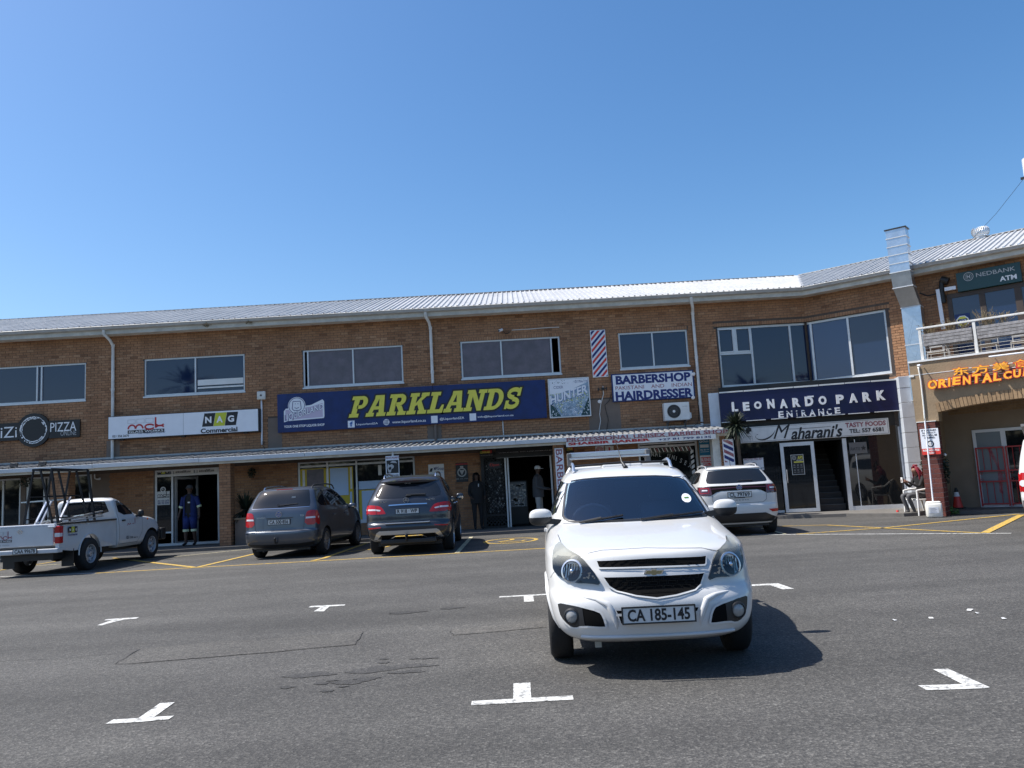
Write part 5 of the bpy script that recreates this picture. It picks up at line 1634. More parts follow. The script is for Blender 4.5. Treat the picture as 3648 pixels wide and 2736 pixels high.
# cables beside it
def cable(fr,pts,out,r_,m_,name,label):
 q=[fr.px(p,out)for p in pts]
 a0,z0=q[0]
 t=fthing(fr,a0,z0,out,name,label,'cable')
 P=[]
 for i in range(len(q)-1):
  for s_ in range(4):
   u=s_/4;P.append((q[i][0]+(q[i+1][0]-q[i][0])*u-a0,0,q[i][1]+(q[i+1][1]-q[i][1])*u-z0))
 P.append((q[-1][0]-a0,0,q[-1][1]-z0))
 mb=MB();mb.smooth=True;mb.tube(P,r_,6);mb.build('cable_run',m_,t)
 return t
cable(MAIN,[D2(*p)for p in((625,870),(632,960),(600,1080),(588,1190),(600,1260),(575,1400))],.05,.014,'pipe_white','cable','grey conduit running down the brown plaster panel')
cable(MAIN,[D2(*p)for p in((722,955),(700,1030),(648,1085),(655,1130),(688,1250),(668,1370))],.04,.009,'black_iron','cable','black cable looping down from the barbershop board')
cable(MAIN,[D2(*p)for p in((1690,1000),(1700,1100),(1708,1200),(1690,1290),(1650,1320))],.04,.009,'black_iron','cable','black cable beside the white downpipe')
cable(MAIN,[D2(*p)for p in((1300,1365),(1370,1325),(1440,1320),(1520,1335),(1640,1345))],.15,.008,'sign_cream','cable','pale wire slung below the air conditioner')
cable(MAIN,[D4(*p)for p in((262,560),(250,640),(200,760),(150,880),(80,1000))],.03,.006,'leaf_dry','cable','thin frayed wire slanting across the brick by the corner window')
cable(MAIN,[A8(*p)for p in((1020,398),(1200,388),(1400,372),(1555,365))],.015,.012,'sign_cream','cable_trunking','thin white trunking along the brick above the fourth window')
cable(MAIN,[A8(*p)for p in((918,1415),(930,1590))],.03,.022,'pipe_white','conduit','short white conduit below the navy sign')
# bracket cross of an old aerial
t=fthing(MAIN,*MAIN.px(D2(625,905),.1),.1,'aerial_bracket','small black aerial bracket left of the barbershop board','bracket')
mb=MB();mb.tube([(-.16,0,0),(.14,0,.02)],.014,6);mb.tube([(-.15,0,-.05),(-.15,0,.05)],.02,6);mb.tube([(.12,0,-.03),(.12,0,.06)],.018,6);mb.box(-.05,.05,-.02,.03,-.03,.05);mb.build('bracket_bars','black_iron',t)
# security camera
t=fthing(MAIN,*MAIN.px(A8(895,400),.12),.12,'security_camera','white bullet security camera above the fourth upper window','camera')
mb=MB();mb.smooth=True;mb.tube([(-.05,-.08,-.03),(.05,.02,.02)],.042,12);mb.build('body','sign_white',t,auto=50)
mb=MB();mb.tube([(-.052,-.083,-.031),(-.058,-.088,-.033)],.03,12);mb.build('lens','text_black',t)
mb=MB();mb.tube([(.05,.02,.02),(.14,.06,-.10),(.22,.08,-.11),(.33,.10,-.02)],.010,6);mb.build('lead','black_iron',t)
# white square box lamp on conduit, left
t,hw,H,r=sgn(MAIN,A3,992,930,1090,1018,.16,'wall_box','pale square junction box on the brick between the two left signs','box')
mb=MB();mb.bbox(-hw,hw,0,.1,0,H,.03);mb.build('box_body','dirty_white',t)
mb=MB();mb.disc(.03,-.004,.001,0,H/2);mb.build('knob','dark_brown',t)
cable(MAIN,[A3(1048,1020),A3(1052,1300),A3(1052,1530)],.05,.028,'sign_white','conduit','white conduit dropping from the square junction box')
cable(MAIN,[A3(1055,1500),A3(1080,1495),A3(1065,1540),A3(1085,1575)],.06,.008,'black_iron','cable','loose black cable end at the foot of the white conduit')
# ---- floodlights on the canopy
for i,(x,y)in enumerate(((275,95),(835,65))):
 a,z=CAN.px(E4(x,y),-.1)
 t=fthing(CAN,a,z,-.1,'floodlight',['black floodlight on the canopy edge, the left one of two above the white pickup','black floodlight on the canopy edge, the right one of two above the white pickup'][i],'floodlight','floodlights on the canopy edge')
 T_=Matrix.Rotation(rad(-12),4,'X')@Matrix.Rotation(rad(6),4,'Y')
 mb=MB();mb.bbox(-.11,.11,-.03,.03,-.07,.07,.008,T_);mb.build('housing','black_iron',t)
 mb=MB();mb.box(-.07,.04,-.036,-.031,.03,.055,T_);mb.build('lens','grey_plastic',t)
 mb=MB();mb.bar((-.10,.02,0),(-.10,.02,-.12),.012,.02);mb.bar((.10,.02,0),(.10,.02,-.12),.012,.02);mb.bar((-.10,.02,-.12),(.10,.02,-.12),.012,.02);mb.build('yoke','black_iron',t)
 # ---- air conditioner
t,hw,H,r=sgn(MAIN,D2,1310,1062,1610,1245,.38,'air_conditioner','white air conditioner outdoor unit under the barbershop board','air conditioner')
T=TX(MAIN,t,r,.38)
mb=MB();mb.bbox(-hw,hw,.0,.30,0,H,.012);mb.build('casing','sign_cream',t)
q=T.rc(D2,1342,1070,1508,1240);cx_,cz_=(q[0]+q[1])/2,(q[2]+q[3])/2;r_=(q[1]-q[0])/2
mb=MB();mb.disc(r_,-.003,.001,cx_,cz_,36);mb.build('fan_opening','text_black',t)
mb=MB()
for k in range(28):
 a=2*math.pi*k/28;mb.tube([(cx_+r_*.2*math.cos(a),-.012,cz_+r_*.2*math.sin(a)),(cx_+r_*math.cos(a+.25),-.012,cz_+r_*math.sin(a+.25))],.0035,4,cap=False)
mb.ring(r_,r_*.96,-.016,-.002,cx_,cz_);mb.ring(r_*.62,r_*.60,-.016,-.008,cx_,cz_)
mb.build('fan_grille','grey_plastic',t)
mb=MB();mb.disc(r_*.2,-.02,-.004,cx_,cz_);mb.build('hub','sign_cream',t)
T.text('LOGIK',D2,1520,1095,1580,1098,'text_black')
mb=MB();mb.bbox(hw,hw+.06,.05,.22,H*.08,H*.4,.01);mb.build('valve_cover','sign_cream',t)
for sx in(-hw+.12,hw-.12):
 mb=MB();mb.bar((sx,.0,-.03),(sx,.37,-.03),.03,.03);mb.bar((sx,.36,-.03),(sx,.36,-.28),.03,.03);mb.bar((sx,.02,-.03),(sx,.36,-.25),.02,.02);mb.build('bracket','grey_plastic',t)
 # ---- two-storey entrance sign
t,hw,H,r=sgn(PORT,D4,305,1243,2098,1415,.22,'entrance_sign','deep navy centre entrance sign with big white channel letters under the corner window','sign')
T=TX(PORT,t,r,.22)
mb=MB();mb.bbox(-hw,hw,0,.24,0,H,.01);mb.build('box','navy_dark',t)
random.seed(21)
for i in range(7):
 x=-hw+2*hw*i/7;mb=MB();mb.box(x+.01,x+2*hw/7-.01,-.012,.0,H-.018-random.uniform(0,.01),H+.02);mb.build('edge_trim','sign_cream',t)
 mb=MB();mb.box(x+.01,x+2*hw/7-.01-random.uniform(0,.3),-.012,.0,-.012,.012);mb.build('edge_trim','sign_cream',t)
let=[('L',430,500,1345,1425),('E',540,612,1337,1418),('O',650,730,1330,1400),('N',780,858,1310,1395),('A',902,985,1308,1392),('R',1028,1112,1296,1380),('D',1150,1240,1282,1370),('O',1285,1370,1277,1358),('P',1457,1542,1264,1348),('A',1585,1675,1252,1338),('R',1718,1808,1240,1328),('K',1855,1950,1222,1312)]
for ch,x0,x1,y0,y1 in let:
 q=T.rc(D4,x0,y0,x1,y1);mb=MB();add_text(mb,ch,q[0],q[1],q[2],q[3],-.0,bold=.055,ext=.035);mb.build('letter','text_white',t)
for ch,x0,x1,y0,y1 in(('L',432,455,1335,1350),('N',775,800,1305,1325),('D',1180,1240,1275,1285)):
 q=T.rc(D4,x0,y0,x1,y1);mb=MB();mb.box(q[0],q[1],-.036,.0,q[2],q[3]);mb.build('letter_chip','text_white',t)
en='ENTRANCE';xs_=[(890,948),(970,1035),(1065,1085),(1118,1172),(1195,1260),(1283,1345),(1365,1420),(1445,1505)]
for ch,(x0,x1)in zip(en,xs_):
 sl=-(x0-890)*.055
 if ch=='E' and x0>1400:y0,y1=1388,1445
 else:y0,y1=1418+sl+8,1486+sl
 q=T.rc(D4,x0,y0,x1,y1);mb=MB();add_text(mb,ch,q[0],q[1],q[2],q[3],-.0,bold=.03,ext=.02);mb.build('letter','text_white',t)
random.seed(22)
mb=MB()
for i in range(9):
 q=T.rc(D4,960+i*55,1432-i*3,985+i*58,1440-i*3);mb.box(q[0],q[1]*1.0,-.0225,-.0205,q[2],q[3])
mb.build('scraped_paint','navy_dark',t)
# ---- tasty foods sign
t,hw,H,r=sgn(PORT,D5,612,245,665,440,.12,'restaurant_sign','pale restaurant sign with flowing black script below the entrance sign','sign',kk=D6)
T=TX(PORT,t,r,.12)
mb=MB();mb.bbox(-hw,hw,0,.10,0,H,.006);mb.build('board','sign_cream',t)
mb=MB()
for x0,x1,z0,z1 in((-hw+.03,hw-.03,.025,.033),(-hw+.03,hw-.03,H-.033,H-.025),(-hw+.03,-hw+.038,.033,H-.033),(hw-.038,hw-.03,.033,H-.033)):mb.box(x0,x1,-.002,.0005,z0,z1)
mb.build('border_line','text_black',t)
q=T.rc(D5,800,215,1830,395)
vs,fs=text_geo("aharani's",-.004,.35)
q2=T.rc(D5,1210,240,1840,350)
mb=MB();add_text(mb,"aharani's",q2[0],q2[1],q2[2]+.0,q2[3]+.0,-.004,bold=.028,shear=.35);mb.build('script','text_black',t)
qm=T.rc(D5,1010,215,1200,365)
mb=MB();add_text(mb,'M',qm[0]-.03,qm[1]+.06,qm[2]-.0,qm[3],-.0045,bold=.0,shear=.45);mb.build('script','text_black',t)
def brush(mb,pts,w0,w1,y=-.004):
 n_=len(pts)
 L=[];Rr=[]
 for i,p in enumerate(pts):
  a=Vector(pts[max(0,i-1)]);b=Vector(pts[min(n_-1,i+1)]);d=(b-a).normalized();nn=Vector((-d.y,d.x))*(w0+(w1-w0)*math.sin(math.pi*i/(n_-1)))/2
  L.append((p[0]+nn.x,y,p[1]+nn.y));Rr.append((p[0]-nn.x,y,p[1]-nn.y))
 for i in range(n_-1):mb.quad(Rr[i],Rr[i+1],L[i+1],L[i])
def bez(p0,p1,p2,p3,n_=14):
 out=[]
 for i in range(n_+1):
  t_=i/n_;u=1-t_
  out.append(tuple(u**3*a+3*u*u*t_*b+3*u*t_*t_*c+t_**3*d for a,b,c,d in zip(p0,p1,p2,p3)))
 return out
def tp(x,y):
 q=PORT.px(D5(x,y),.12);return(q[0]-T.c,q[1]-T.b)
mb=MB();brush(mb,bez(tp(1090,245),tp(1000,225),tp(960,225),tp(935,245)),.004,.03)
mb=MB();brush(mb,bez(tp(1035,270),tp(1000,380),tp(850,420),tp(805,360)),.004,.045,-.0048);mb.build('script_flourish','text_black',t)
mb=MB();brush(mb,bez(tp(805,360),tp(795,340),tp(810,325),tp(830,325)),.02,.004,-.0052);mb.build('script_flourish','text_black',t)
mb=MB();brush(mb,bez(tp(1150,262),tp(1300,258),tp(1500,248),tp(1690,228)),.008,.014,-.0056)
mb.build('script_flourish','text_black',t)
T.text('TASTY FOODS',D6,182,322,622,345,'text_maroon',bold=.04)
T.text('TEL: 557 6581',D6,225,388,598,410,'text_black',bold=.035)
# small line drawing of a praying woman at the left
mb=MB()
def loop(pts,w_=.006,y=-.004,close=False):
 q=[tp(*p)for p in pts]
 if close:q.append(q[0])
 for i in range(len(q)-1):mb.bar((q[i][0],y,q[i][1]),(q[i+1][0],y,q[i+1][1]),w_,.002,up=(0,1,0))
loop([(735,285),(760,290),(765,320),(755,345),(740,350),(728,330),(722,300)]);loop([(640,415),(650,370),(680,340),(715,345),(760,345),(770,400)])
for i in range(6):loop([(650+i*18,415),(665+i*16,370),(690+i*10,345)],.004,-.0042)
mb.build('drawing','text_black',t)
mb=MB();cc_=tp(725,280);mb.disc(.085,-.004,-.001,cc_[0]-.01,cc_[1]+.01,20,.10);cc_=tp(745,318);mb.build('drawing','text_black',t)
mb=MB();mb.disc(.052,-.006,-.0045,cc_[0],cc_[1],20,.075);mb.build('drawing','sign_cream',t)
# ---- notices on the entrance glass
t,hw,H,r=sgn(PORT,D5,1215,567,1388,795,.085,'security_notice','black and yellow security company notice on the glass entrance door','notice')
T=TX(PORT,t,r,.085)
mb=MB();mb.box(-hw,hw,0,.004,0,H);mb.build('sheet','sign_cream',t)
mb=MB();mb.box(-hw+.012,hw-.012,-.001,.0005,.012,H-.012);mb.build('field','sign_black',t)
mb=MB();mb.box(-hw+.08,hw-.012,-.002,-.0008,H*.60,H*.66);mb.build('band','text_yellow',t)
mb=MB();add_text(mb,'APS',hw*.05,hw*.9,H*.76,H*.93,-.003,bold=.02);mb.build('lettering','text_yellow',t)
mb=MB();add_text(mb,'SECURITY',-hw*.15,hw*.9,H*.69,H*.74,-.003,bold=.02);mb.build('lettering','text_white',t)
mb=MB();mb.ring(.06,.045,-.003,-.001,-hw*.5,H*.84,16);mb.disc(.02,-.003,-.001,-hw*.5,H*.84,10)
for i in range(3):
 for j in range(2):mb.ring(.022,.015,-.003,-.001,-hw*.55+i*hw*.55,H*.47-j*H*.24,10);mb.box(-hw*.72+i*hw*.55,-hw*.38+i*hw*.55,-.003,-.001,H*.36-j*H*.24,H*.375-j*H*.24)
mb.build('symbols','text_grey',t)
t,hw,H,r=sgn(PORT,D5,656,612,905,745,.03,'security_notice','pale protected-by notice with a round crest in the window left of the entrance door','notice')
T=TX(PORT,t,r,.03)
mb=MB();mb.box(-hw,hw,0,.004,0,H);mb.build('sheet','sign_white',t)
T.text('PROTECTED BY:',D5,666,612,888,622,'text_maroon',bold=.01)
mb=MB();mb.ring(.10,.07,-.003,-.001,0,H*.4,20);mb.disc(.045,-.003,-.001,0,H*.5,14);mb.build('crest','text_black',t)
mb=MB();add_text(mb,'67',hw-.1,hw-.01,.02,.09,-.003);mb.build('lettering','text_black',t)
t,hw,H,r=sgn(PORT,D6,222,535,425,655,.03,'window_sticker','pale sticker with mirrored letters and a star on the right entrance glass','sticker')
T=TX(PORT,t,r,.03)
mb=MB();mb.box(-hw,hw,0,.003,.03,H);mb.build('sheet','grey_plastic',t)
mb=MB();add_text(mb,'STAR',-hw+.02,hw*.2,H*.35,H*.6,-.003,flip=True);st5=[]
for i in range(10):
 a=math.pi/2+i*math.pi/5;rr2=.085 if i%2==0 else .035;st5.append((hw*.6+rr2*math.cos(a),H*.5+rr2*math.sin(a)))
mb.build('lettering','text_black',t);mb=MB();mb.prism(st5,-.003,-.001);mb.build('star','text_black',t)
# ---- things on the ground-floor front
GO2=-.09
def gsgn(k,x0,y0,x1,y1,name,label,cat='notice',out=GO2,kk=None,group=None,fr=MAIN):
 t,hw,H,r=sgn(fr,k,x0,y0,x1,y1,out,name,label,cat,kk,group)
 return t,hw,H,TX(fr,t,r,out)
t,hw,H,T=gsgn(A6,1015,203,1226,340,'property_group_board','white property group board on the brick above the dark estate car','notice')
H2=H+.25
mb=MB();mb.box(-hw,hw,0,.02,-.25,H);mb.build('board','sign_white',t)
T.text('MPGroup',A6,1090,235,1222,285,'text_navy',bold=.01)
mb=MB();mb.prism([(-hw+.03,H*.35),(-hw*.55,H*.35),(-hw*.42,H*.65),(-hw*.7,H*.65)],-.003,-.001);mb.build('logo','text_black',t)
mb=MB();mb.box(-hw+.03,hw-.03,-.002,.0005,H*.2,H*.24);mb.build('rule','pale_blue',t)
t,hw,H,T=gsgn(D1,100,660,303,955,'security_poster','black security company poster with a white wreath crest beside the lattice gate','poster')
mb=MB();mb.box(-hw,hw,0,.012,0,H);mb.build('board','sign_black',t)
mb=MB();mb.box(-hw,hw,-.001,.0005,H-.07,H-.03);mb.build('band','red_paint',t)
mb=MB();mb.ring(.145,.11,-.003,-.001,0,H*.5,24);mb.box(-.05,.05,-.003,-.001,H*.5+.14,H*.5+.2);mb.prism([(-.08,H*.5+.07),(0,H*.5-.09),(.08,H*.5+.07)],-.003,-.001);mb.build('crest','text_grey',t)
T.text('086 116 1367',D1,108,908,300,912,'text_grey',bold=.01)
t,hw,H,T=gsgn(D1,478,462,688,548,'liquor_brand_plate','small black plate with yellow and red logo left of the welcome board','sign',out=.05)
mb=MB();mb.box(-hw,hw,0,.02,0,H);mb.build('board','sign_black',t)
mb=MB();mb.prism([(-hw*.6,H*.55),(hw*.9,H*.45),(hw*.9,H*.95),(-hw*.6,H*.95)],-.002,.0);mb.build('field','red_paint',t)
mb=MB();add_text(mb,'LIQUORLAND',-hw*.95,hw*.6,H*.40,H*.85,-.004,bold=.03,shear=.3);mb.build('lettering','text_yellow',t)
mb=MB();add_text(mb,'YOUR ONE STOP LIQUOR SHOP',-hw*.95,hw*.95,H*.06,H*.2,-.003);mb.build('lettering','text_grey',t)
t,hw,H,T=gsgn(D1,735,420,1650,480,'welcome_board','black welcome board over the liquor shop doorway under the canopy','sign',out=.03)
zz=T.rc(D1,735,420,1650,530)
mb=MB();mb.box(-hw,hw+.1,0,.02,-.12,H+.1);mb.build('board','sign_black',t)
T.text('WELCOME TO LIQUORLAND',D1,775,498,1640,462,'text_grey',bold=.02)
mb=MB();mb.box(-hw,hw,-.002,.0,-.115,-.105);mb.build('rule','text_grey',t)
t,hw,H,T=gsgn(D1,640,670,790,720,'open_sign','small red open sign hanging on the black lattice gate','sign',out=.0)
mb=MB();mb.box(-hw-.05,hw+.05,0,.03,-.05,H+.05);mb.build('case','sign_black',t)
mb=MB();add_text(mb,'Open',-hw,hw,0,H,-.003,bold=.01);mb.build('lettering','red_bright',t)
t,hw,H,r=sgn(CAN,D1,1660,432,1830,1010,-.09,'barber_column_sign','tall white sign with sideways maroon barber lettering on the canopy column','sign')
mb=MB();mb.box(-hw,hw,0,.02,-.25,H);mb.build('board','sign_white',t)
vs,fs=text_geo('BARBER',.015);lo=min(v.x for v in vs),min(v.y for v in vs);hi=max(v.x for v in vs),max(v.y for v in vs)
mb=MB();mb.add([(-hw+.03+(v.y-lo[1])/(hi[1]-lo[1])*(2*hw-.06),-.003,H-.03-(v.x-lo[0])/(hi[0]-lo[0])*(H+.18))for v in vs],[f for f in fs])
me_=mb;me_.f=[f[::1]for f in me_.f];mb.build('lettering','text_maroon',t)
t,hw,H,T=gsgn(D1,1845,400,1975,545,'liquor_brand_plate','small black plate with yellow and red logo right of the barber sign','sign',out=.05)
mb=MB();mb.box(-hw,hw,0,.02,0,H);mb.build('board','sign_black',t)
mb=MB();mb.prism([(-hw*.6,H*.65),(hw*.9,H*.55),(hw*.9,H*.95),(-hw*.6,H*.95)],-.002,.0);mb.build('field','red_paint',t)
mb=MB();add_text(mb,'LIQUORLAND',-hw*.95,hw*.6,H*.52,H*.85,-.004,bold=.03,shear=.3);mb.build('lettering','text_yellow',t)
# fire equipment signs
for i,(x0,x1,lb)in enumerate(((538,640,'fire hose reel sign with red rings, left of the pair on the brick'),(648,750,'fire sign with a red downward arrow, right of the pair on the brick'))):
 t,hw,H,T=gsgn(D2,x0,1545,x1,1640,'fire_sign',lb,'sign',group='fire signs on the brick')
 mb=MB();mb.box(-hw,hw,0,.01,0,H);mb.build('board','sign_cream',t)
 mb=MB()
 if i==0:
  for q in(.42,.3,.18):mb.ring(2*hw*q,2*hw*(q-.06),-.003,-.001,0,H/2,18)
 else:
  mb.prism([(-.025,H*.85),(-.025,H*.45),(-hw*.7,H*.5),(0,H*.1),(hw*.7,H*.5),(.025,H*.45),(.025,H*.85)],-.003,-.001)
 mb.build('symbol','red_paint',t)
 # boards by the white column
t,hw,H,T=gsgn(D2,1700,1472,1835,1640,'security_board','teal security company board on timber beside the barber window','sign',out=-.02)
mb=MB();mb.box(-hw-.04,hw+.10,.012,.03,-.1,H);mb.build('backing','brick_tan',t,tones=[.3]*6)
mb=MB();mb.box(-hw,hw,0,.012,-.06,H);mb.build('board','teal',t)
mb=MB();add_text(mb,'Chubb',-hw*.3,hw*.85,H*.80,H*.92,-.003,bold=.02);add_text(mb,'0861 001 919',-hw*.8,hw*.8,H*.28,H*.36,-.003,bold=.01);mb.build('lettering','text_white',t);mb=MB();mb.box(-hw*.8,hw*.8,-.003,-.001,H*.18,H*.2);mb.build('rule','text_white',t)
mb=MB();mb.box(-hw*.8,hw*.8,-.003,-.001,H*.46,H*.66);mb.build('print','sign_cream',t)
mb=MB();mb.ring(.04,.025,-.003,-.001,-hw*.6,H*.86,12);mb.build('logo','text_white',t)
t,hw,H,T=gsgn(E3,1635,270,1925,400,'business_hours_board','cream board with a red business hours panel beside the white column','sign',out=.02)
mb=MB();mb.box(-hw,hw,0,.012,-.06,H);mb.build('board','sign_cream',t)
q=T.rc(E3,1645,285,1910,345);mb=MB();mb.box(q[0],q[1],-.002,.0,q[2],q[3]-.02);mb.build('field','red_bright',t)
mb=MB();add_text(mb,'BUSINESS HOURS',q[0]+.01,q[1]+.02,q[2]+.025,q[3]-.045,-.004,bold=.02);mb.build('lettering','text_white',t)
q=T.rc(E3,1680,362,1915,385);mb=MB();mb.box(q[0],q[1],-.002,.0,q[2]-.02,q[3]-.01);mb.build('field','red_bright',t)
mb=MB();add_text(mb,'MON - THUR & SAT',q[0]+.01,q[1],q[2]-.005,q[3]-.02,-.004,bold=.01);mb.build('lettering','text_white',t)
# striped barber board on the end column
t,hw,H,r=sgn(CAN,D5,408,385,560,655,.06,'barber_pole_board','narrow white board with slanted maroon and blue stripes at the right end of the canopy','sign')
mb=MB();mb.box(-hw,hw,0,.02,-.7,H);mb.build('board','sign_white',t)
stripes(t,hw,H,5.2,'text_maroon','text_navy',.55,.10,ph=.0,flip=True)
# private property notice hanging under the canopy edge
t,hw,H,r=sgn(CAN,A7,1560,1200,1745,1450,.06,'private_property_notice','white private property notice with a guard dog picture on the canopy post','notice')
T=TX(CAN,t,r,.06)
mb=MB();mb.box(-hw,hw,0,.012,-.06,H);mb.build('board','sign_white',t)
T.text('PRIVATE PROPERTY',A7,1566,1212,1740,1228,'text_maroon',bold=.02)
q=T.rc(A7,1572,1255,1735,1418);mb=MB();mb.box(q[0],q[1],-.002,.0,q[2],q[3]);mb.build('picture','sign_black',t)
mb=MB();w0=q[1]-q[0];h0_=q[3]-q[2]
mb.prism([(q[0]+w0*a,q[2]+h0_*b)for a,b in((.05,.45),(.12,.75),(.25,.62),(.45,.70),(.62,.55),(.58,.40),(.40,.30),(.35,.08),(.18,.05),(.10,.25))],-.004,-.0022)
mb.prism([(q[0]+w0*a,q[2]+h0_*b)for a,b in((.3,.82),(.5,.95),(.75,.92),(.9,.75),(.72,.78),(.5,.80))],-.004,-.0022);mb.build('dog_picture','text_grey',t)
mb=MB();mb.prism([(q[0]+w0*a,q[2]+h0_*b)for a,b in((.15,.40),(.30,.52),(.42,.42),(.35,.28),(.22,.26))],-.006,-.0042);mb.build('dog_picture','text_black',t)
mb=MB();add_text(mb,'NO TRESPASSERS',-hw+.02,hw-.02,.0-.03,.035,-.003,bold=.01);mb.build('lettering','text_black',t)
px_=CAN.px(A7(1655,1160),.03)
mb=MB();mb.tube([(px_[0]-(r[0]+r[1])/2,.05,-.5-.5),(px_[0]-(r[0]+r[1])/2,.05,H+.12)],.035,10);mb.build('post','pipe_white',t)
# glass works notices at the glazed entrance
t,hw,H,T=gsgn(A4,262,893,463,1095,'window_notice','white glass works notice with blue phone numbers on the side light','notice',out=-.16)
mb=MB();mb.box(-hw,hw,0,.003,0,H);mb.build('sheet','sign_cream',t)
mck_logo(T,(-hw+.02,hw-.01,H*.52,H*.99),'text_black')
T.text('021 556 2670',A4,275,1025,455,1045,'text_navy',bold=.02);T.text('083 785 8340',A4,275,1062,455,1082,'text_navy',bold=.02)
a,z=MAIN.px(A4(357,858),-.16)
t=fthing(MAIN,a,z,-.16,'window_sticker','round white smiling sticker on the side light','sticker')
mb=MB();mb.ring(.085,.06,-.001,.002,0,0,20);mb.ring(.02,.0,-.001,.002,-.02,.015,6);mb.ring(.012,.0,-.001,.002,.025,.015,6);mb.prism([(-.03,-.01),(0,-.035),(.03,-.01),(0,-.02)][::1],-.001,.002);mb.build('print','text_white',t)
t,hw,H,T=gsgn(A4,262,545,475,640,'window_notice','black and lime letter-tile notice in the left transom of the glazed entrance','notice',out=-.165)
nag_logo(T,(-hw+.02,hw-.03,0,H))
for i,(x0,x1,y0,y1,lb)in enumerate(((530,840,495,605,'glass works transom notice left of the middle bar'),(900,1210,478,590,'glass works transom notice right of the middle bar'))):
 t,hw,H,T=gsgn(A4,x0,y0,x1,y1,'window_notice',lb,'notice',out=-.165,group='glass works transom notices')
 mb=MB();mb.box(-hw,hw,0,.003,0,H);mb.build('sheet','sign_cream',t)
 mck_logo(T,(-hw+.05,hw-.1,H*.18,H*1.05),'text_black')
 # lettering on the canopy front
def can_text(txt,k,x0,y0,x1,y1,out,m_,kk=None,nm='lettering',bold=.03):
 q=CAN.rect(k(x0,y0),(kk or k)(x1,y1),out)
 mb=MB();add_text(mb,txt,q[0],q[1],q[2],q[3],-out-.004,bold=bold);mb.build(nm,m_,canopy,CAN)
can_text('PROFESSIONAL UNISEX BARBER SHOP',D2,215,1455,2030,1400,.115,'text_maroon')
can_text('SHABBIR BARBER',D2,232,1508,1160,1488,.125,'text_red',bold=.05)
can_text('+27 81 799 8135',D2,1250,1462,1845,1452,.125,'text_navy',bold=.02)
mb=MB();q=CAN.rect(D2(232,1503),D2(1160,1493),.125);mb.box(q[0]-.06,CAN.px(D2(1900,1460),.125)[0],-.123,-.112,q[2]-.03,2.572);mb.build('white_board','sign_cream',canopy,CAN)
# ---- clamp notice on the red pier
t,hw,H,r=sgn(BLK,D6,983,390,1213,655,.07,'parking_notice','white and red illegal parking notice on the red brick pier','notice')
T=TX(BLK,t,r,.07)
mb=MB();mb.box(-hw,hw,0,.012,0,H);mb.build('board','sign_white',t)
mb=MB();mb.box(-hw,hw,-.002,.0,0,H*.235);mb.build('red_band','red_bright',t)
for i,s_ in enumerate(('IF YOU PARK','ILLEGALLY,','YOU WILL BE','CLAMPED.')):
 mb=MB();wd=len(s_)/12;mb2=add_text(mb,s_,-hw*.9*wd,hw*.9*wd,H*(.90-.095*i),H*(.965-.095*i),-.003,bold=.03);mb.build('lettering','text_black',t)
mb=MB();mb.ring(.085,.06,-.003,-.001,0,H*.41,22);mb.build('clamp_symbol','text_black',t)
mb=MB();mb.bbox(-.05,.04,-.003,-.001,H*.36,H*.46,.001);mb.build('clamp_symbol','sign_cream',t)
mb=MB();add_text(mb,'RELEASE FEE',-hw*.9,hw*.9,H*.13,H*.20,-.004,bold=.03);add_text(mb,'R250',-hw*.3,hw*.3,H*.03,H*.10,-.004,bold=.03);mb.build('lettering','text_white',t)
# ---- bank sign and alarm sign above the terrace
t,hw,H,r=sgn(WING,D8,895,215,1640,330,.16,'bank_sign','dark green bank sign above the terrace windows','sign')
r2=WING.rect(D8(915,240),D8(1640,325),.16)
zb_=WING.px(D8(935,425),.16)[1]-r[2]
T=TX(WING,t,r,.16)
top_=WING.px(D8(915,205),.16)[1]-r[2]
mb=MB();mb.bbox(-hw+.05,hw,0,.12,zb_,top_-.05,.008);mb.build('box','bank_green',t)
def wt(x,y):
 q=WING.px(D8(x,y),.16);return q[0]-T.c,q[1]-T.b
def wtext(s_,x0,yb0,x1,yb1,yt1,m_='text_grey',**kw):
 p=wt(x0,yb0);q=wt(x1,yb1);tt=wt(x1,yt1)
 mb=MB();add_text(mb,s_,p[0],q[0],(p[1]+q[1])/2,(p[1]+q[1])/2+tt[1]-q[1],-.004,**kw);mb.build('lettering',m_,t)
wtext('NEDBANK',1140,262,1560,190,145,bold=.004)
wtext('ATM',1395,312,1578,278,225,'text_white',bold=.03)
c_=wt(1055,258);rr3=(wt(1110,258)[0]-wt(1000,258)[0])/2
mb=MB();mb.ring(rr3,rr3*.88,-.004,-.001,c_[0],c_[1]);mb.ring(rr3*.66,rr3*.60,-.004,-.001,c_[0],c_[1]);add_text(mb,'N',c_[0]-rr3*.35,c_[0]+rr3*.35,c_[1]-rr3*.35,c_[1]+rr3*.35,-.004,bold=.05);mb.build('emblem','text_grey',t)
t,hw,H,r=sgn(WING,D8,905,670,1085,805,.06,'alarm_sign','blue alarm company sign with a yellow octagon behind the terrace railing','sign')
mb=MB();mb.box(-hw,hw,0,.01,-.05,H);mb.build('board','navy',t)
oc=[(.9*hw*math.cos(math.pi/8+math.pi/4*k),H/2+.9*hw*math.sin(math.pi/8+math.pi/4*k))for k in range(8)]
mb=MB();mb.prism(oc,-.003,0);mb.build('octagon','sign_white',t)
mb=MB();mb.prism([(p[0]*.86,H/2+(p[1]-H/2)*.86)for p in oc],-.005,-.003);mb.build('octagon_field','text_yellow',t)
mb=MB();mb.box(-hw*.62,hw*.62,-.007,-.005,H*.34,H*.66);mb.build('name_band','navy',t)
mb=MB();add_text(mb,'ADT',-hw*.5,hw*.5,H*.40,H*.60,-.009,bold=.03);mb.build('lettering','sign_white',t)
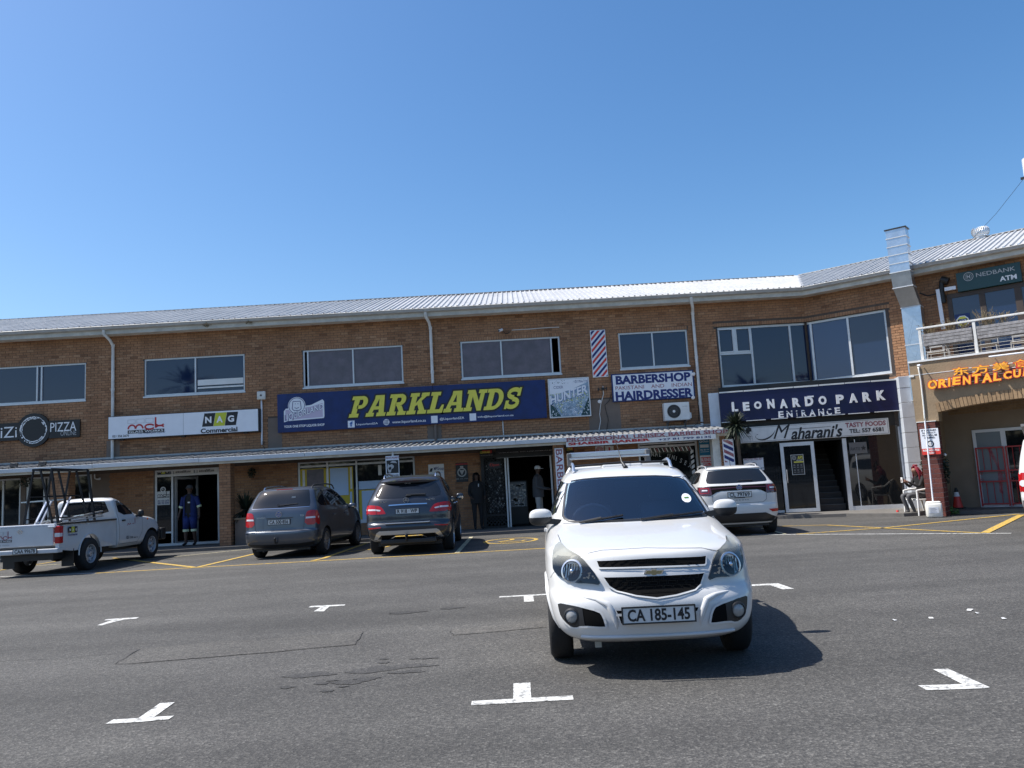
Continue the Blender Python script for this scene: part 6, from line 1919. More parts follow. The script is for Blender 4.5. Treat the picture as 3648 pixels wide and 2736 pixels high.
# old black pipework and white bracket left of the bank sign
t=fthing(WING,*WING.px(D8(790,300),.12),.12,'black_vent','black flue pipe with a hood on the wall left of the bank sign','flue')
def wl(x,y,o=.12):
 q=WING.px(D8(x,y),o);b_=WING.px(D8(790,300),.12);return(q[0]-b_[0],0,q[1]-b_[1])
mb=MB();mb.smooth=True;mb.tube([wl(760,290),wl(840,310)],.11,12);mb.tube([wl(770,300),wl(765,400),wl(790,540)],.07,10);mb.tube([wl(720,440),wl(620,465),wl(530,435)],.02,8);mb.build('flue_pipe','black_iron',t,auto=50)
t=fthing(WING,*WING.px(D8(750,600),.15),.15,'wall_bracket','tall white metal bracket leaning beside the black flue','bracket')
def wl2(x,y):
 q=WING.px(D8(x,y),.15);b_=WING.px(D8(750,600),.15);return(q[0]-b_[0],0,q[1]-b_[1])
mb=MB();mb.bar(wl2(725,395),wl2(790,820),.10,.05);mb.build('upright','sign_white',t)
mb=MB();mb.bar(wl2(800,395),wl2(920,375),.05,.10);mb.build('arm','sign_white',t)
# ---- orange channel letters over the arch
t=fthing(BLK,*BLK.px(D8(1100,1350),.1),.1,'oriental_sign','orange channel letters of the oriental restaurant over the brick arch','sign')
b_=BLK.px(D8(1100,1350),.1)
def bl(x,y):
 q=BLK.px(D8(x,y),.1);return q[0]-b_[0],q[1]-b_[1]
xs_=[(628,715,1470,1365),(735,820,1455,1355),(842,862,1440,1345),(885,975,1425,1330),(1000,1080,1420,1320),(1105,1190,1405,1300),(1205,1300,1400,1290),(1325,1400,1380,1285),(1440,1520,1360,1270),(1545,1620,1345,1250)]
word2=list('ORIENTALCU')
nx=xs_[-1]
for j,ch in enumerate('ISINE'):xs_.append((nx[0]+95*(j+1),nx[1]+95*(j+1),nx[2]-17*(j+1),nx[3]-17*(j+1)));word2.append(ch)
for ch,(x0,x1,yb,yt)in zip(word2,xs_):
 p=bl(x0,yb);q=bl(x1,yt)
 z0=min(p[1],q[1]);z1=max(p[1],q[1])
 mb=MB();add_text(mb,ch,p[0]-.014,q[0]+.014,z0-.014,z1+.014,.03,bold=.09,ext=.06,shear=.12);mb.build('letter_case','red_bright',t)
 mb=MB();add_text(mb,ch,p[0],q[0],z0,z1,-.032,bold=.035,shear=.12);mb.build('letter_face','orange_letter',t)
for ch,x0,x1,yb,yt in(('东',895,1055,1325,1235),('方',1100,1275,1305,1205),('美',1320,1490,1275,1180),('食',1540,1700,1245,1150)):
 p=bl(x0,yb);q=bl(x1,yt);z0=p[1]+.0;z1=max(q[1],z0+.2)
 mb=MB();add_text(mb,ch,p[0]-.012,q[0]+.012,z0-.012,z1+.012,.03,bold=.02,ext=.06);mb.build('letter_case','red_bright',t)
 mb=MB();add_text(mb,ch,p[0],q[0],z0,z1,-.032,bold=.012);mb.build('letter_face','orange_letter',t)
mb=MB()
for y0 in(1238,1285,1345,1395):
 p=bl(900 if y0<1300 else 700,y0+(20 if y0<1300 else 30));mb.tube([(p[0],.06,p[1]),(p[0]+3.2,.06,p[1])],.012,6)
mb.build('support_rail','dirty_white',t)
# pipes over the sign and down the block
cable(BLK,[D8(515,1215),D8(545,1380),D8(575,1655),D6(1040,300)],.03,.022,'plastic_can','wall_pipe','cream pipe running down the left edge of the restaurant block')
t=fthing(BLK,*BLK.px(D8(1275,1120),.5),.5,'lamp_arm','white horizontal lamp pipe reaching over the orange letters','lamp')
q0=BLK.px(D8(1275,1120),.5);q1=BLK.px(D8(1653,1085),.5)
mb=MB();mb.tube([(0,0,0),(q1[0]-q0[0]+.8,0,0)],.022,8);mb.build('pipe','sign_white',t)
mb=MB();mb.tube([(.03,0,0),(.03,.48,.06)],.010,6);mb.build('bracket','sign_white',t)
mb=MB();mb.tube([(1.3,0,0),(1.3,.48,.06)],.010,6);mb.build('bracket','sign_white',t)
t=fthing(BLK,*BLK.px(D8(515,1215),.45),.45,'lamp_arm','short white lamp bracket at the left corner of the restaurant block','lamp')
mb=MB();mb.tube([(0,0,0),(0,.42,.05)],.016,6);mb.build('arm','sign_white',t)
mb=MB();mb.tube([(-.02,0,0),(.05,0,0)],.03,8);mb.build('head','sign_white',t)
# ---- galvanised kitchen duct
dt=fthing(WING,WING.px(D8(430,900),.45)[0],zbt-.1,.25,'kitchen_duct','tall galvanised kitchen duct rising past the gutter beside the terrace','duct')
a_lo0=WING.px(D8(335,620),.45)[0];a_lo1=WING.px(D8(540,590),.45)[0]
a_up0=WING.px(D7(235,1300),.95)[0];a_up1=WING.px(D7(500,1300),.95)[0]
zt_up=(WING.px(D7(215,1010),.95)[1]+WING.px(D7(465,950),.95)[1])/2
zc1=WING.px(D8(330,600),.45)[1];zc2=WING.px(D8(225,225),.95)[1]
print('duct',a_lo0,a_lo1,a_up0,a_up1,zt_up,zc1,zc2)
la_=WING.px(D8(430,900),.45)[0];lb_=zbt-.1
def dsec(a0,a1,o0,o1,z0,z1,A0=None,A1=None,O0=None,O1=None,name='duct_section'):
 A0=a0 if A0 is None else A0;A1=a1 if A1 is None else A1;O0=o0 if O0 is None else O0;O1=o1 if O1 is None else O1
 mb=MB()
 vs=[(a0-la_,.25-o1,z0-lb_),(a1-la_,.25-o1,z0-lb_),(a1-la_,.25-o0,z0-lb_),(a0-la_,.25-o0,z0-lb_),(A0-la_,.25-O1,z1-lb_),(A1-la_,.25-O1,z1-lb_),(A1-la_,.25-O0,z1-lb_),(A0-la_,.25-O0,z1-lb_)]
 mb.add(vs,[(0,3,2,1),(4,5,6,7),(0,1,5,4),(1,2,6,5),(2,3,7,6),(3,0,4,7)])
 o=mb.build(name,'duct',dt)
 mb=MB()
 for(b0,b1,c0,c1,zz)in((a0,a1,o0,o1,z0),):
  mb.box(b0-la_-.018,b1-la_+.018,.25-c1-.018,.25-c0+.018,zz-lb_-.012,zz-lb_+.012)
 mb.build('duct_flange','alu',dt)
 return o
zs_=[zbt-.7,zbt+(zc1-zbt)*.42,zc1-.02]
dsec(a_lo0,a_lo1,.06,.45,3.2,zs_[1]-.0)
dsec(a_lo0,a_lo1,.06,.45,zs_[1],zc1)
dsec(a_lo0,a_lo1,.06,.45,zc1,zc1+(zc2-zc1)*.55,a_up0+(a_lo0-a_up0)*.2,a_up1+(a_lo1-a_up1)*.2,.50,.90,'duct_bend')
dsec(a_up0+(a_lo0-a_up0)*.2,a_up1+(a_lo1-a_up1)*.2,.50,.90,zc1+(zc2-zc1)*.55,zc2,a_up0,a_up1,.60,.98,'duct_bend')
n_=5
for i in range(n_):
 z0=zc2+(zt_up-zc2)*(i/n_);z1=zc2+(zt_up-zc2)*((i+1)/n_)
 dsec(a_up0,a_up1,.60,.98,z0,z1)
mb=MB();mb.box(a_up0-la_-.03,a_up1-la_+.03,.25-1.01,.25-.57,zt_up-lb_,zt_up-lb_+.03);mb.build('duct_cap','black_iron',dt)
# creases of the lower sheets
mb=MB()
for(p,q)in(((0.15,.1),(.6,.75)),((.6,.75),(.95,.2)),((.1,.95),(.5,.45)),((.5,.45),(.2,.0))):
 for zA_,zB_ in((zs_[1],zc1),(zbt,zs_[1])):
  mb.bar((a_lo0-la_+p[0]*(a_lo1-a_lo0),.25-.452,zA_-lb_+p[1]*(zB_-zA_)),(a_lo0-la_+q[0]*(a_lo1-a_lo0),.25-.452,zA_-lb_+q[1]*(zB_-zA_)),.012,.006,up=(0,1,0))
mb.build('sheet_crease','duct',dt)
# ---- roof ventilator, corrugated flue and its stay wire
rv=WING.px(D7(1450,1045),-RUN+GO)
t=fthing(WING,rv[0],zr-.0,-RUN+GO,'roof_ventilator','spinning turbine roof ventilator on the ridge at the right','ventilator')
wv=WING.px(D7(1575,1000),-RUN+GO)[0]-WING.px(D7(1335,1000),-RUN+GO)[0];r_=wv/2
mb=MB();mb.lathe([(r_*.62,-.25),(r_*.62,.06),(r_*.75,.08)],20);mb.build('throat','alu',t)
mb=MB()
for k in range(26):
 a=2*math.pi*k/26
 prev=None
 pts=[]
 for j in range(7):
  ph=-1.1+2.3*j/6;rr4=r_*(.55+.45*math.cos(ph));pts.append((rr4*math.cos(a+.12*j),rr4*math.sin(a+.12*j),.08+r_*.62+r_*.60*math.sin(ph)))
 for j in range(6):
  p,q=Vector(pts[j]),Vector(pts[j+1]);o_=Vector((-math.sin(a),math.cos(a),0))*r_*.15
  mb.quad(p,p+o_,q+o_,q)
mb.build('vanes','alu',t)
mb=MB();mb.lathe([(.001,.08+r_*1.19),(r_*.4,.08+r_*1.14),(r_*.5,.08+r_*1.08)],20);mb.build('cap','alu_bright',t)
fl=WING.px(D7(1995,100),-3.2);fb=WING.px(D7(2015,470),-3.2)
rf_=.28
fx0=fl[0]+rf_;ztop_f=fl[1]
t=fthing(WING,fx0,GZ+3.2*RZ,-3.2,'roof_flue','pale corrugated flue pipe standing on the roof at the right edge','flue')
base_z=GZ+3.2*RZ
pf=[]
zz=1.0*0
H_=ztop_f-base_z
zlow=fb[1]-base_z
z=zlow
while z<H_:
 pf+=[(rf_,z),(rf_+.012,z+.03),(rf_,z+.06)];z+=.06
mb=MB();mb.smooth=True;mb.lathe([(rf_-.01,zlow)]+pf+[(rf_-.02,H_)],28);mb.build('flue_pipe','alu',t,auto=60)
mb=MB();mb.lathe([(rf_-.06,0),(rf_-.06,zlow+.02)],20);mb.build('flue_base','alu',t)
mb=MB();mb.lathe([(rf_+.014,zlow+.35),(rf_+.014,zlow+.40)],20);mb.box(-rf_-.10,-rf_,-.02,.02,zlow+.34,zlow+.42);mb.build('clamp','black_iron',t)
p0=WING.loc(fx0-rf_,base_z+zlow+.38,-3.2);gpt=WING.px(D7(1290,1065),-RUN+GO+.3)
p1=WING.loc(gpt[0],zr-.1,-RUN+GO+.3)
t=thing('stay_wire','thin dark stay wire from the corrugated flue down to the ridge','wire',p0)
mb=MB();mb.tube([(0,0,0),tuple((p1-p0)*.5+Vector((0,0,-.08))),tuple(p1-p0)],.006,5);mb.build('wire_run','steel_dark',t)
# ========================== VEHICLES
def pchip(xs,ys,x):
 xs=np.asarray(xs,float);ys=np.asarray(ys,float);n=len(xs)
 h=np.diff(xs);d=np.diff(ys)/h
 m=np.zeros(n)
 for i in range(1,n-1):
  if d[i-1]*d[i]>0:
   w1=2*h[i]+h[i-1];w2=h[i]+2*h[i-1]
   m[i]=(w1+w2)/(w1/d[i-1]+w2/d[i])
 m[0]=d[0];m[-1]=d[-1]
 i=int(np.clip(np.searchsorted(xs,x)-1,0,n-2))
 t=(x-xs[i])/h[i]
 return(ys[i]*(1+2*t)*(1-t)**2+m[i]*h[i]*t*(1-t)**2+ys[i+1]*t*t*(3-2*t)+m[i+1]*h[i]*t*t*(t-1))
class Body:
 """body as a stack of horizontal outlines. rows: (z, yn, wn, Ln, en, yf, wf, Lf, ef)"""
 def __init__(s,rows,sub=4,na=12,ns=16):
  s.rows=rows;s.R=np.array(rows,float);s.na=na;s.ns=ns
  T=np.arange(len(rows));s.T=T
  tt=[]
  for i in range(len(rows)-1):tt+=[i+k/sub for k in range(sub)]
  tt.append(len(rows)-1)
  s.tt=tt
  s.ev={}
  s.tab=np.array([[pchip(T,s.R[:,c],t)for c in range(9)]for t in tt])
 def at(s,z):
  zs=s.tab[:,0]
  i=int(np.clip(np.searchsorted(zs,z)-1,0,len(zs)-2))
  f=(z-zs[i])/max(1e-6,zs[i+1]-zs[i]);f=min(max(f,0),1)
  return s.tab[i]*(1-f)+s.tab[i+1]*f
 @staticmethod
 def W(r,y):
  z,yn,wn,Ln,en,yf,wf,Lf,ef=r
  u=(y-yn)/max(1e-6,yf-yn);u=min(max(u,0),1)
  return wn+(wf-wn)*u*u*(3-2*u)+0.018*min(1,wn/.7)*math.sin(math.pi*u)
 def near(s,x,z):
  r=s.at(z);z_,yn,wn,Ln,en=r[:5]
  w_=s.W(r,yn+Ln*.4);q=min(abs(x)/w_,.9995)
  return yn+Ln-Ln*(1-q**en)**(1/en)
 def far(s,x,z):
  r=s.at(z);yf,wf,Lf,ef=r[5:]
  w_=s.W(r,yf-Lf*.4);q=min(abs(x)/w_,.9995)
  return yf-Lf+Lf*(1-q**ef)**(1/ef)
 def side(s,y,z):
  r=s.at(z);z_,yn,wn,Ln,en,yf,wf,Lf,ef=r
  w_=s.W(r,y)
  if y<yn+Ln:q=min(max((yn+Ln-y)/Ln,0),.9995);return w_*(1-q**en)**(1/en)
  if y>yf-Lf:q=min(max((y-yf+Lf)/Lf,0),.9995);return w_*(1-q**ef)**(1/ef)
  return w_
 def outline(s,r):
  z,yn,wn,Ln,en,yf,wf,Lf,ef=r
  P=[]
  for k in range(s.na+1):
   th=math.pi/2*k/s.na
   y=yn+Ln-Ln*max(0,math.cos(th))**(2/en)
   P.append((s.W(r,yn+Ln*.4 if k<s.na else yn+Ln)*math.sin(th)**(2/en),y))
  y0,y1=yn+Ln,yf-Lf
  for k in range(1,s.ns):
   y=y0+(y1-y0)*k/s.ns;P.append((s.W(r,y),y))
  for k in range(s.na,-1,-1):
   th=math.pi/2*k/s.na
   y=yf-Lf+Lf*max(0,math.cos(th))**(2/ef)
   P.append((s.W(r,yf-Lf*.4 if k<s.na else yf-Lf)*math.sin(th)**(2/ef),y))
  return P
 def mesh(s):
  vs=[];fs=[]
  for r in s.tab:
   P=s.outline(r)
   ring=[(x,y,r[0])for x,y in P]+[(-x,y,r[0])for x,y in P[-2:0:-1]]
   n=len(ring);vs+=ring
  m=len(s.tab)
  for i in range(m-1):
   for k in range(n):
    a=i*n+k;b=i*n+(k+1)%n
    fs.append((a,b,b+n,a+n))
  fs.append(tuple(range(n))[::-1]);fs.append(tuple(range((m-1)*n,m*n)))
  return vs,fs
def chaikin(P,n=2,keep=()):
 for _ in range(n):
  Q=[]
  for i in range(len(P)):
   a=P[i];b=P[(i+1)%len(P)]
   Q.append((a[0]*.75+b[0]*.25,a[1]*.75+b[1]*.25));Q.append((a[0]*.25+b[0]*.75,a[1]*.25+b[1]*.75))
  P=Q
 return P
def resample(P,d):
 Q=[]
 for i in range(len(P)):
  a=Vector(P[i]);b=Vector(P[(i+1)%len(P)]);n=max(1,int((b-a).length/d))
  for k in range(n):Q.append(tuple(a.lerp(b,k/n)))
 return Q
def inside(p,P):
 c=False;j=len(P)-1
 for i in range(len(P)):
  if(P[i][1]>p[1])!=(P[j][1]>p[1])and p[0]<(P[j][0]-P[i][0])*(p[1]-P[i][1])/(P[j][1]-P[i][1])+P[i][0]:c=not c
  j=i
 return c
class Car:
 def __init__(s,root,body):s.r=root;s.b=body
 def fn(s,kind):
  b=s.b
  if kind=='near':return lambda u,v:Vector((u,b.near(u,v),v))
  if kind=='far':return lambda u,v:Vector((u,b.far(u,v),v))
  if kind=='right':return lambda u,v:Vector((b.side(u,v),u,v))
  if kind=='left':return lambda u,v:Vector((-b.side(u,v),u,v))
 def patch(s,kind,P,m,name,off=.004,rnd=1,parent=None,d=.05,label=None,th=.012):
  if rnd:P=chaikin(P,rnd)
  P=resample(P,d)
  ar=sum(P[i][0]*P[(i+1)%len(P)][1]-P[(i+1)%len(P)][0]*P[i][1]for i in range(len(P)))
  if ar<0:P=P[::-1]
  f=s.fn(kind);F=lambda u,v:f(u,v)
  xs=[p[0]for p in P];zs=[p[1]for p in P]
  pts=[Vector(p)for p in P];n=len(P)
  x=min(xs)+d
  while x<max(xs):
   z=min(zs)+d
   while z<max(zs):
    if inside((x,z),P)and min((Vector((x,z))-q).length for q in pts[:n])>d*.5:pts.append(Vector((x,z)))
    z+=d
   x+=d
  res=delaunay_2d_cdt(pts,[],[list(range(n))],1,1e-6)
  v2,_,faces=res[0],res[1],res[2]
  e=.006;out=[]
  for v in v2:
   p=F(v.x,v.y);du=F(v.x+e,v.y)-F(v.x-e,v.y);dv=F(v.x,v.y+e)-F(v.x,v.y-e)
   nn=du.cross(dv)
   if nn.length<1e-9:nn=Vector((0,-1,0))
   nn.normalize()
   want={'near':Vector((0,-1,0)),'far':Vector((0,1,0)),'right':Vector((1,0,0)),'left':Vector((-1,0,0))}[kind]+Vector((0,0,.3))
   if nn.dot(want)<0:nn=-nn
   out.append((p,nn))
  vs=[p+nn*off for p,nn in out]+[p-nn*th for p,nn in out]
  k=len(v2);fs=[tuple(f_)for f_ in faces]
  # orientation check
  if fs:
   a,b,c=[vs[i]for i in fs[0][:3]]
   if(b-a).cross(c-a).dot(out[fs[0][0]][1])<0:fs=[f_[::-1]for f_ in fs]
   # skirt
  from collections import Counter
  ec=Counter()
  for f_ in fs:
   for i in range(len(f_)):ec[(f_[i],f_[(i+1)%len(f_)])]+=1
  sk=[(b,a,a+k,b+k)for(a,b)in ec if(b,a)not in ec]
  mb=MB();mb.add(vs,fs+sk)
  return mb.build(name,m,parent or s.r,auto=40,label=label)
 def line(s,kind,pts,wd,m,name,off=.003,parent=None,close=False,d=.04):
  f=s.fn(kind);P=[]
  pp_=pts+([pts[0]]if close else[])
  for i in range(len(pp_)-1):
   a=Vector(pp_[i]);b=Vector(pp_[i+1]);n=max(1,int((b-a).length/d))
   for k in range(n):P.append(a.lerp(b,k/n))
  P.append(Vector(pp_[-1]))
  mb=MB();vs=[]
  want={'near':Vector((0,-1,0)),'far':Vector((0,1,0)),'right':Vector((1,0,0)),'left':Vector((-1,0,0))}[kind]+Vector((0,0,.3))
  for i,p in enumerate(P):
   q=f(p.x,p.y);e=.006
   nn=(f(p.x+e,p.y)-f(p.x-e,p.y)).cross(f(p.x,p.y+e)-f(p.x,p.y-e)).normalized()
   if nn.dot(want)<0:nn=-nn
   a=P[max(0,i-1)];b=P[min(len(P)-1,i+1)];t_=(f(b.x,b.y)-f(a.x,a.y)).normalized();sd_=nn.cross(t_)*wd/2
   vs+=[q+nn*off-sd_,q+nn*off+sd_]
  mb.add(vs,[(2*i,2*i+2,2*i+3,2*i+1)for i in range(len(P)-1)])
  return mb.build(name,m,parent or s.r)
def car_body(root,body,m,arches,name='body',extra_cut=None):
 vs,fs=body.mesh()
 me=bpy.data.meshes.new(name);me.from_pydata(vs,[],fs)
 bm=bmesh.new();bm.from_mesh(me);bmesh.ops.recalc_face_normals(bm,faces=bm.faces);bm.to_mesh(me);bm.free()
 o=bpy.data.objects.new(name,me);COL.objects.link(o)
 me.materials.append(M[m]);me.materials.append(M['black_plastic'])
 cutters=[]
 for(y,z,r)in arches:
  for sx in(-1,1):
   mb=MB();mb.lathe([(r,.50),(r,1.3)],40,Matrix.Rotation(math.pi/2*sx,4,'Y'))
   vs_=[Vector((v.x,v.y+y,v.z+z))for v in mb.v];mb.v=vs_
   c=mb.build('cut','black_plastic');c.data.materials.clear()
   bm=bmesh.new();bm.from_mesh(c.data);bmesh.ops.recalc_face_normals(bm,faces=bm.faces);bm.to_mesh(c.data);bm.free()
   md_=o.modifiers.new('b','BOOLEAN');md_.operation='DIFFERENCE';md_.object=c;md_.solver='EXACT';cutters.append(c)
 for c in(extra_cut or[]):
  md_=o.modifiers.new('b','BOOLEAN');md_.operation='DIFFERENCE';md_.object=c;md_.solver='EXACT';cutters.append(c)
 dg=bpy.context.evaluated_depsgraph_get();dg.update()
 nm=bpy.data.meshes.new_from_object(o.evaluated_get(dg))
 o.modifiers.clear();o.data=nm;nm.name=name
 for c in cutters:bpy.data.objects.remove(c)
 for p in nm.polygons:
  c=p.center;p.material_index=0
  for(y,z,r)in arches:
   d_=math.hypot(c.y-y,c.z-z)
   if abs(d_-r)<.012 and abs(p.normal.x)<.5:p.material_index=1
   if d_<r+.001 and abs(abs(c.x)-.50)<.01:p.material_index=1
  if c.z<body.tab[0][0]+.002:p.material_index=1
 smooth_mesh(nm,38)
 o.parent=root
 return o
def wheel(root,x,y,r,wd,style='alloy',spokes=5,name='wheel',rimr=.66):
 sx=1 if x>0 else -1
 Tm=Matrix.Translation((x,y,r))@Matrix.Rotation(math.pi/2*sx,4,'Y')
 mb=MB();mb.smooth=True
 h=wd/2
 mb.lathe([(r*rimr,-h*.95),(r*.90,-h),(r*.985,-h*.78),(r,-h*.4),(r,h*.4),(r*.985,h*.78),(r*.90,h),(r*rimr,h*.95)],36,Tm,closed=True)
 ty=mb.build(name,'tyre',root,auto=50)
 mb=MB();mb.smooth=True
 mb.lathe([(r*rimr,-h*.9),(r*rimr*.93,h*.2),(r*rimr*.98,h*.95),(r*(rimr+.015),h*.97)],30,Tm,closed=True)
 mb.lathe([(.001,-h*.2),(r*rimr*.9,-h*.25)],20,Tm,closed=True)
 rim=mb.build('rim','rim_alloy' if style=='alloy' else 'rim_steel',ty,auto=50)
 mb=MB()
 if style=='alloy':
  for k in range(spokes):
   a=2*math.pi*k/spokes
   for da in(-.13,.13):
    p=Vector((r*.10*math.cos(a+da),r*.10*math.sin(a+da),h*.6));q=Vector((r*rimr*.95*math.cos(a+da*.9),r*rimr*.95*math.sin(a+da*.9),h*.75))
    n0=len(mb.v);mb.bar(p,q,r*.07,.02,up=(0,0,1))
    for i in range(n0,len(mb.v)):mb.v[i]=Tm@mb.v[i]
  mb.lathe([(r*.16,h*.4),(r*.15,h*.75),(.001,h*.8)],16,Tm)
 else:
  mb.lathe([(r*rimr*.93,h*.2),(r*rimr*.80,h*.55),(r*rimr*.55,h*.62),(r*rimr*.45,h*.35),(r*.2,h*.35),(r*.19,h*.85),(r*.16,h*.95),(.001,h*.97)],24,Tm)
 mb.build('wheel_face','rim_alloy' if style=='alloy' else 'rim_steel',ty,auto=40)
 mb=MB()
 if style!='alloy':
  for k in range(8):
   a=2*math.pi*k/8;c=Vector((r*rimr*.74*math.cos(a),r*rimr*.74*math.sin(a),h*.585))
   mb.lathe([(r*.055,0),(.001,.004)],10,Tm@Matrix.Translation(c))
  mb.build('vent_holes','black_iron',ty)
  mb=MB();mb.lathe([(r*.20,h*.3),(r*.19,h*.9),(.001,h*.98)],16,Tm);mb.build('hub_cap','black_plastic',ty)
 return ty
def plate(root,x0,x1,z0,z1,y,txt,frame=True):
 mb=MB();mb.bbox(x0,x1,y-.004,y+.01,z0,z1,.003);p=mb.build('number_plate','plate_white',root)
 e=.006
 mb=MB()
 for q in((x0-e,x1+e,z0-e,z0+e*.7),(x0-e,x1+e,z1-e*.7,z1+e),(x0-e,x0+e*.7,z0+e*.7,z1-e*.7),(x1-e*.7,x1+e,z0+e*.7,z1-e*.7)):mb.box(q[0],q[1],y-.008,y+.008,q[2],q[3])
 mb.build('plate_frame','black_plastic',p)
 w_=x1-x0;h_=z1-z0
 mb=MB();add_text(mb,txt,x0+w_*.07,x1-w_*.07,z0+h_*.12,z1-h_*.11,y-.006,bold=.028);mb.build('plate_characters','text_black',p)
 return p
def mirror(root,sx,x0,y,z,w_=.22,h=.15,body='car_white',low='black_plastic',dy=.12,side='near'):
 mb=MB();bm=bmesh.new()
 bmesh.ops.create_uvsphere(bm,u_segments=16,v_segments=10,radius=1)
 vs=[]
 for v in bm.verts:
  c=v.co;sgnp=lambda t,e:math.copysign(abs(t)**e,t)
  vs.append((sx*(x0+w_*.5+sgnp(c.x,.75)*w_*.5),y+sgnp(c.y,.8)*dy*.5,z+sgnp(c.z,.7)*h*.5))
 bm.verts.ensure_lookup_table()
 fs=[[v.index for v in f.verts]for f in bm.faces];bm.free()
 if sx<0:fs=[f[::-1]for f in fs]
 mb.add(vs,fs);mb.smooth=True
 mb.m=[0 if sum(vs[i][2]for i in f)/len(f)>z-h*.05 else 1 for f in fs];mb.sm=[True]*len(fs)
 o=mb.build('mirror',[body,low],root)
 mb=MB();mb.bar((sx*(x0-.08),y+.01,z-h*.35),(sx*(x0+.04),y,z-h*.25),.06,.05);mb.build('mirror_arm','black_plastic',o)
 gy=y+(dy*.48 if side=='far' else -dy*.48)
 return o
def vw_badge(root,x,y,z,r):
 mb=MB();mb.disc(r,y-.006,y,x,z,24);b=mb.build('badge','blue_mid',root)
 mb=MB();mb.ring(r,r*.85,y-.010,y-.002,x,z,24)
 for pts in(((-.5,.72),(-.22,.05),(0,.55),(.22,.05),(.5,.72)),((-.72,.45),(-.32,-.72),(0,-.02),(.32,-.72),(.72,.45))):
  for i in range(4):mb.bar((x+pts[i][0]*r,y-.008,z+pts[i][1]*r),(x+pts[i+1][0]*r,y-.008,z+pts[i+1][1]*r),r*.16,.004,up=(0,1,0))
 mb.build('badge_mark','chrome',b)
 return b
def rail(root,x,pts,m='chrome',r=.016):
 mb=MB();mb.smooth=True;mb.tube([(x if len(p)==2 else p[2],p[0],p[1])for p in pts],r,8);return mb.build('roof_rail',m,root,auto=50)
def underside(root,x,y0,y1,z0=.20,z1=.42):
 mb=MB();mb.box(-x,x,y0,y1,z0,z1);return mb.build('underbody','black_plastic',root)
mat('seat_cloth',(.34,.35,.38),.8)
mat('mesh_black',(.010,.010,.010),.7,spec=.2)
mat('emblem_gold',(.42,.36,.20),.3,metal=.7)
mat('lamp_silver',(.62,.64,.68),.28,metal=.8)
mat('lamp_bowl',(.035,.036,.04),.3,metal=.5)
mat('fog_glass',(.28,.28,.27),.18,coat=.6)
# ------ 1. white compact pickup facing the camera
hr=thing('compact_pickup','white compact pickup facing forward in the middle of the car park','pickup',(1.01,6.85,0),rad(-3))
rows=[(.250,-.74,.58,.30,3.0,3.45,.70,.25,3.0),(.285,-.82,.665,.40,3.0,3.62,.80,.25,3.0),(.345,-.855,.728,.46,3.0,3.66,.83,.25,3.0),(.430,-.868,.762,.50,2.9,3.66,.845,.25,3.0),(.530,-.862,.785,.54,2.8,3.66,.850,.25,3.0),(.590,-.838,.795,.57,2.7,3.65,.850,.25,3.0),(.640,-.800,.795,.60,2.7,3.64,.850,.25,3.0),(.720,-.790,.798,.62,2.6,3.64,.850,.25,3.0),(.800,-.762,.800,.66,2.5,3.63,.845,.25,3.0),(.880,-.735,.796,.70,2.4,3.62,.840,.25,3.0),(.915,-.665,.790,.76,2.35,3.61,.835,.25,3.0),(.945,-.500,.782,.80,2.35,3.60,.830,.25,3.0),(.980,-.270,.775,.80,2.4,3.58,.820,.25,3.0),(1.015,-.010,.772,.75,2.5,3.50,.805,.25,3.0),(1.045,.220,.762,.65,2.6,2.60,.790,.25,3.0),(1.070,.370,.752,.55,2.6,2.35,.780,.25,3.0),(1.110,.455,.738,.42,2.6,2.30,.765,.25,3.0),(1.200,.620,.705,.38,2.7,2.26,.735,.25,3.0),(1.300,.800,.668,.36,2.8,2.22,.695,.25,3.0),(1.400,.985,.628,.35,2.8,2.18,.655,.25,3.0),(1.470,1.120,.598,.36,2.7,2.14,.625,.25,3.0),(1.520,1.230,.560,.42,2.4,2.10,.590,.25,3.0),(1.555,1.370,.490,.42,2.2,2.04,.520,.22,2.6),(1.575,1.520,.360,.25,2.1,1.96,.380,.16,2.4),(1.583,1.650,.120,.08,2.0,1.86,.120,.06,2.0)]
HB=Body(rows,sub=4,na=16)
H_=Car(hr,HB)
def pick(px,py,it=14):
 """where the sight line through a photo point meets the front of the pickup (local x, z)"""
 d=ray(px,py);o=EYE-Vector(hr.location);ca_,sa_=math.cos(rad(-3)),math.sin(rad(-3))
 o=Vector((ca_*o.x+sa_*o.y,-sa_*o.x+ca_*o.y,o.z));d=Vector((ca_*d.x+sa_*d.y,-sa_*d.x+ca_*d.y,d.z))
 y=-.8
 for _ in range(40):
  t=(y-o.y)/d.y;p=o+d*t
  yn=HB.near(p.x,min(max(p.z,.21),1.58));y=y+(yn-y)*.5
 return(p.x,p.z)
def K3(x,y):return pick(1850+x/1.896,1550+y/1.896)
F1=lambda x,y:pick(1850+x/2.765,1800+y/2.765)
F2=lambda x,y:pick(2300+x/2.765,1800+y/2.765)
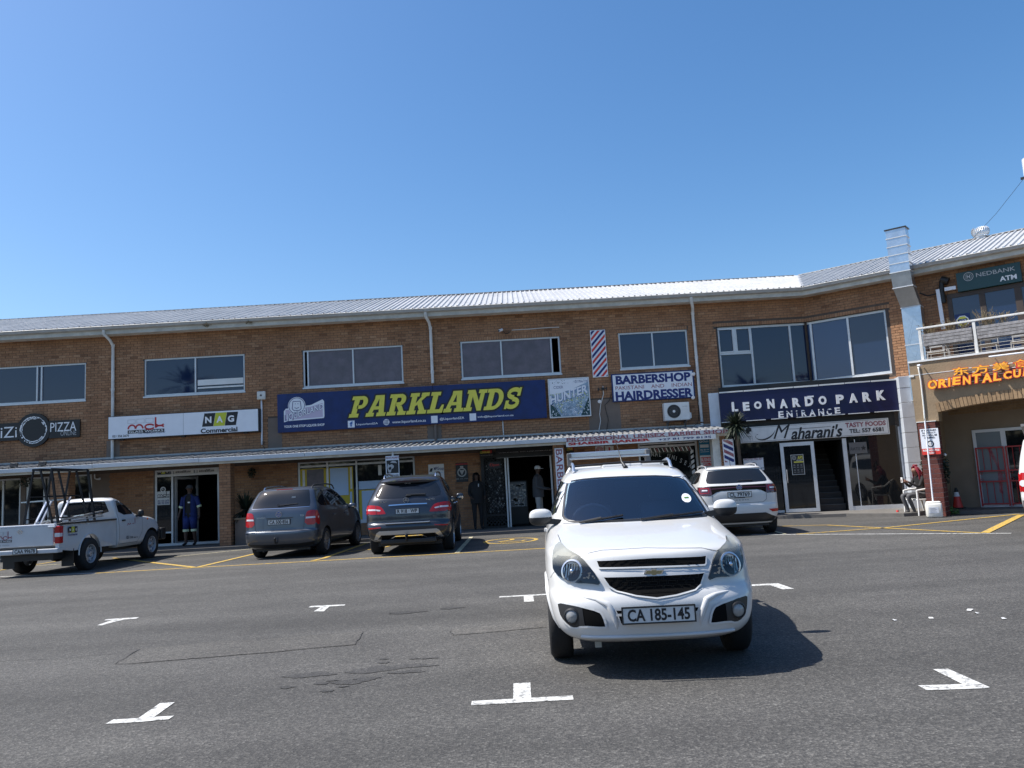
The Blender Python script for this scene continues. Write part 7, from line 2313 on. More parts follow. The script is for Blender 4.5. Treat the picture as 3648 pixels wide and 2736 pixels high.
# windscreen opening is cut through so that the cabin shows behind real glass
ws=[K3(292,585),K3(300,480),K3(318,345),K3(335,308),K3(600,284),K3(1095,272),K3(1165,370),K3(1240,480),K3(1272,540),K3(1000,556),K3(780,570),K3(520,588)]
wsm=[((a[0]),a[1])for a in ws]
cab=MB()
rows_c=[(z,max(yn+.10,-.05),max(.1,wn-.07),Ln,en,min(yf-.10,2.15),max(.1,wf-.07),Lf,ef)for(z,yn,wn,Ln,en,yf,wf,Lf,ef)in rows if .98<z<1.54]
rows_c=[(.62,.55,.68,.3,3,2.1,.70,.2,3),(.98,.50,.68,.3,3,2.1,.70,.2,3)]+[r for r in rows_c if r[0]>1.05]
CB=Body(rows_c,sub=2)
vs,fs=CB.mesh();cab.add(vs,fs);cabo=cab.build('cut','black_plastic');cabo.data.materials.clear()
bm=bmesh.new();bm.from_mesh(cabo.data);bmesh.ops.recalc_face_normals(bm,faces=bm.faces);bm.to_mesh(cabo.data);bm.free()
wsc=MB();P_=chaikin(wsm,2);ar_=0
cxm=sum(p[0]for p in P_)/len(P_);czmm=sum(p[1]for p in P_)/len(P_)
P2_=[(cxm+(p[0]-cxm)*.965,czmm+(p[1]-czmm)*.95)for p in P_]
wsc.prism(P2_ if sum(P2_[i][0]*P2_[(i+1)%len(P2_)][1]-P2_[(i+1)%len(P2_)][0]*P2_[i][1]for i in range(len(P2_)))>0 else P2_[::-1],.15,1.45)
wso=wsc.build('cut','black_plastic');wso.data.materials.clear()
bm=bmesh.new();bm.from_mesh(wso.data);bmesh.ops.remove_doubles(bm,verts=bm.verts,dist=1e-5);bmesh.ops.recalc_face_normals(bm,faces=bm.faces);bm.to_mesh(wso.data);bm.free()
hbo=car_body(hr,HB,'car_white',[(0,.315,.375),(2.67,.315,.375)],extra_cut=[cabo,wso])
for p in hbo.data.polygons:
 c=p.center
 if 1.0<c.z<1.5 and p.material_index==0:
  if abs(c.x)<CB.side(c.y,c.z)+.01 and CB.near(c.x,c.z)-.012<c.y<2.2 and c.z<1.53:p.material_index=1
 elif .60<c.z<=1.0 and abs(c.x)<.71 and .5<c.y<2.12:p.material_index=1
 # glass, see-through and tinted
m_=bpy.data.materials.new('windscreen');m_.use_nodes=True
nn_=m_.node_tree.nodes;ll_=m_.node_tree.links
bs_=nn_['Principled BSDF'];bs_.inputs['Base Color'].default_value=(.03,.05,.08,1);bs_.inputs['Roughness'].default_value=.02;bs_.inputs['IOR'].default_value=1.6
tr_=nn_.new('ShaderNodeBsdfTransparent');tr_.inputs[0].default_value=(.72,.84,.92,1)
gl_=nn_.new('ShaderNodeBsdfGlossy');gl_.inputs['Roughness'].default_value=.02;gl_.inputs['Color'].default_value=(.9,.95,1,1)
fr__=nn_.new('ShaderNodeFresnel');fr__.inputs['IOR'].default_value=2.1
mx_=nn_.new('ShaderNodeMixShader');ll_.new(fr__.outputs[0],mx_.inputs[0]);ll_.new(tr_.outputs[0],mx_.inputs[1]);ll_.new(gl_.outputs[0],mx_.inputs[2])
ll_.new(mx_.outputs[0],nn_['Material Output'].inputs[0]);M['windscreen']=m_
H_.patch('near',wsm,'windscreen','windscreen',off=.003,rnd=2,d=.05,th=.0)
H_.line('near',chaikin(wsm,2),.022,'black_plastic','windscreen_seal',off=.005,close=True)
# cabin
cab_=MB();cab_.box(-.66,.66,.62,.95,.80,1.00);cab_.box(-.60,.60,.50,.64,.95,1.015);cab_.build('dashboard','black_plastic',hr)
for sx in(-.36,.36):
 mb=MB();mb.bbox(sx-.22,sx+.22,1.35,1.50,.72,1.20,.05);mb.bbox(sx-.12,sx+.12,1.38,1.47,1.22,1.38,.04);mb.build('seat','seat_cloth',hr)
mb=MB();mb.smooth=True
Ts=Matrix.Translation((-.36,.86,1.055))@Matrix.Rotation(rad(-62),4,'X')
mb.tube([tuple(Ts@Vector((.185*math.cos(t),.185*math.sin(t),0)))for t in[2*math.pi*k/24 for k in range(25)]],.017,8)
mb.tube([tuple(Ts@Vector((-.17,0,0))),tuple(Ts@Vector((.17,0,0)))],.02,6)
mb.build('steering_wheel','seat_cloth',hr,auto=60)
mb=MB();mb.bbox(-.11,.11,1.10,1.13,1.36,1.42,.01);mb.build('rear_view_mirror','black_plastic',hr)
# licence discs and stickers on the glass
def sticker(P,m,nm='sticker',off=.007):return H_.patch('near',P,m,nm,off=off,rnd=0,d=.03,th=.0)
c_=K3(1128,427);sticker([(c_[0]+.045*math.cos(t),c_[1]+.040*math.sin(t))for t in[2*math.pi*k/16 for k in range(16)]],'sign_white','licence_disc')
sticker([(c_[0]-.022,c_[1]-.007),(c_[0]+.022,c_[1]-.007),(c_[0]+.022,c_[1]+.007),(c_[0]-.022,c_[1]+.007)],'leaf_green','licence_disc_print',.009)
c_=K3(333,318);sticker([(c_[0]+.026*math.cos(t),c_[1]+.015*math.sin(t))for t in[2*math.pi*k/12 for k in range(12)]],'sign_white')
c_=K3(1062,277);sticker([(c_[0]-.04,c_[1]-.006),(c_[0]+.04,c_[1]-.006),(c_[0]+.04,c_[1]+.004),(c_[0]-.04,c_[1]+.004)],'sign_white')
# wipers
def surf(x,z,off=.02):
 return Vector((x,HB.near(x,z)-off,z+off*.4))
for a,b in((K3(405,595),K3(700,548)),(K3(820,575),K3(1235,522))):
 mb=MB();P_=[surf(a[0]+(b[0]-a[0])*t,a[1]+(b[1]-a[1])*t,.025)for t in(0,.25,.5,.75,1)]
 mb.tube([tuple(p)for p in P_],.011,6);mb.tube([tuple(P_[0]+Vector((0,-.01,.0))),tuple(P_[2]+Vector((0,-.02,.012)))],.010,6);mb.build('wiper','black_plastic',hr)
 # cowl strip
H_.patch('near',[K3(300,597),K3(800,582),K3(1262,552),K3(1270,542),K3(1000,558),K3(780,572),K3(500,590),K3(296,600)][:],'black_plastic','cowl',off=.002,rnd=0,d=.04)
# headlights: dark housing, clear cover, round reflector
HLR=[F1(410,368),F1(345,430),F1(346,560),F1(352,650),F1(420,715),F1(560,770),F1(700,770),F1(806,790),F1(770,700),F1(690,600),F1(620,515),F1(520,470),F1(455,430)]
HLL=[F2(790,300),F2(795,370),F2(710,440),F2(665,510),F2(640,620),F2(605,745),F2(700,705),F2(830,705),F2(905,665),F2(945,600),F2(935,480),F2(900,400),F2(850,335)]
m_=bpy.data.materials.new('lamp_cover');m_.use_nodes=True
nn_=m_.node_tree.nodes;ll_=m_.node_tree.links
tr_=nn_.new('ShaderNodeBsdfTransparent');tr_.inputs[0].default_value=(.80,.80,.76,1)
gl_=nn_.new('ShaderNodeBsdfGlossy');gl_.inputs['Roughness'].default_value=.05
di_=nn_.new('ShaderNodeBsdfDiffuse');di_.inputs[0].default_value=(.55,.55,.48,1)
tc_=nn_.new('ShaderNodeTexCoord');sp_=nn_.new('ShaderNodeSeparateXYZ');ll_.new(tc_.outputs['Object'],sp_.inputs[0])
mr_=nn_.new('ShaderNodeMapRange');mr_.inputs['From Min'].default_value=.80;mr_.inputs['From Max'].default_value=.92;mr_.inputs['To Min'].default_value=.0;mr_.inputs['To Max'].default_value=.55
ll_.new(sp_.outputs[2],mr_.inputs['Value'])
mxa=nn_.new('ShaderNodeMixShader');ll_.new(mr_.outputs[0],mxa.inputs[0]);ll_.new(tr_.outputs[0],mxa.inputs[1]);ll_.new(di_.outputs[0],mxa.inputs[2])
fr__=nn_.new('ShaderNodeFresnel');fr__.inputs['IOR'].default_value=1.6
mx_=nn_.new('ShaderNodeMixShader');ll_.new(fr__.outputs[0],mx_.inputs[0]);ll_.new(mxa.outputs[0],mx_.inputs[1]);ll_.new(gl_.outputs[0],mx_.inputs[2])
ll_.new(mx_.outputs[0],nn_['Material Output'].inputs[0]);M['lamp_cover']=m_
for P,rc,rr5,ic in((HLR,F1(525,650),(F1(622,650)[0]-F1(425,650)[0])/2,F1(665,660)),(HLL,F2(825,580),(F2(917,580)[0]-F2(740,580)[0])/2,F2(700,610))):
 hl=H_.patch('near',P,'lamp_bowl','headlight',off=.002,rnd=1,d=.04)
 yb_=HB.near(rc[0],rc[1])
 nrm=Vector((rc[0]*.9,-1.0,.25)).normalized()
 Tq=Matrix.Translation(Vector((rc[0],yb_,rc[1]))+nrm*.004)@nrm.to_track_quat('Z','Y').to_matrix().to_4x4()
 mb=MB();mb.smooth=True;k_=abs(rr5)/.84
 mb.lathe([(k_,.0),(k_,.012),(k_*.86,.015),(k_*.82,.004),(k_*.55,-.002),(.001,.004)],26,Tq,closed=True);mb.build('reflector','lamp_silver',hl,auto=45)
 mb=MB()
 for q in range(-3,4):mb.bar(Tq@Vector((q*k_*.24,-k_*.6,.006)),Tq@Vector((q*k_*.24+.008,k_*.6,.006)),.006,.004)
 mb.build('reflector_ribs','black_plastic',hl)
 mb=MB();mb.smooth=True;mb.lathe([(.02,.008),(.017,.02),(.001,.026)],12,Tq);mb.build('bulb','chrome',hl)
 yb2=HB.near(ic[0],ic[1]);mb=MB();random.seed(4)
 for q in range(22):
  dx,dz_=random.uniform(-.05,.06),random.uniform(-.055,.05)
  if not all(inside((ic[0]+dx+a_*.016,ic[1]+dz_+b_*.014),P)for a_ in(-1,1.3)for b_ in(-1,1.3)):continue
  mb.box(ic[0]+dx,ic[0]+dx+.012,HB.near(ic[0]+dx,ic[1]+dz_)-.008,HB.near(ic[0]+dx,ic[1]+dz_)-.003,ic[1]+dz_,ic[1]+dz_+.010)
 mb.build('indicator_facets','chrome',hl,kind='stuff')
 H_.patch('near',P,'lamp_cover','lens',off=.020,rnd=1,d=.04,th=.0,parent=hl)
 # grilles
UG=[K3(520,848),K3(900,828),K3(1260,815),K3(1258,870),K3(1250,880),K3(900,893),K3(545,902),K3(535,892)]
LG=[K3(563,958),K3(900,948),K3(1248,930),K3(1225,1010),K3(1190,1050),K3(1060,1085),K3(930,1105),K3(790,1090),K3(660,1060),K3(610,1025)]
def recess_panel(P,nm,rim=.012,rnd=0):
 o=H_.patch('near',P,'grille_black',nm,off=.007,rnd=rnd,d=.03)
 H_.line('near',P if not rnd else chaikin(P,rnd),rim,'car_white','rim_moulding',off=.011,close=True,parent=o)
 return o
for P,nm in((UG,'upper_grille'),(LG,'lower_grille')):
 gr_=recess_panel(P,nm)
 xs=[p[0]for p in P];zs=[p[1]for p in P]
 mb=MB();r_=0;z=max(zs)-.022
 while z>min(zs)+.015:
  x=min(xs)+(.0 if r_%2 else .035)
  while x<max(xs):
   c=(x+.03,z)
   if all(inside((c[0]+sx*.036,c[1]+sz*.016),P)for sx in(-1,1)for sz in(-1,1)):
    for(u0,u1,v0,v1)in((-.030,.030,.010,.013),(-.030,.030,-.013,-.010),(-.030,-.026,-.010,.010),(.026,.030,-.010,.010)):
     yy=HB.near(c[0],z);mb.box(c[0]+u0,c[0]+u1,yy-.012,yy-.008,z+v0,z+v1)
   x+=.068
  z-=.034;r_+=1
 mb.build('grille_mesh','mesh_black',gr_,kind='stuff')
 # chrome cross emblem
c_=K3(908,928)
def P_em(pts,s_):return[(c_[0]+a*s_,c_[1]+b*s_)for a,b in pts]
bt=[(a*1.12,b*1.15)for a,b in[(-.068,-.004),(-.052,.020),(-.018,.016),(-.016,.024),(.018,.024),(.018,.016),(.068,.016),(.052,-.012),(.018,-.010),(.015,-.020),(-.016,-.020),(-.016,-.010)]]
yb_=HB.near(c_[0],c_[1])
mb=MB();mb.prism([(c_[0]+a,c_[1]+b)for a,b in bt][::-1],yb_-.016,yb_+.004);em=mb.build('emblem','chrome',hr)
mb=MB();mb.prism([(c_[0]+a*.86,c_[1]+b*.72)for a,b in bt][::-1],yb_-.019,yb_-.0155);mb.build('emblem_face','emblem_gold',em)
# fog lamp recesses
FR_=[F1(385,948),F1(520,975),F1(600,992),F1(790,1040),F1(830,1090),F1(862,1190),F1(855,1205),F1(620,1190),F1(560,1215),F1(490,1185),F1(415,1100),F1(390,1010)]
FL_=[F2(992,875),F2(900,905),F2(690,980),F2(650,1040),F2(628,1150),F2(640,1165),F2(820,1140),F2(880,1155),F2(945,1120),F2(985,1040),F2(995,950)]
for P,fc in((FR_,F1(520,1090)),(FL_,F2(902,1028))):
 fo=recess_panel(P,'fog_lamp_recess',.016,1)
 sg=1 if fc[0]>0 else -1
 # satin surround on the outer half
 Q=[p for p in chaikin(P,2)if(p[0]-fc[0])*sg>-.11]
 if len(Q)>4:H_.patch('near',[(fc[0]+(p[0]-fc[0])*.93,fc[1]+(p[1]-fc[1])*.93)for p in Q],'black_plastic','lamp_surround',off=.010,rnd=0,d=.04,parent=fo)
 nrm=Vector((fc[0]*.5,-1.0,-.02)).normalized();yb_=HB.near(fc[0],fc[1])
 Tq=Matrix.Translation(Vector((fc[0],yb_,fc[1]))+nrm*.012)@nrm.to_track_quat('Z','Y').to_matrix().to_4x4()
 mb=MB();mb.smooth=True;mb.lathe([(.062,.0),(.060,.012),(.050,.018),(.047,.010)],22,Tq,closed=True);mb.build('lamp_ring','black_plastic',fo,auto=45)
 mb=MB();mb.smooth=True;mb.lathe([(.047,.008),(.030,.020),(.001,.024)],22,Tq,closed=True);mb.build('fog_lamp','fog_glass',fo,auto=60)
 # lower intake with plate, bumper horns
LI=[F1(948,1030),F1(1040,1032),F2(440,1000),F2(522,1000),F2(500,1060),F2(480,1115),F1(1100,1165),F1(1005,1168),F1(985,1120)]
li=recess_panel(LI,'lower_intake',.008)
p0,p1=K3(703,1160),K3(1170,1245)
plate(hr,-.257,.263,(p0[1]+p1[1])/2-.056,(p0[1]+p1[1])/2+.056,-.915,'CA 185-145')
H_.line('near',[K3(655,1215),K3(930,1205),K3(1205,1195)],.018,'car_white','intake_bar',off=.014)
# horns: raised ridges either side of the plate and brow of the bumper
def ridge(pts,r_,m='car_white',off=.0):
 mb=MB();mb.smooth=True;P=[]
 for i in range(len(pts)-1):
  a,b=Vector(pts[i]),Vector(pts[i+1])
  for k in range(5):P.append(a.lerp(b,k/5))
 P.append(Vector(pts[-1]))
 mb.tube([(p.x,HB.near(p.x,p.y)-off,p.y)for p in P],r_,10,rr=[r_*(.04+.96*math.sin(math.pi*(i+.02)/(len(P)-.96))**.8)for i in range(len(P))])
 return mb.build('bumper_ridge',m,hr,auto=60)
ridge([F1(560,890),F1(760,930),F1(880,985),F1(930,1080),F1(960,1170),F1(965,1250)],.026,off=-.008)
ridge([F2(860,830),F2(690,880),F2(600,930),F2(570,1020),F2(545,1120),F2(540,1220)],.026,off=-.008)
mb=MB();mb.smooth=True
mb.tube([(x,HB.near(x,.31)-.002,.305)for x in[-.56+1.12*k/14 for k in range(15)]],.014,8);mb.build('spoiler_lip','car_white_dull',hr,auto=60)
# shut lines of the bonnet
H_.line('near',[F1(380,290),F1(412,368),F1(455,430),F1(520,475),F1(612,505),K3(480,795),K3(560,778),K3(850,762),K3(1230,762),K3(1335,783),K3(1400,715),F2(790,300)],.005,'black_plastic','bonnet_gap',off=.002)
H_.line('near',[F1(285,740),F1(345,655)],.004,'black_plastic','bumper_gap',off=.002)
# roof: rails, aerial, raised panel, rack
for sx in(-1,1):
 rail(hr,0,[(1.45,1.535,sx*.50),(1.55,1.60,sx*.50),(1.75,1.63,sx*.505),(2.3,1.60,sx*.51)],'alu_bright',.017)
mb=MB();mb.smooth=True;mb.tube([(-.53,1.62,1.60),(0,1.60,1.615),(.53,1.62,1.60)],.012,8);mb.build('roof_bar','steel_dark',hr,auto=60)
mb=MB();mb.smooth=True;mb.tube([(0.03,1.36,1.555),(0.0,1.45,1.62),(-.01,1.50,1.70)],.02,8,rr=[.026,.010,.006]);mb.tube([(-.01,1.50,1.70),(-.05,1.66,1.93)],.0035,5);mb.build('aerial','black_plastic',hr,auto=60)
mb=MB();mb.bbox(-.20,.22,1.55,1.95,1.56,1.60,.018);mb.build('roof_bulge','car_white',hr)
mb=MB();mb.bbox(-.52,.40,2.50,2.56,1.715,1.775,.008);rk=mb.build('load_bar','alu_bright',hr)
mb=MB();mb.bbox(-.52,.40,2.42,2.48,1.69,1.71,.004);mb.build('load_bar_rail','alu_bright',rk)
for sx in(-.53,.38):
 mb=MB();mb.bbox(sx-.02,sx+.035,2.45,2.60,1.62,1.77,.01);mb.bar((sx,2.52,1.64),(sx*1.12,2.52,1.02),.04,.04);mb.build('load_bar_foot','grey_plastic',rk)
 # load bed behind the cab
mb=MB();mb.box(-.74,.74,2.30,3.50,1.03,1.05);mb.build('bed_cover','black_plastic',hr)
mb=MB();mb.smooth=True;mb.tube([(-.70,2.36,1.02),(-.60,2.40,1.45),(-.52,2.42,1.58),(.52,2.42,1.58),(.60,2.40,1.45),(.70,2.36,1.02)],.03,10);mb.build('sport_bar','car_white',hr,auto=60)
# sides
for sx,kd in((1,'right'),(-1,'left')):
 H_.patch(kd,[(.70,1.10),(1.05,1.36),(1.22,1.45),(1.85,1.46),(1.98,1.38),(2.02,1.10)],'car_glass','side_window',off=.003,rnd=1,d=.08)
 H_.line(kd,[(.55,.42),(.55,1.04),(.70,1.10)],.006,'black_plastic','door_gap',off=.002)
 H_.line(kd,[(2.06,1.10),(2.06,.42),(.55,.36)],.006,'black_plastic','door_gap',off=.002)
 mb=MB();xx=HB.side(1.85,.95);mb.bbox(sx*xx-.02,sx*xx+.02,1.76,1.94,.93,.965,.008);mb.build('door_handle','car_white',hr)
 mirror(hr,sx,.74,.62,1.135,.215,.155,'car_white')
 for y in(0.03,2.67):wheel(hr,sx*.715,y,.315,.19,'alloy',7)
 # arch mouldings
 mb=MB();mb.smooth=True
 mb.tube([(sx*(HB.side(y_,z_)+.001),y_,z_)for y_,z_ in[(0+.385*math.cos(t),.315+.385*math.sin(t))for t in[math.pi*k/16 for k in range(17)]]if z_>.3],.014,6);mb.build('arch_lip','car_white',hr,auto=60)
underside(hr,.50,-.40,3.3,.21,.45)
mb=MB();mb.box(-.45,-.40,-.35,-.30,.14,.22);mb.build('tow_eye','dirty_white',hr)
# ------ generic rear three-quarter helpers
def taillight(C_,kind,P,m,nm='tail_light',rnd=1,off=.006,**k):return C_.patch(kind,P,m,nm,off=off,rnd=rnd,d=.05,**k)
# ------ 2. slate people carrier
tr=thing('people_carrier','slate grey people carrier parked between the glazed entrance and the yellow shop window','car',(-5.59,19.8,0),rad(-5.05))
rows=[(.24,-.66,.74,.25,3.5,3.40,.72,.4,2.6),(.31,-.76,.83,.28,3.2,3.52,.80,.5,2.6),(.42,-.835,.875,.30,3.2,3.57,.84,.55,2.6),(.56,-.845,.890,.30,3.2,3.56,.86,.6,2.5),(.63,-.835,.892,.30,3.4,3.54,.865,.65,2.5),(.66,-.790,.890,.28,3.6,3.53,.865,.65,2.5),(.80,-.775,.892,.28,3.6,3.48,.865,.7,2.5),(1.00,-.755,.885,.28,3.6,3.30,.85,.8,2.4),(1.10,-.735,.872,.28,3.6,2.95,.83,.8,2.4),(1.17,-.705,.855,.28,3.5,2.45,.81,.7,2.4),(1.25,-.655,.825,.28,3.5,2.20,.79,.5,2.4),(1.38,-.580,.775,.28,3.5,1.95,.75,.45,2.5),(1.50,-.500,.725,.28,3.4,1.68,.70,.42,2.5),(1.58,-.430,.685,.28,3.2,1.45,.66,.42,2.4),(1.62,-.360,.640,.30,2.8,1.28,.62,.40,2.3),(1.65,-.240,.550,.30,2.4,1.10,.54,.35,2.2),(1.667,-.02,.400,.22,2.2,.90,.40,.25,2.1),(1.675,.28,.150,.10,2,.60,.15,.10,2)]
TB=Body(rows);T_=Car(tr,TB)
car_body(tr,TB,'car_slate',[(0,.325,.37),(2.68,.325,.37)])
T_.patch('near',[(-.715,1.205),(-.62,1.55),(-.58,1.59),(.58,1.59),(.62,1.55),(.715,1.205),(.66,1.185),(-.66,1.185)],'car_glass','rear_window',rnd=1)
T_.line('near',[(-.70,1.178),(0,1.170),(.70,1.178)],.012,'chrome','window_trim',off=.008)
mb=MB();yb_=TB.near(0,1.615)-.02;mb.bbox(-.20,.20,yb_,yb_+.03,1.60,1.622,.005);mb.build('brake_light','lamp_red',tr)
for sx,kd in((-1,'left'),(1,'right')):
 o=taillight(T_,'near',[(sx*.885,.76),(sx*.885,1.07),(sx*.80,1.10),(sx*.66,1.08),(sx*.63,.98),(sx*.605,.76)],'lamp_red')
 T_.patch('near',[(sx*.885,.91),(sx*.885,.95),(sx*.64,.945),(sx*.63,.905)],'lamp_clear','lamp_band',off=.009,rnd=0,parent=o)
 taillight(T_,kd,[(-.66,.76),(-.66,1.06),(-.56,1.02),(-.50,.90),(-.52,.76)],'lamp_red')
 T_.patch(kd,[(-.46,1.20),(-.28,1.52),(-.05,1.565),(1.05,1.555),(1.48,1.40),(1.96,1.14),(1.2,1.165),(.2,1.18)],'car_glass','side_windows',rnd=1,d=.1,off=.003)
 for y_ in(.12,1.02):
  T_.line(kd,[(y_,1.18),(y_+.04,1.56)],.05,'black_plastic','window_pillar',off=.006)
 T_.line(kd,[(.10,1.17),(.16,.85),(.42,.60),(.46,.36),(1.00,.34),(1.02,1.17)],.008,'black_plastic','door_gap')
 T_.line(kd,[(1.03,.34),(2.02,.36),(2.10,.9),(1.96,1.14)],.008,'black_plastic','door_gap')
 T_.line(kd,[(-.3,.62),(.4,.50)],.0,'black_plastic','swage')if False else None
 for y_ in(.62,1.55):
  xx=TB.side(y_,.93);mb=MB();mb.bbox(sx*xx-.025,sx*xx+.025,y_-.10,y_+.10,.92,.955,.01);mb.build('door_handle','car_slate',tr)
 rail(tr,sx*.60,[(-.20,1.60),(-.12,1.665),(.0,1.69),(.75,1.715),(1.3,1.69),(1.42,1.65),(1.5,1.58)],'black_plastic' if sx>0 else 'chrome',.017)
 mirror(tr,sx,.86,1.93,1.10,.20,.15,'car_slate','chrome')
 for y_ in(0,2.68):wheel(tr,sx*.785,y_,.325,.205,'alloy',9)
vw_badge(tr,-.01,TB.near(0,1.02)-.008,1.035,.072)
plate(tr,-.265,.265,.80,.915,TB.near(0,.86)-.020,'CA 500·856')
T_.line('near',[(-.60,.985),(-.60,.80),(-.58,.665),(.58,.665),(.60,.80),(.60,.985)],.008,'black_plastic','hatch_gap')
T_.line('near',[(-.32,.945),(.33,.945)],.02,'black_plastic','plate_recess',off=.004)
T_.line('near',[(-.86,.63),(-.4,.648),(.4,.648),(.86,.63)],.016,'car_slate','bumper_crease',off=.012)
mb=MB();P_=[(-.05,TB.near(0,1.24)-.02,1.24),(-.04,TB.near(0,1.24)-.035,1.235),(.18,TB.near(.2,1.25)-.02,1.252),(.42,TB.near(.42,1.27)-.015,1.265)]
mb.tube(P_,.011,6);mb.tube([P_[0],(P_[0][0],P_[0][1]+.03,1.24)],.025,8);mb.build('wiper','black_plastic',tr)
mb=MB();add_text(mb,'touran',-.55,-.34,.955,.985,TB.near(-.45,.97)-.012,bold=.02);mb.build('badge_lettering','silver',tr)
mb=MB();add_text(mb,'TDI',.50,.60,.965,1.0,TB.near(.55,.97)-.012,bold=.02);mb.build('badge_lettering','silver',tr)
mb=MB();mb.tube([(-.05,-.72,.38),(-.05,-.90,.38),(-.05,-.93,.46)],.02,8);mb.lathe([(.001,-.03),(.024,-.015),(.027,0),(.024,.015),(.001,.03)],12,Matrix.Translation((-.05,-.93,.48)));mb.build('tow_bar','steel_dark',tr)
c2_=(.28,1.37);mb=MB();yy=TB.near(.28,1.40)-.010;mb.bbox(.24,.34,yy,yy+.004,1.40,1.44,.004);mb.bbox(.26,.35,yy+.0,yy+.004,1.34,1.37,.002);mb.build('sticker','text_grey',tr)
T_.line('near',[(-.80,.33),(-.4,.30),(.4,.30),(.80,.33)],.10,'black_plastic','lower_valance',off=.003)
underside(tr,.66,-.55,3.3,.18,.45)
# ------ 3. dark blue-grey estate (large SUV)
ml=thing('large_suv','dark blue-grey off-road estate parked in front of the yellow and blue shop window','car',(-2.52,19.06,0),rad(.95))
rows=[(.30,-.78,.80,.25,3.2,3.55,.78,.4,2.6),(.38,-.92,.89,.30,3.0,3.68,.86,.5,2.6),(.50,-1.00,.935,.34,2.9,3.74,.90,.55,2.6),(.62,-1.02,.955,.36,2.9,3.74,.93,.6,2.5),(.70,-.995,.962,.36,2.9,3.73,.935,.65,2.5),(.74,-.955,.962,.36,3.0,3.72,.935,.65,2.5),(.90,-.945,.965,.36,3.0,3.68,.935,.7,2.5),(1.05,-.915,.960,.36,3.0,3.52,.925,.8,2.4),(1.15,-.880,.945,.36,3.0,3.15,.90,.8,2.4),(1.23,-.845,.918,.35,3.0,2.55,.87,.7,2.4),(1.30,-.800,.880,.34,3.0,2.28,.84,.5,2.4),(1.43,-.700,.820,.34,3.0,2.02,.79,.45,2.5),(1.57,-.590,.755,.34,3.0,1.72,.73,.42,2.5),(1.67,-.500,.700,.34,2.9,1.46,.68,.42,2.4),(1.72,-.420,.655,.34,2.7,1.28,.64,.40,2.3),(1.76,-.260,.560,.32,2.4,1.08,.55,.35,2.2),(1.78,-.02,.400,.22,2.2,.85,.40,.25,2.1),(1.79,.28,.150,.10,2,.55,.15,.10,2)]
MBd=Body(rows);M_=Car(ml,MBd)
car_body(ml,MBd,'car_dark',[(0,.375,.425),(2.915,.375,.425)])
M_.patch('near',[(-.775,1.30),(-.66,1.56),(-.60,1.60),(.60,1.60),(.66,1.56),(.775,1.30),(.60,1.265),(-.60,1.265)],'car_glass','rear_window',rnd=1)
mb=MB();mb.smooth=True
def spl(x):return -.56-.0*x+.16*abs(x/.68)**3
vs=[];N_=20
for k in range(N_+1):
 x=-.68+1.36*k/N_;e=1-abs(x/.68)**4
 vs+=[(x,spl(x)-.10*e,1.655-.02*abs(x)),(x,spl(x)-.08*e,1.600+.03*(1-e)),(x,spl(x)+.22,1.61+.03*(1-e)),(x,spl(x)+.25,1.735-.06*abs(x/.68)**2)]
fs=[]
for k in range(N_):
 for j in range(4):fs.append((k*4+j,k*4+(j+1)%4,(k+1)*4+(j+1)%4,(k+1)*4+j))
fs+=[(0,3,2,1),(N_*4,N_*4+1,N_*4+2,N_*4+3)]
mb.add(vs,fs);sp_o=mb.build('roof_spoiler','car_dark',ml,auto=50)
bm=bmesh.new();bm.from_mesh(sp_o.data);bmesh.ops.recalc_face_normals(bm,faces=bm.faces);bm.to_mesh(sp_o.data);bm.free()
mb=MB();mb.box(-.22,.26,-.672,-.655,1.632,1.645);mb.build('brake_light','lamp_smoked',ml)
for sx,kd in((-1,'left'),(1,'right')):
 o=taillight(M_,'near',[(sx*.955,.93),(sx*.955,1.12),(sx*.86,1.14),(sx*.66,1.115),(sx*.58,1.08),(sx*.49,.95),(sx*.50,.925)],'lamp_red')
 M_.patch('near',[(sx*.955,1.015),(sx*.955,1.05),(sx*.72,1.045),(sx*.60,1.02),(sx*.62,.995),(sx*.74,1.01)],'lamp_clear','lamp_band',off=.009,rnd=0,parent=o)
 M_.line('near',[(sx*.72,1.13),(sx*.70,.92)],.008,'black_plastic','lamp_gap',off=.011,parent=o)
 M_.patch('near',[(sx*.90,.635),(sx*.60,.65),(sx*.60,.625),(sx*.88,.605)],'lamp_red','reflector',off=.006,rnd=0)
 taillight(M_,kd,[(-.80,.93),(-.80,1.13),(-.66,1.10),(-.58,1.02),(-.66,.93)],'lamp_red')
 M_.patch(kd,[(-.52,1.31),(-.34,1.58),(-.1,1.64),(1.0,1.64),(1.40,1.52),(2.02,1.26),(1.2,1.27),(.2,1.29)],'car_glass','side_windows',rnd=1,d=.1,off=.003)
 for y_ in(.16,1.10):M_.line(kd,[(y_,1.30),(y_+.05,1.63)],.05,'black_plastic','window_pillar',off=.006)
 M_.line(kd,[(.14,1.28),(.22,.95),(.50,.70),(.54,.42),(1.12,.40),(1.14,1.28)],.008,'black_plastic','door_gap')
 M_.line(kd,[(1.15,.40),(2.25,.42),(2.32,1.0),(2.05,1.27)],.008,'black_plastic','door_gap')
 for y_ in(.75,1.70):
  xx=MBd.side(y_,1.05);mb=MB();mb.bbox(sx*xx-.03,sx*xx+.03,y_-.11,y_+.11,1.045,1.08,.012);mb.build('door_handle','chrome',ml)
 rail(ml,sx*.60,[(-.22,1.70),(-.16,1.77),(.0,1.815),(.5,1.835),(1.0,1.825),(1.25,1.78),(1.35,1.72)],'chrome',.020)
 mirror(ml,sx,.93,1.98,1.20,.20,.17,'car_dark','chrome')
 for y_ in(0,2.915):wheel(ml,sx*.835,y_,.375,.255,'alloy',10)
yb_=MBd.near(0,1.2)
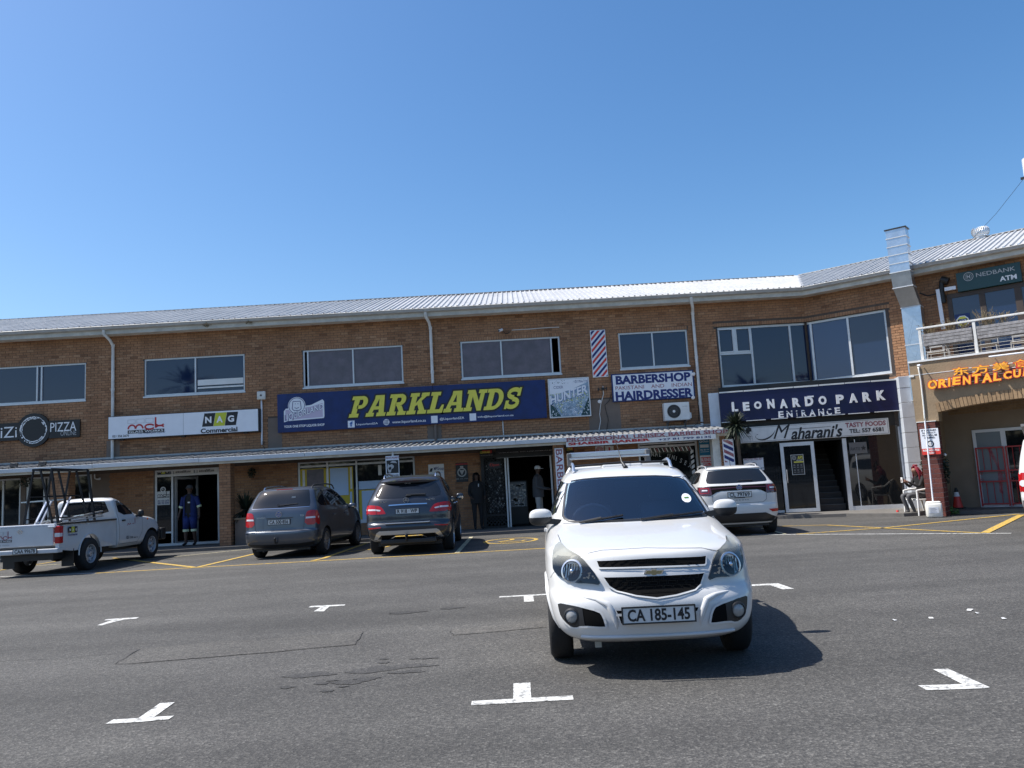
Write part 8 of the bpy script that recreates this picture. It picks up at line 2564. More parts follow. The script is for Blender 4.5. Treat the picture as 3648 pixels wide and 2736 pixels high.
mb=MB();mb.ring(.066,.056,yb_-.016,yb_-.004,-.03,1.215,24)
for k in range(3):
 a=math.pi/2+k*2*math.pi/3;mb.prism([(-.03+.012*math.cos(a+1.6),1.215+.012*math.sin(a+1.6)),(-.03+.012*math.cos(a-1.6),1.215+.012*math.sin(a-1.6)),(-.03+.058*math.cos(a),1.215+.058*math.sin(a))][::-1],yb_-.014,yb_-.006)
mb.build('star_badge','chrome',ml)
M_.line('near',[(-.42,1.112),(0,1.120),(.44,1.112)],.026,'chrome','handle_strip',off=.012)
plate(ml,-.26,.26,.915,1.025,MBd.near(0,.97)-.014,'R 918 · WP')
M_.line('near',[(-.62,1.26),(-.66,1.0),(-.60,.80),(-.45,.745),(.45,.745),(.60,.80),(.66,1.0),(.62,1.26)],.008,'black_plastic','hatch_gap')
mb=MB();mb.bbox(-.50,.50,-1.032,-.93,.705,.725,.005);mb.build('loading_strip','alu_bright',ml)
M_.patch('near',[(-.78,.37),(-.70,.52),(-.64,.555),(.64,.555),(.70,.52),(.78,.37),(.70,.37),(.60,.47),(-.60,.47),(-.70,.37)],'silver','skid_plate',off=.012,rnd=0)
M_.line('near',[(-.70,.375),(-.42,.375),(-.28,.44),(.30,.44),(.42,.385),(.72,.385)],.022,'chrome','skid_trim',off=.02)
M_.patch('near',[(-.60,.46),(.60,.46),(.60,.40),(.44,.37),(-.44,.37),(-.60,.40)],'grille_black','rear_valance',off=.010,rnd=0)
mb=MB();mb.bbox(-.62,.62,-.95,-.5,.26,.36,.02);mb.build('rear_apron','black_plastic',ml)
mb=MB();mb.tube([(-.03,-.85,.34),(-.03,-1.06,.34),(-.03,-1.09,.42)],.022,8);mb.lathe([(.001,-.03),(.026,-.015),(.03,0),(.026,.015),(.001,.03)],12,Matrix.Translation((-.03,-1.09,.45)));mb.build('tow_bar','steel_dark',ml)
mb=MB();yy=MBd.near(0,1.33)-.02;mb.bbox(-.02,.42,yy-.03,yy,1.315,1.345,.012);mb.bbox(-.04,.08,yy-.04,yy,1.295,1.325,.01);mb.build('wiper','black_plastic',ml)
mb=MB();yy=MBd.near(-.55,1.19)-.012;add_text(mb,'ML 250',-.64,-.46,1.18,1.215,yy,bold=.03);mb.build('badge_lettering','chrome',ml)
mb=MB();add_text(mb,'BlueTEC',.42,.62,1.19,1.225,yy,bold=.03);mb.build('badge_lettering','chrome',ml)
mb=MB();add_text(mb,'GL.JS',-.08,.06,1.575,1.60,MBd.near(0,1.58)-.012,bold=.02);mb.build('window_lettering','text_grey',ml)
mb=MB();mb.add([(0,.05,1.77),(.0,.18,1.775),(.0,.16,1.83),(.02,.12,1.77),(-.02,.12,1.77)],[(0,3,2),(0,2,4),(3,1,2),(1,4,2)]);mb.build('aerial_fin','car_dark',ml)
underside(ml,.72,-.6,3.5,.20,.50)
# ------ 4. white compact crossover
tc=thing('compact_crossover','white compact crossover with black tail band parked right behind the white pickup','car',(5.01,18.87,0),rad(-3.2))
rows=[(.26,-.56,.74,.25,3.2,3.20,.72,.4,2.6),(.36,-.66,.83,.30,3.0,3.30,.80,.5,2.6),(.46,-.705,.865,.32,3.0,3.36,.84,.55,2.6),(.58,-.725,.880,.32,3.0,3.37,.86,.6,2.5),(.68,-.720,.885,.32,3.0,3.36,.865,.65,2.5),(.72,-.695,.885,.32,3.2,3.35,.865,.65,2.5),(.88,-.700,.885,.32,3.2,3.28,.86,.7,2.5),(.98,-.695,.880,.32,3.2,3.10,.845,.8,2.4),(1.06,-.675,.865,.32,3.2,2.80,.83,.8,2.4),(1.14,-.645,.842,.32,3.2,2.30,.80,.7,2.4),(1.20,-.600,.800,.32,3.2,2.05,.78,.5,2.4),(1.32,-.500,.740,.32,3.1,1.80,.73,.45,2.5),(1.43,-.405,.680,.32,3.0,1.55,.68,.42,2.5),(1.50,-.335,.635,.32,2.8,1.35,.63,.42,2.4),(1.545,-.24,.560,.30,2.5,1.15,.56,.38,2.3),(1.575,-.05,.430,.25,2.2,.90,.42,.28,2.2),(1.59,.22,.160,.10,2,.60,.16,.10,2)]
CBd=Body(rows);C_=Car(tc,CBd)
car_body(tc,CBd,'car_white',[(0,.34,.39),(2.55,.34,.39)])
C_.patch('near',[(-.70,1.215),(-.60,1.44),(-.56,1.485),(.56,1.485),(.60,1.44),(.70,1.215),(.60,1.185),(-.60,1.185)],'car_glass','rear_window',rnd=1)
C_.patch('near',[(-.60,1.49),(.60,1.49),(.56,1.525),(-.56,1.525)],'car_white','roof_spoiler',off=.03,rnd=0)
bnd=C_.patch('near',[(-.86,.93),(-.87,1.125),(-.60,1.135),(.60,1.135),(.87,1.125),(.86,.93),(.62,.93),(.50,.995),(.40,1.02),(-.40,1.02),(-.50,.995),(-.62,.93)],'grille_black','tail_band',off=.004,rnd=0)
for sx,kd in((-1,'left'),(1,'right')):
 o=taillight(C_,'near',[(sx*.865,.94),(sx*.870,1.12),(sx*.62,1.125),(sx*.60,.94)],'lamp_smoked',rnd=0,off=.008)
 C_.line('near',[(sx*.84,1.09),(sx*.66,1.09),(sx*.66,.99),(sx*.84,.98)],.012,'lamp_red','lamp_line',off=.012,parent=o,close=True)
 C_.line('near',[(sx*.80,1.045),(sx*.69,1.045)],.03,'lamp_clear','reversing_lamp',off=.012,parent=o)
 taillight(C_,kd,[(-.50,.94),(-.52,1.12),(-.36,1.08),(-.34,.96)],'lamp_smoked',rnd=0)
 C_.patch('near',[(sx*.86,.51),(sx*.86,.575),(sx*.62,.575),(sx*.70,.51)],'lamp_red','reflector',off=.006,rnd=0)
 C_.patch(kd,[(-.12,1.20),(.02,1.40),(.15,1.46),(1.0,1.465),(1.35,1.36),(1.88,1.17),(1.0,1.18)],'car_glass','side_windows',rnd=1,d=.1,off=.003)
 C_.line(kd,[(.95,1.18),(.98,1.46)],.05,'black_plastic','window_pillar',off=.006)
 C_.line(kd,[(.12,1.18),(.20,.85),(.44,.66),(.48,.36),(.98,.34),(1.0,1.18)],.008,'black_plastic','door_gap')
 rail(tc,sx*.58,[(-.05,1.53),(.02,1.585),(.5,1.615),(1.0,1.60),(1.15,1.55)],'silver',.017)
 mirror(tc,sx,.84,1.86,1.10,.19,.15,'car_white')
 for y_ in(0,2.55):wheel(tc,sx*.775,y_,.34,.215,'alloy',5)
C_.line('near',[(-.60,1.072),(0,1.088),(.60,1.072)],.018,'lamp_smoked','light_strip',off=.008)
vw_badge(tc,.01,CBd.near(0,1.08)-.010,1.085,.065)
plate(tc,-.26,.26,.865,.985,CBd.near(0,.93)-.018,'CL 79769')
mb=MB();mb.bbox(-.12,.12,CBd.near(0,.85)-.01,CBd.near(0,.85)+.01,.845,.862,.004);mb.build('hatch_handle','black_plastic',tc)
mb=MB();add_text(mb,'T-CROSS',-.19,.19,.79,.815,CBd.near(0,.80)-.012,bold=.02,space=1.6);mb.build('badge_lettering','grey_plastic',tc)
C_.line('near',[(-.60,.93),(-.60,.80),(-.52,.735),(.52,.735),(.60,.80),(.60,.93)],.007,'black_plastic','hatch_gap')
C_.patch('near',[(-.88,.36),(-.70,.43),(-.55,.50),(.55,.50),(.70,.43),(.88,.36),(.80,.30),(-.80,.30)],'black_plastic','lower_valance',off=.006,rnd=0)
mb=MB();mb.bbox(.00,.34,CBd.near(.1,1.24)-.03,CBd.near(.1,1.24)-.005,1.215,1.245,.01);mb.build('wiper','black_plastic',tc)
mb=MB();mb.tube([(0,.02,1.575),(-.0,.06,1.75)],.006,6);mb.lathe([(.03,0),(.012,.03),(.001,.035)],10,Matrix.Translation((0,.02,1.572)));mb.build('aerial','black_plastic',tc)
underside(tc,.66,-.45,3.1,.20,.45)
# ------ 5. white one-tonne pickup of the glass works
np_=thing('work_pickup','white single-cab work pickup with a steel glass rack at the far left','pickup',(-10.91,18.99,0),rad(-3.15))
rows=[(.42,1.20,.76,.05,6,3.38,.74,.35,2.6),(.50,1.18,.82,.05,6,3.52,.80,.40,2.6),(.60,1.17,.840,.05,6,3.56,.83,.45,2.5),(.75,1.17,.848,.05,6,3.56,.84,.50,2.5),(.90,1.17,.848,.05,6,3.54,.835,.55,2.5),(1.00,1.17,.842,.05,6,3.48,.82,.60,2.4),(1.08,1.17,.832,.06,6,3.32,.80,.65,2.4),(1.13,1.17,.822,.06,6,3.00,.78,.65,2.4),(1.18,1.16,.808,.06,6,2.60,.76,.55,2.4),(1.22,1.15,.795,.07,5.5,2.40,.745,.40,2.4),(1.35,1.12,.760,.08,5,2.16,.72,.35,2.5),(1.48,1.10,.725,.10,4.5,1.92,.69,.33,2.5),(1.58,1.10,.695,.12,4,1.72,.66,.33,2.4),(1.63,1.13,.650,.15,3.2,1.60,.62,.33,2.3),(1.66,1.19,.540,.15,2.6,1.50,.53,.28,2.2),(1.675,1.28,.300,.10,2.2,1.40,.30,.08,2.1)]
NB=Body(rows,ns=12);N__=Car(np_,NB)
car_body(np_,NB,'car_white_dull',[(2.80,.39,.43)])
# load bed: floor, two sides with arch cut, tailgate, front panel
def bed_side(sx):
 P=[(-1.14,.56),(-.62,.50),(-.43,.50)]+[(0+.43*math.cos(t),.40+.43*math.sin(t))for t in[math.pi-math.pi*k/14 for k in range(1,14)]]+[(.43,.50),(1.15,.48),(1.15,1.14),(-1.14,1.10)]
 mb=MB();n_=len(P)
 tr3=tessellate_polygon([[Vector((p[0],p[1],0))for p in P]])
 def xo(z):return .80+.048*math.sin(math.pi*min(1,max(0,(z-.4)/.75)))
 vs=[(sx*xo(p[1]),p[0],p[1])for p in P]+[(sx*.74,p[0],p[1])for p in P]
 fs=[]
 for a,b,c in tr3:
  fs.append((a,b,c));fs.append((a+n_,c+n_,b+n_))
 for i in range(n_):j=(i+1)%n_;fs.append((i,j,j+n_,i+n_))
 mb.add(vs,fs);o=mb.build('bed_side','car_white_dull',np_)
 # denser shape across z for the bulge
 bm=bmesh.new();bm.from_mesh(o.data);bmesh.ops.recalc_face_normals(bm,faces=bm.faces);bm.to_mesh(o.data);bm.free()
 smooth_mesh(o.data,30)
 mb=MB();mb.smooth=True
 mb.tube([(sx*.845,.44*math.cos(t),.40+.44*math.sin(t))for t in[-.05+(math.pi+.1)*k/18 for k in range(19)]],.017,8);mb.build('arch_flare','car_white_dull',np_,auto=60)
 mb=MB();mb.bbox(sx*.80-.05,sx*.80+.05,-1.14,1.13,1.10,1.14,.012);mb.build('bed_rail','black_plastic',np_)
 mb=MB()
 for k in range(8):
  y_=-1.0+k*.30;mb.tube([(sx*.85,y_-.03,1.075),(sx*.885,y_,1.07),(sx*.85,y_+.03,1.075)],.007,5)
 mb.build('rope_hook','car_white_dull',np_,kind='stuff')
 mb=MB();mb.box(sx*.55,sx*.83,-.62,-.60,.16,.55)if sx>0 else mb.box(-.83,-.55,-.62,-.60,.16,.55);mb.build('mud_flap','black_plastic',np_)
bed_side(1);bed_side(-1)
mb=MB();mb.box(-.74,.74,-1.10,1.12,.62,.66);mb.build('bed_floor','grey_plastic',np_)
mb=MB();mb.box(-.74,.74,1.09,1.12,.66,1.12);mb.build('bed_front','car_white_dull',np_)
mb=MB();mb.bbox(-.70,.70,-1.165,-1.12,.66,1.10,.012);tg=mb.build('tailgate','car_white_dull',np_)
mb=MB();mb.bbox(-.74,.74,-1.175,-1.11,1.10,1.135,.01);mb.build('tailgate_cap','sign_white',tg)
mb=MB();mb.ring(.052,.038,-1.175,-1.164,-.05-.0,1.0,20);mb.box(-.12,.02,-1.178,-1.168,.992,1.008);mb.build('badge','chrome',tg)
mb=MB();mb.bbox(.60,.76,-1.20,-1.15,1.055,1.09,.01);mb.build('tailgate_latch','sign_white',tg)
class _TG:pass
tgt=_TG();tgt.t=tg
def on_plane(T_obj,y,f,*a,**k):
 """lay flat lettering made for y=0 onto a plane of the vehicle"""
 pre=set(o.name for o in bpy.data.objects)
 f(*a,**k)
 for o in list(bpy.data.objects):
  if o.name not in pre:o.location=Vector(o.location)+Vector((0,y,0))
on_plane(tgt,-1.166,mck_logo,tgt,(-.62,-.24,.78,1.02),'text_maroon')
mb=MB();add_text(mb,'200',-.64,-.50,.70,.73,-1.17,bold=.02);mb.build('lettering','text_black',tg)
mb=MB();mb.box(-.46,-.30,-1.169,-1.165,.705,.73);mb.build('decal','text_grey',tg)
for sx in(-1,1):
 mb=MB();mb.bbox(sx*.79-.065 if sx>0 else -.855,sx*.79+.065 if sx>0 else -.725,-1.160,-1.03,.70,1.08,.018);lp=mb.build('tail_light','lamp_red',np_)
 mb=MB();mb.bbox(sx*.79-.06,sx*.79+.066,-1.164,-1.06,.84,.93,.01);mb.build('lamp_band','lamp_clear',lp)
mb=MB();mb.bbox(-.84,.84,-1.22,-1.02,.50,.60,.02);mb.build('rear_bumper','car_white_dull',np_)
plate(np_,-.16,.38,.515,.625,-1.235,'CAA 99678')
# decals on the side
sd_=thing_side=None
def side_text(txt,y0,y1,z0,z1,m,x=.856,**k):
 mb=MB();add_text(mb,txt,y0,y1,z0,z1,0,**k)
 mb.v=[Vector((x,v.x,v.z))for v in mb.v];return mb.build('lettering',m,np_)
side_text('021 556 2670',1.55,2.10,.60,.68,'text_black',bold=.02)
side_text('Commercial',-.86,-.52,.84,.885,'text_navy',bold=.03)
for i,(ch,m_)in enumerate((('N','text_black'),('A','lime'),('G','text_black'))):
 y0=-.85+i*.112
 mb=MB();mb.box(.852,.855,y0,y0+.106,.91,1.04);mb.build('decal_tile',m_,np_)
 side_text(ch,y0+.03,y0+.08,.94,1.0,'text_white',x=.857,bold=.04)
 # logo on the door: bars and arcs turned onto the side
pre=set(o.name for o in bpy.data.objects)
tgt2=_TG();tgt2.t=np_
mck_logo(tgt2,(0,.50,0,.32),'text_maroon')
for o in list(bpy.data.objects):
 if o.name not in pre:
  for v in o.data.vertices:v.co=Vector((.853-v.co.y*.6,1.58+v.co.x,.80+v.co.z))
  # windows of the cab
N__.patch('near',[(-.62,1.24),(-.56,1.54),(-.50,1.58),(.50,1.58),(.56,1.54),(.66,1.24)],'car_glass','rear_window',rnd=1)
N__.patch('right',[(1.30,1.21),(1.27,1.55),(1.32,1.585),(1.62,1.585),(1.78,1.50),(2.18,1.22)],'car_glass','side_window',rnd=1,off=.003,d=.08)
N__.patch('left',[(1.30,1.21),(1.27,1.55),(1.32,1.585),(1.62,1.585),(1.78,1.50),(2.18,1.22)],'car_glass','side_window',rnd=1,off=.003,d=.08)
N__.patch('far',[(-.66,1.24),(-.56,1.54),(.56,1.54),(.66,1.24)],'car_glass','windscreen',rnd=1)
N__.line('right',[(1.24,1.60),(1.22,1.18),(1.24,.50),(2.10,.50),(2.30,.75),(2.36,1.16),(2.30,1.22),(1.80,1.54),(1.66,1.62),(1.26,1.62)],.008,'black_plastic','door_gap')
mb=MB();mb.bbox(.84,.868,1.36,1.50,1.055,1.095,.01);mb.build('door_handle','black_plastic',np_)
mb=MB();mb.ring(.03,.0,0,.004,0,0,12);mb.v=[Vector((.842,2.62+v.x,1.06+v.z))for v in mb.v];mb.build('side_repeater','lamp_orange',np_)
mirror(np_,1,.86,2.10,1.22,.15,.19,'black_plastic');mirror(np_,-1,.86,2.10,1.22,.15,.19,'black_plastic')
N__.patch('right',[(3.10,.50),(3.12,.78),(3.42,.82),(3.50,.80),(3.50,.50)],'black_plastic','front_bumper',off=.03,rnd=1)
mb=MB();mb.bbox(-.84,.84,3.40,3.64,.46,.78,.04);mb.build('front_bumper','black_plastic',np_)
N__.patch('right',[(3.36,.86),(3.36,.98),(3.46,1.0),(3.50,.90)],'lamp_clear','headlight',off=.01,rnd=0)
for sx in(-1,1):
 for y_ in(0,2.80):wheel(np_,sx*.755,y_,.375,.235,'steel',rimr=.56)
underside(np_,.60,-1.0,3.3,.34,.56)
mb=MB();mb.tube([(-.66,0,.37),(.66,0,.37)],.045,8);mb.lathe([(.001,-.14),(.12,-.10),(.14,0),(.12,.10),(.001,.14)],14,Matrix.Translation((.05,0,.37))@Matrix.Rotation(math.pi/2,4,'Y'));mb.build('rear_axle','black_plastic',np_)
mb=MB();mb.smooth=True;mb.tube([(.45,-1.0,.38),(.45,-.3,.36),(.40,.8,.36)],.035,8);mb.build('exhaust','steel_dark',np_,auto=60)
# A-shaped steel glass rack standing in the bed
def hx(x,y,z):return(x,y,z)
rack=MB()
zt_r=2.36
for y_ in(-.80,-.15,.55):
 rack.bar((-.30,y_,.67),(-.02,y_,zt_r),.036,.036);rack.bar((.56,y_,.67),(.14,y_,zt_r),.036,.036)
for x_ in(-.02,.14):rack.bar((x_,-.82,zt_r),(x_,.57,zt_r),.045,.045)
for y_ in(-.80,.55):rack.bar((-.04,y_,zt_r+.002),(.16,y_,zt_r+.002),.04,.04)
rack.bar((.60,.58,1.12),(.40,.60,zt_r),.045,.045);rack.bar((.40,.60,zt_r),(.14,.55,zt_r),.045,.045);rack.bar((.40,-.80,zt_r),(.40,.60,zt_r-.003),.04,.04);rack.bar((.58,-.80,1.12),(.40,-.80,zt_r),.045,.045)
for z_ in(1.25,1.75):rack.bar((-.30+.28*(z_-.67)/1.69,-.80,z_),(-.30+.28*(z_-.67)/1.69,.55,z_),.03,.03);rack.bar((.56-.42*(z_-.67)/1.69,-.80,z_),(.56-.42*(z_-.67)/1.69,.55,z_),.03,.03)
rack.build('glass_rack','steel_dark',np_)
ap=thing('aluminium_profiles','bundle of bare aluminium window profiles lying on the white work pickup bed','profiles',tuple((Matrix.Translation(np_.location)@Matrix.Rotation(np_.rotation_euler.z,4,'Z'))@Vector((.3,0,.66))),np_.rotation_euler.z)
for(p,q)in(((-.05,-.9,.50),(.25,.95,.60)),((.05,-.9,.48),(.30,.9,.68)),((-.45,-.85,.05),(-.30,-.30,1.02)),((-.35,-.80,.05),(-.22,-.28,1.0)),((.0,-.7,.05),(.12,-.1,1.05)),((-.6,-.8,.98),(.2,-.5,1.0)),((-.4,-.6,.5),(.25,.2,.62)),((.1,-.5,.46),(.34,.85,.56))):
 mb=MB();mb.bar(p,q,.05,.03);mb.build('profile','alu_bright',ap)
 # ------ 6. white estate/van just inside the right edge
vn=thing('white_van','white people carrier with red tail lamp cut off by the right edge','car',(10.70,15.45,0),rad(-36))
rows=[(.26,-.70,.76,.25,3.2,3.60,.74,.4,2.6),(.36,-.82,.86,.26,3.2,3.70,.84,.5,2.6),(.50,-.86,.90,.26,3.4,3.74,.88,.6,2.6),(.66,-.86,.91,.26,3.6,3.74,.89,.6,2.6),(.70,-.82,.91,.24,3.8,3.72,.89,.6,2.6),(.95,-.80,.91,.22,4.0,3.60,.88,.7,2.5),(1.10,-.79,.90,.22,4.0,3.20,.86,.7,2.5),(1.20,-.78,.885,.22,4.0,2.70,.84,.6,2.5),(1.40,-.75,.85,.22,4.0,2.30,.80,.5,2.5),(1.60,-.71,.80,.22,3.8,1.95,.76,.4,2.5),(1.74,-.67,.76,.24,3.2,1.70,.72,.4,2.4),(1.79,-.58,.68,.26,2.6,1.50,.66,.35,2.3),(1.82,-.30,.50,.25,2.2,1.20,.48,.3,2.2),(1.83,.10,.16,.10,2,.80,.16,.1,2)]
VB=Body(rows);V_=Car(vn,VB)
car_body(vn,VB,'car_white',[(0,.335,.385),(3.0,.335,.385)])
V_.patch('near',[(-.76,1.16),(-.70,1.62),(-.62,1.68),(.62,1.68),(.70,1.62),(.76,1.16)],'car_glass','rear_window',rnd=1)
for sx,kd in((-1,'left'),(1,'right')):
 o=V_.patch('near',[(sx*.90,.76),(sx*.90,1.12),(sx*.74,1.12),(sx*.70,.76)],'lamp_red','tail_light',off=.008,rnd=0)
 V_.patch('near',[(sx*.89,.86),(sx*.89,.98),(sx*.76,.98),(sx*.75,.86)],'lamp_clear','lamp_band',off=.014,rnd=1,parent=o)
 V_.patch(kd,[(-.72,.76),(-.72,1.12),(-.60,1.08),(-.58,.80)],'lamp_red','tail_light',rnd=0,off=.006)
 V_.patch(kd,[(-.50,1.22),(-.45,1.62),(.9,1.64),(1.4,1.55),(2.1,1.22)],'car_glass','side_windows',rnd=1,d=.1,off=.003)
 for y_ in(0,3.0):wheel(vn,sx*.80,y_,.335,.215,'alloy',7)
V_.patch('near',[(-.88,.34),(-.88,.60),(.88,.60),(.88,.34)],'grey_plastic','bumper_cover',rnd=0,off=.010)
V_.patch('near',[(-.86,.42),(-.70,.42),(-.70,.48),(-.86,.48)],'lamp_red','reflector',rnd=0,off=.02)
plate(vn,-.26,.26,.80,.915,VB.near(0,.86)-.014,'CA 62 114')if False else None
mb=MB();mb.bar((0,-.55,1.80),(0,-1.32,2.00),1.44,.05);mb.build('open_tailgate','grey_plastic',vn)
underside(vn,.68,-.55,3.4,.2,.45)
# ========================== PEOPLE
def seg_dist(p,a,b):
 ab=b-a;t=max(0,min(1,(p-a).dot(ab)/max(1e-9,ab.length_squared)))
 return(p-a-ab*t).length,t
def person(loc,rz,label,J,edges,mats,head_c,head_r,face_dir,skin,hair=None,group=None):
 """J: joint -> (x, y, z, radius); edges: (a, b, material index)"""
 t=thing('person',label,'person',loc,rz,group)
 names=list(J);idx={n:i for i,n in enumerate(names)}
 me=bpy.data.meshes.new('body')
 me.from_pydata([J[n][:3]for n in names],[(idx[a],idx[b])for a,b,_ in edges],[])
 o=bpy.data.objects.new('body',me);COL.objects.link(o)
 md_=o.modifiers.new('skin','SKIN');md_.use_smooth_shade=True
 for n in names:
  v=me.skin_vertices[0].data[idx[n]];r=J[n][3]
  v.radius=(r,r)if not isinstance(r,tuple)else r
  v.use_root=(n=='pelvis')
 sb=o.modifiers.new('s','SUBSURF');sb.levels=2;sb.render_levels=2
 dg=bpy.context.evaluated_depsgraph_get();dg.update()
 nm=bpy.data.meshes.new_from_object(o.evaluated_get(dg))
 o.modifiers.clear();o.data=nm;o.parent=t
 # sculpt the face a little: brow, nose, chin
 fd=Vector(face_dir).normalized();hc=Vector(head_c);up=Vector((0,0,1));sd_=fd.cross(up)
 for v in nm.vertices:
  d=v.co-hc
  if d.length<head_r*1.6:
   f=d.dot(fd);s_=d.dot(sd_);u=d.dot(up)
   if f>head_r*.5:
    k=math.exp(-(s_/(head_r*.16))**2)*math.exp(-((u+head_r*.12)/(head_r*.28))**2);v.co+=fd*k*head_r*.28
    for e in(-1,1):
     k=math.exp(-((s_-e*head_r*.36)/(head_r*.2))**2)*math.exp(-((u-head_r*.14)/(head_r*.14))**2);v.co-=fd*k*head_r*.12
    k=math.exp(-(s_/(head_r*.3))**2)*math.exp(-((u+head_r*.55)/(head_r*.10))**2);v.co+=fd*k*head_r*.06
 segs=[(Vector(J[a][:3]),Vector(J[b][:3]),m_,J[a][3]if not isinstance(J[a][3],tuple)else J[a][3][0],J[b][3]if not isinstance(J[b][3],tuple)else J[b][3][0])for a,b,m_ in edges]
 nm.materials.clear()
 for mm in mats:nm.materials.append(M[mm])
 for p in nm.polygons:
  best=(9,0)
  for a,b,m_,ra,rb in segs:
   d,tt=seg_dist(p.center,a,b);d-=(ra+(rb-ra)*tt)
   if d<best[0]:best=(d,m_)
  p.material_index=best[1];p.use_smooth=True
  # eyes, ears
 for e in(-1,1):
  mb=MB();mb.smooth=True;c=hc+fd*head_r*.80+sd_*e*head_r*.36+up*head_r*.14
  mb.lathe([(.001,-.009),(.009,-.003),(.009,.003),(.001,.009)],8,Matrix.Translation(c));mb.build('eye','cloth_black',t)
  mb=MB();mb.smooth=True;c=hc+sd_*e*head_r*.96-up*head_r*.05
  mb.lathe([(.001,-.028),(.014,-.015),(.015,.012),(.001,.03)],8,Matrix.Translation(c));mb.build('ear',skin,t)
 return t
def hand(J,E,w,side,name,mi,d=(0,0,-1),spread=(1,0,0),curl=(0,-1,0)):
 """five bent fingers leaving a palm; d: pointing direction"""
 w=Vector(w);d=Vector(d).normalized();s_=Vector(spread).normalized();c=Vector(curl).normalized()
 J[name+'palm']=(*(w+d*.075),.030)
 E.append((side,name+'palm',mi))
 for i,(o_,L)in enumerate(((-.032,.062),(-.011,.072),(.011,.068),(.031,.052))):
  k=w+d*.10+s_*o_;m_=k+d*L*.5+c*.012;t_=k+d*L*.85+c*.04
  for q,(pt,r)in enumerate(((k,.011),(m_,.009),(t_,.007))):J['%sf%d%d'%(name,i,q)]=(*pt,r)
  E.append((name+'palm','%sf%d0'%(name,i),mi));E.append(('%sf%d0'%(name,i),'%sf%d1'%(name,i),mi));E.append(('%sf%d1'%(name,i),'%sf%d2'%(name,i),mi))
 k=w+d*.035-s_*.03+c*.01;m_=k+d*.03-s_*.022+c*.02
 J[name+'t0']=(*k,.012);J[name+'t1']=(*m_,.010)
 E.append((side,name+'t0',mi));E.append((name+'t0',name+'t1',mi))
def standing(h=1.8,w=1.0,lean=0.0,arms=((-.06,0),(.06,0)),legs=((0,0),(0,0)),top=1,low=2,sleeve=None,shin=None,belly=0.0):
 """front faces -y. material indices: 0 skin, 1 top, 2 legs, 3 shoes"""
 k=h/1.8
 J={'pelvis':(0,0,.96*k,(.155*w,.115*w)),'belly':(0,-.015-belly,1.12*k,(.15*w,.12*w+belly)),'chest':(0,-.01,1.34*k,(.165*w,.125*w)),'neck0':(0,.0,1.50*k,.07*w),'neck':(0,-.005,1.56*k,.052),'head0':(0,-.015,1.635*k,.075),'head':(0,-.015,1.71*k,.088),'crown':(0,-.01,1.755*k,.07)}
 E_=[('pelvis','belly',top),('belly','chest',top),('chest','neck0',top),('neck0','neck',0),('neck','head0',0),('head0','head',0),('head','crown',0)]
 for s_,nm in((-1,'l'),(1,'r')):
  ax,ay=arms[0 if s_<0 else 1][:2];fwd=arms[0 if s_<0 else 1][2]if len(arms[0])>2 else 0
  sh=Vector((s_*.185*w,0,1.45*k));el=sh+Vector((s_*.07+ax*.5,.02+ay,-.28*k));wr=el+Vector((ax,-.06+ay*.5-fwd,-.25*k+abs(fwd)*.8))
  J['sh'+nm]=(*sh,.062);J['el'+nm]=(*el,.046);J['wr'+nm]=(*wr,.030)
  E_+=[('neck0','sh'+nm,top),('sh'+nm,'el'+nm,top),('el'+nm,'wr'+nm,0 if sleeve else top)]
  dd=(wr-el).normalized();hand(J,E_,wr,'wr'+nm,'h'+nm,0,dd,(0,s_,0),(-s_,0,0))
  lx,ly=legs[0 if s_<0 else 1]
  hp=Vector((s_*.095*w,0,.88*k));kn=Vector((s_*.105*w+lx*.5,-.02+ly*.5,.50*k));an=Vector((s_*.11*w+lx,.02+ly,.09));to=an+Vector((s_*.02,-.16,-.045))
  J['hp'+nm]=(*hp,.098*w);J['kn'+nm]=(*kn,.066*w);J['an'+nm]=(*an,.045);J['to'+nm]=(*to,(.042,.035))
  E_+=[('pelvis','hp'+nm,low),('hp'+nm,'kn'+nm,low),('kn'+nm,'an'+nm,low if shin is None else shin),('an'+nm,'to'+nm,3)]
 return J,E_,k
 # man in blue workwear at the glazed entrance
mp=ground(E1(655,1290),FL)
mp=Vector((mp.x*24.9/mp.y,24.9,FL))
J,E_,k=standing(1.86,1.08,arms=((-.05,0),(.04,0)),legs=((.0,-.05),(.0,.08)),sleeve=True,shin=0)
p1_=person(mp,rad(-8),'person in blue work jacket and knee-length trousers walking out of the glazed entrance',J,E_,['skin_dark','cloth_black','cloth_blue','cloth_black'],(0,-.015,1.70*k),.10,(0,-1,0),'skin_dark')
mb=MB();mb.smooth=True
def sleeve_tube(J,a,b,r0,r1,t1=1.0):
 A=Vector(J[a][:3]);B=Vector(J[b][:3]);return[tuple(A.lerp(B,t_))for t_ in(0,.35,.7,t1)],[r0,r0*.97,r1,r1]
jk=MB();jk.smooth=True
def shell(pts_r,a0,a1,n=14):
 """open garment shell: rings (x, y, z, rx, ry) swept between the angles"""
 vs=[];fs=[]
 for(x,y,z,rx,ry)in pts_r:
  for q in range(n+1):
   a=a0+(a1-a0)*q/n;vs.append((x+rx*math.sin(a),y+ry*math.cos(a),z))
 for i in range(len(pts_r)-1):
  for q in range(n):u=i*(n+1)+q;fs.append((u,u+1,u+n+2,u+n+1))
 return vs,fs
ring=[(0,0,z*k,rx,ry)for z,rx,ry in((.86,.225,.17),(1.0,.215,.165),(1.15,.205,.165),(1.32,.21,.165),(1.45,.20,.13),(1.52,.12,.09))]
vs,fs=shell(ring,-math.pi*.86,math.pi*.84)
jk.add(vs,fs)
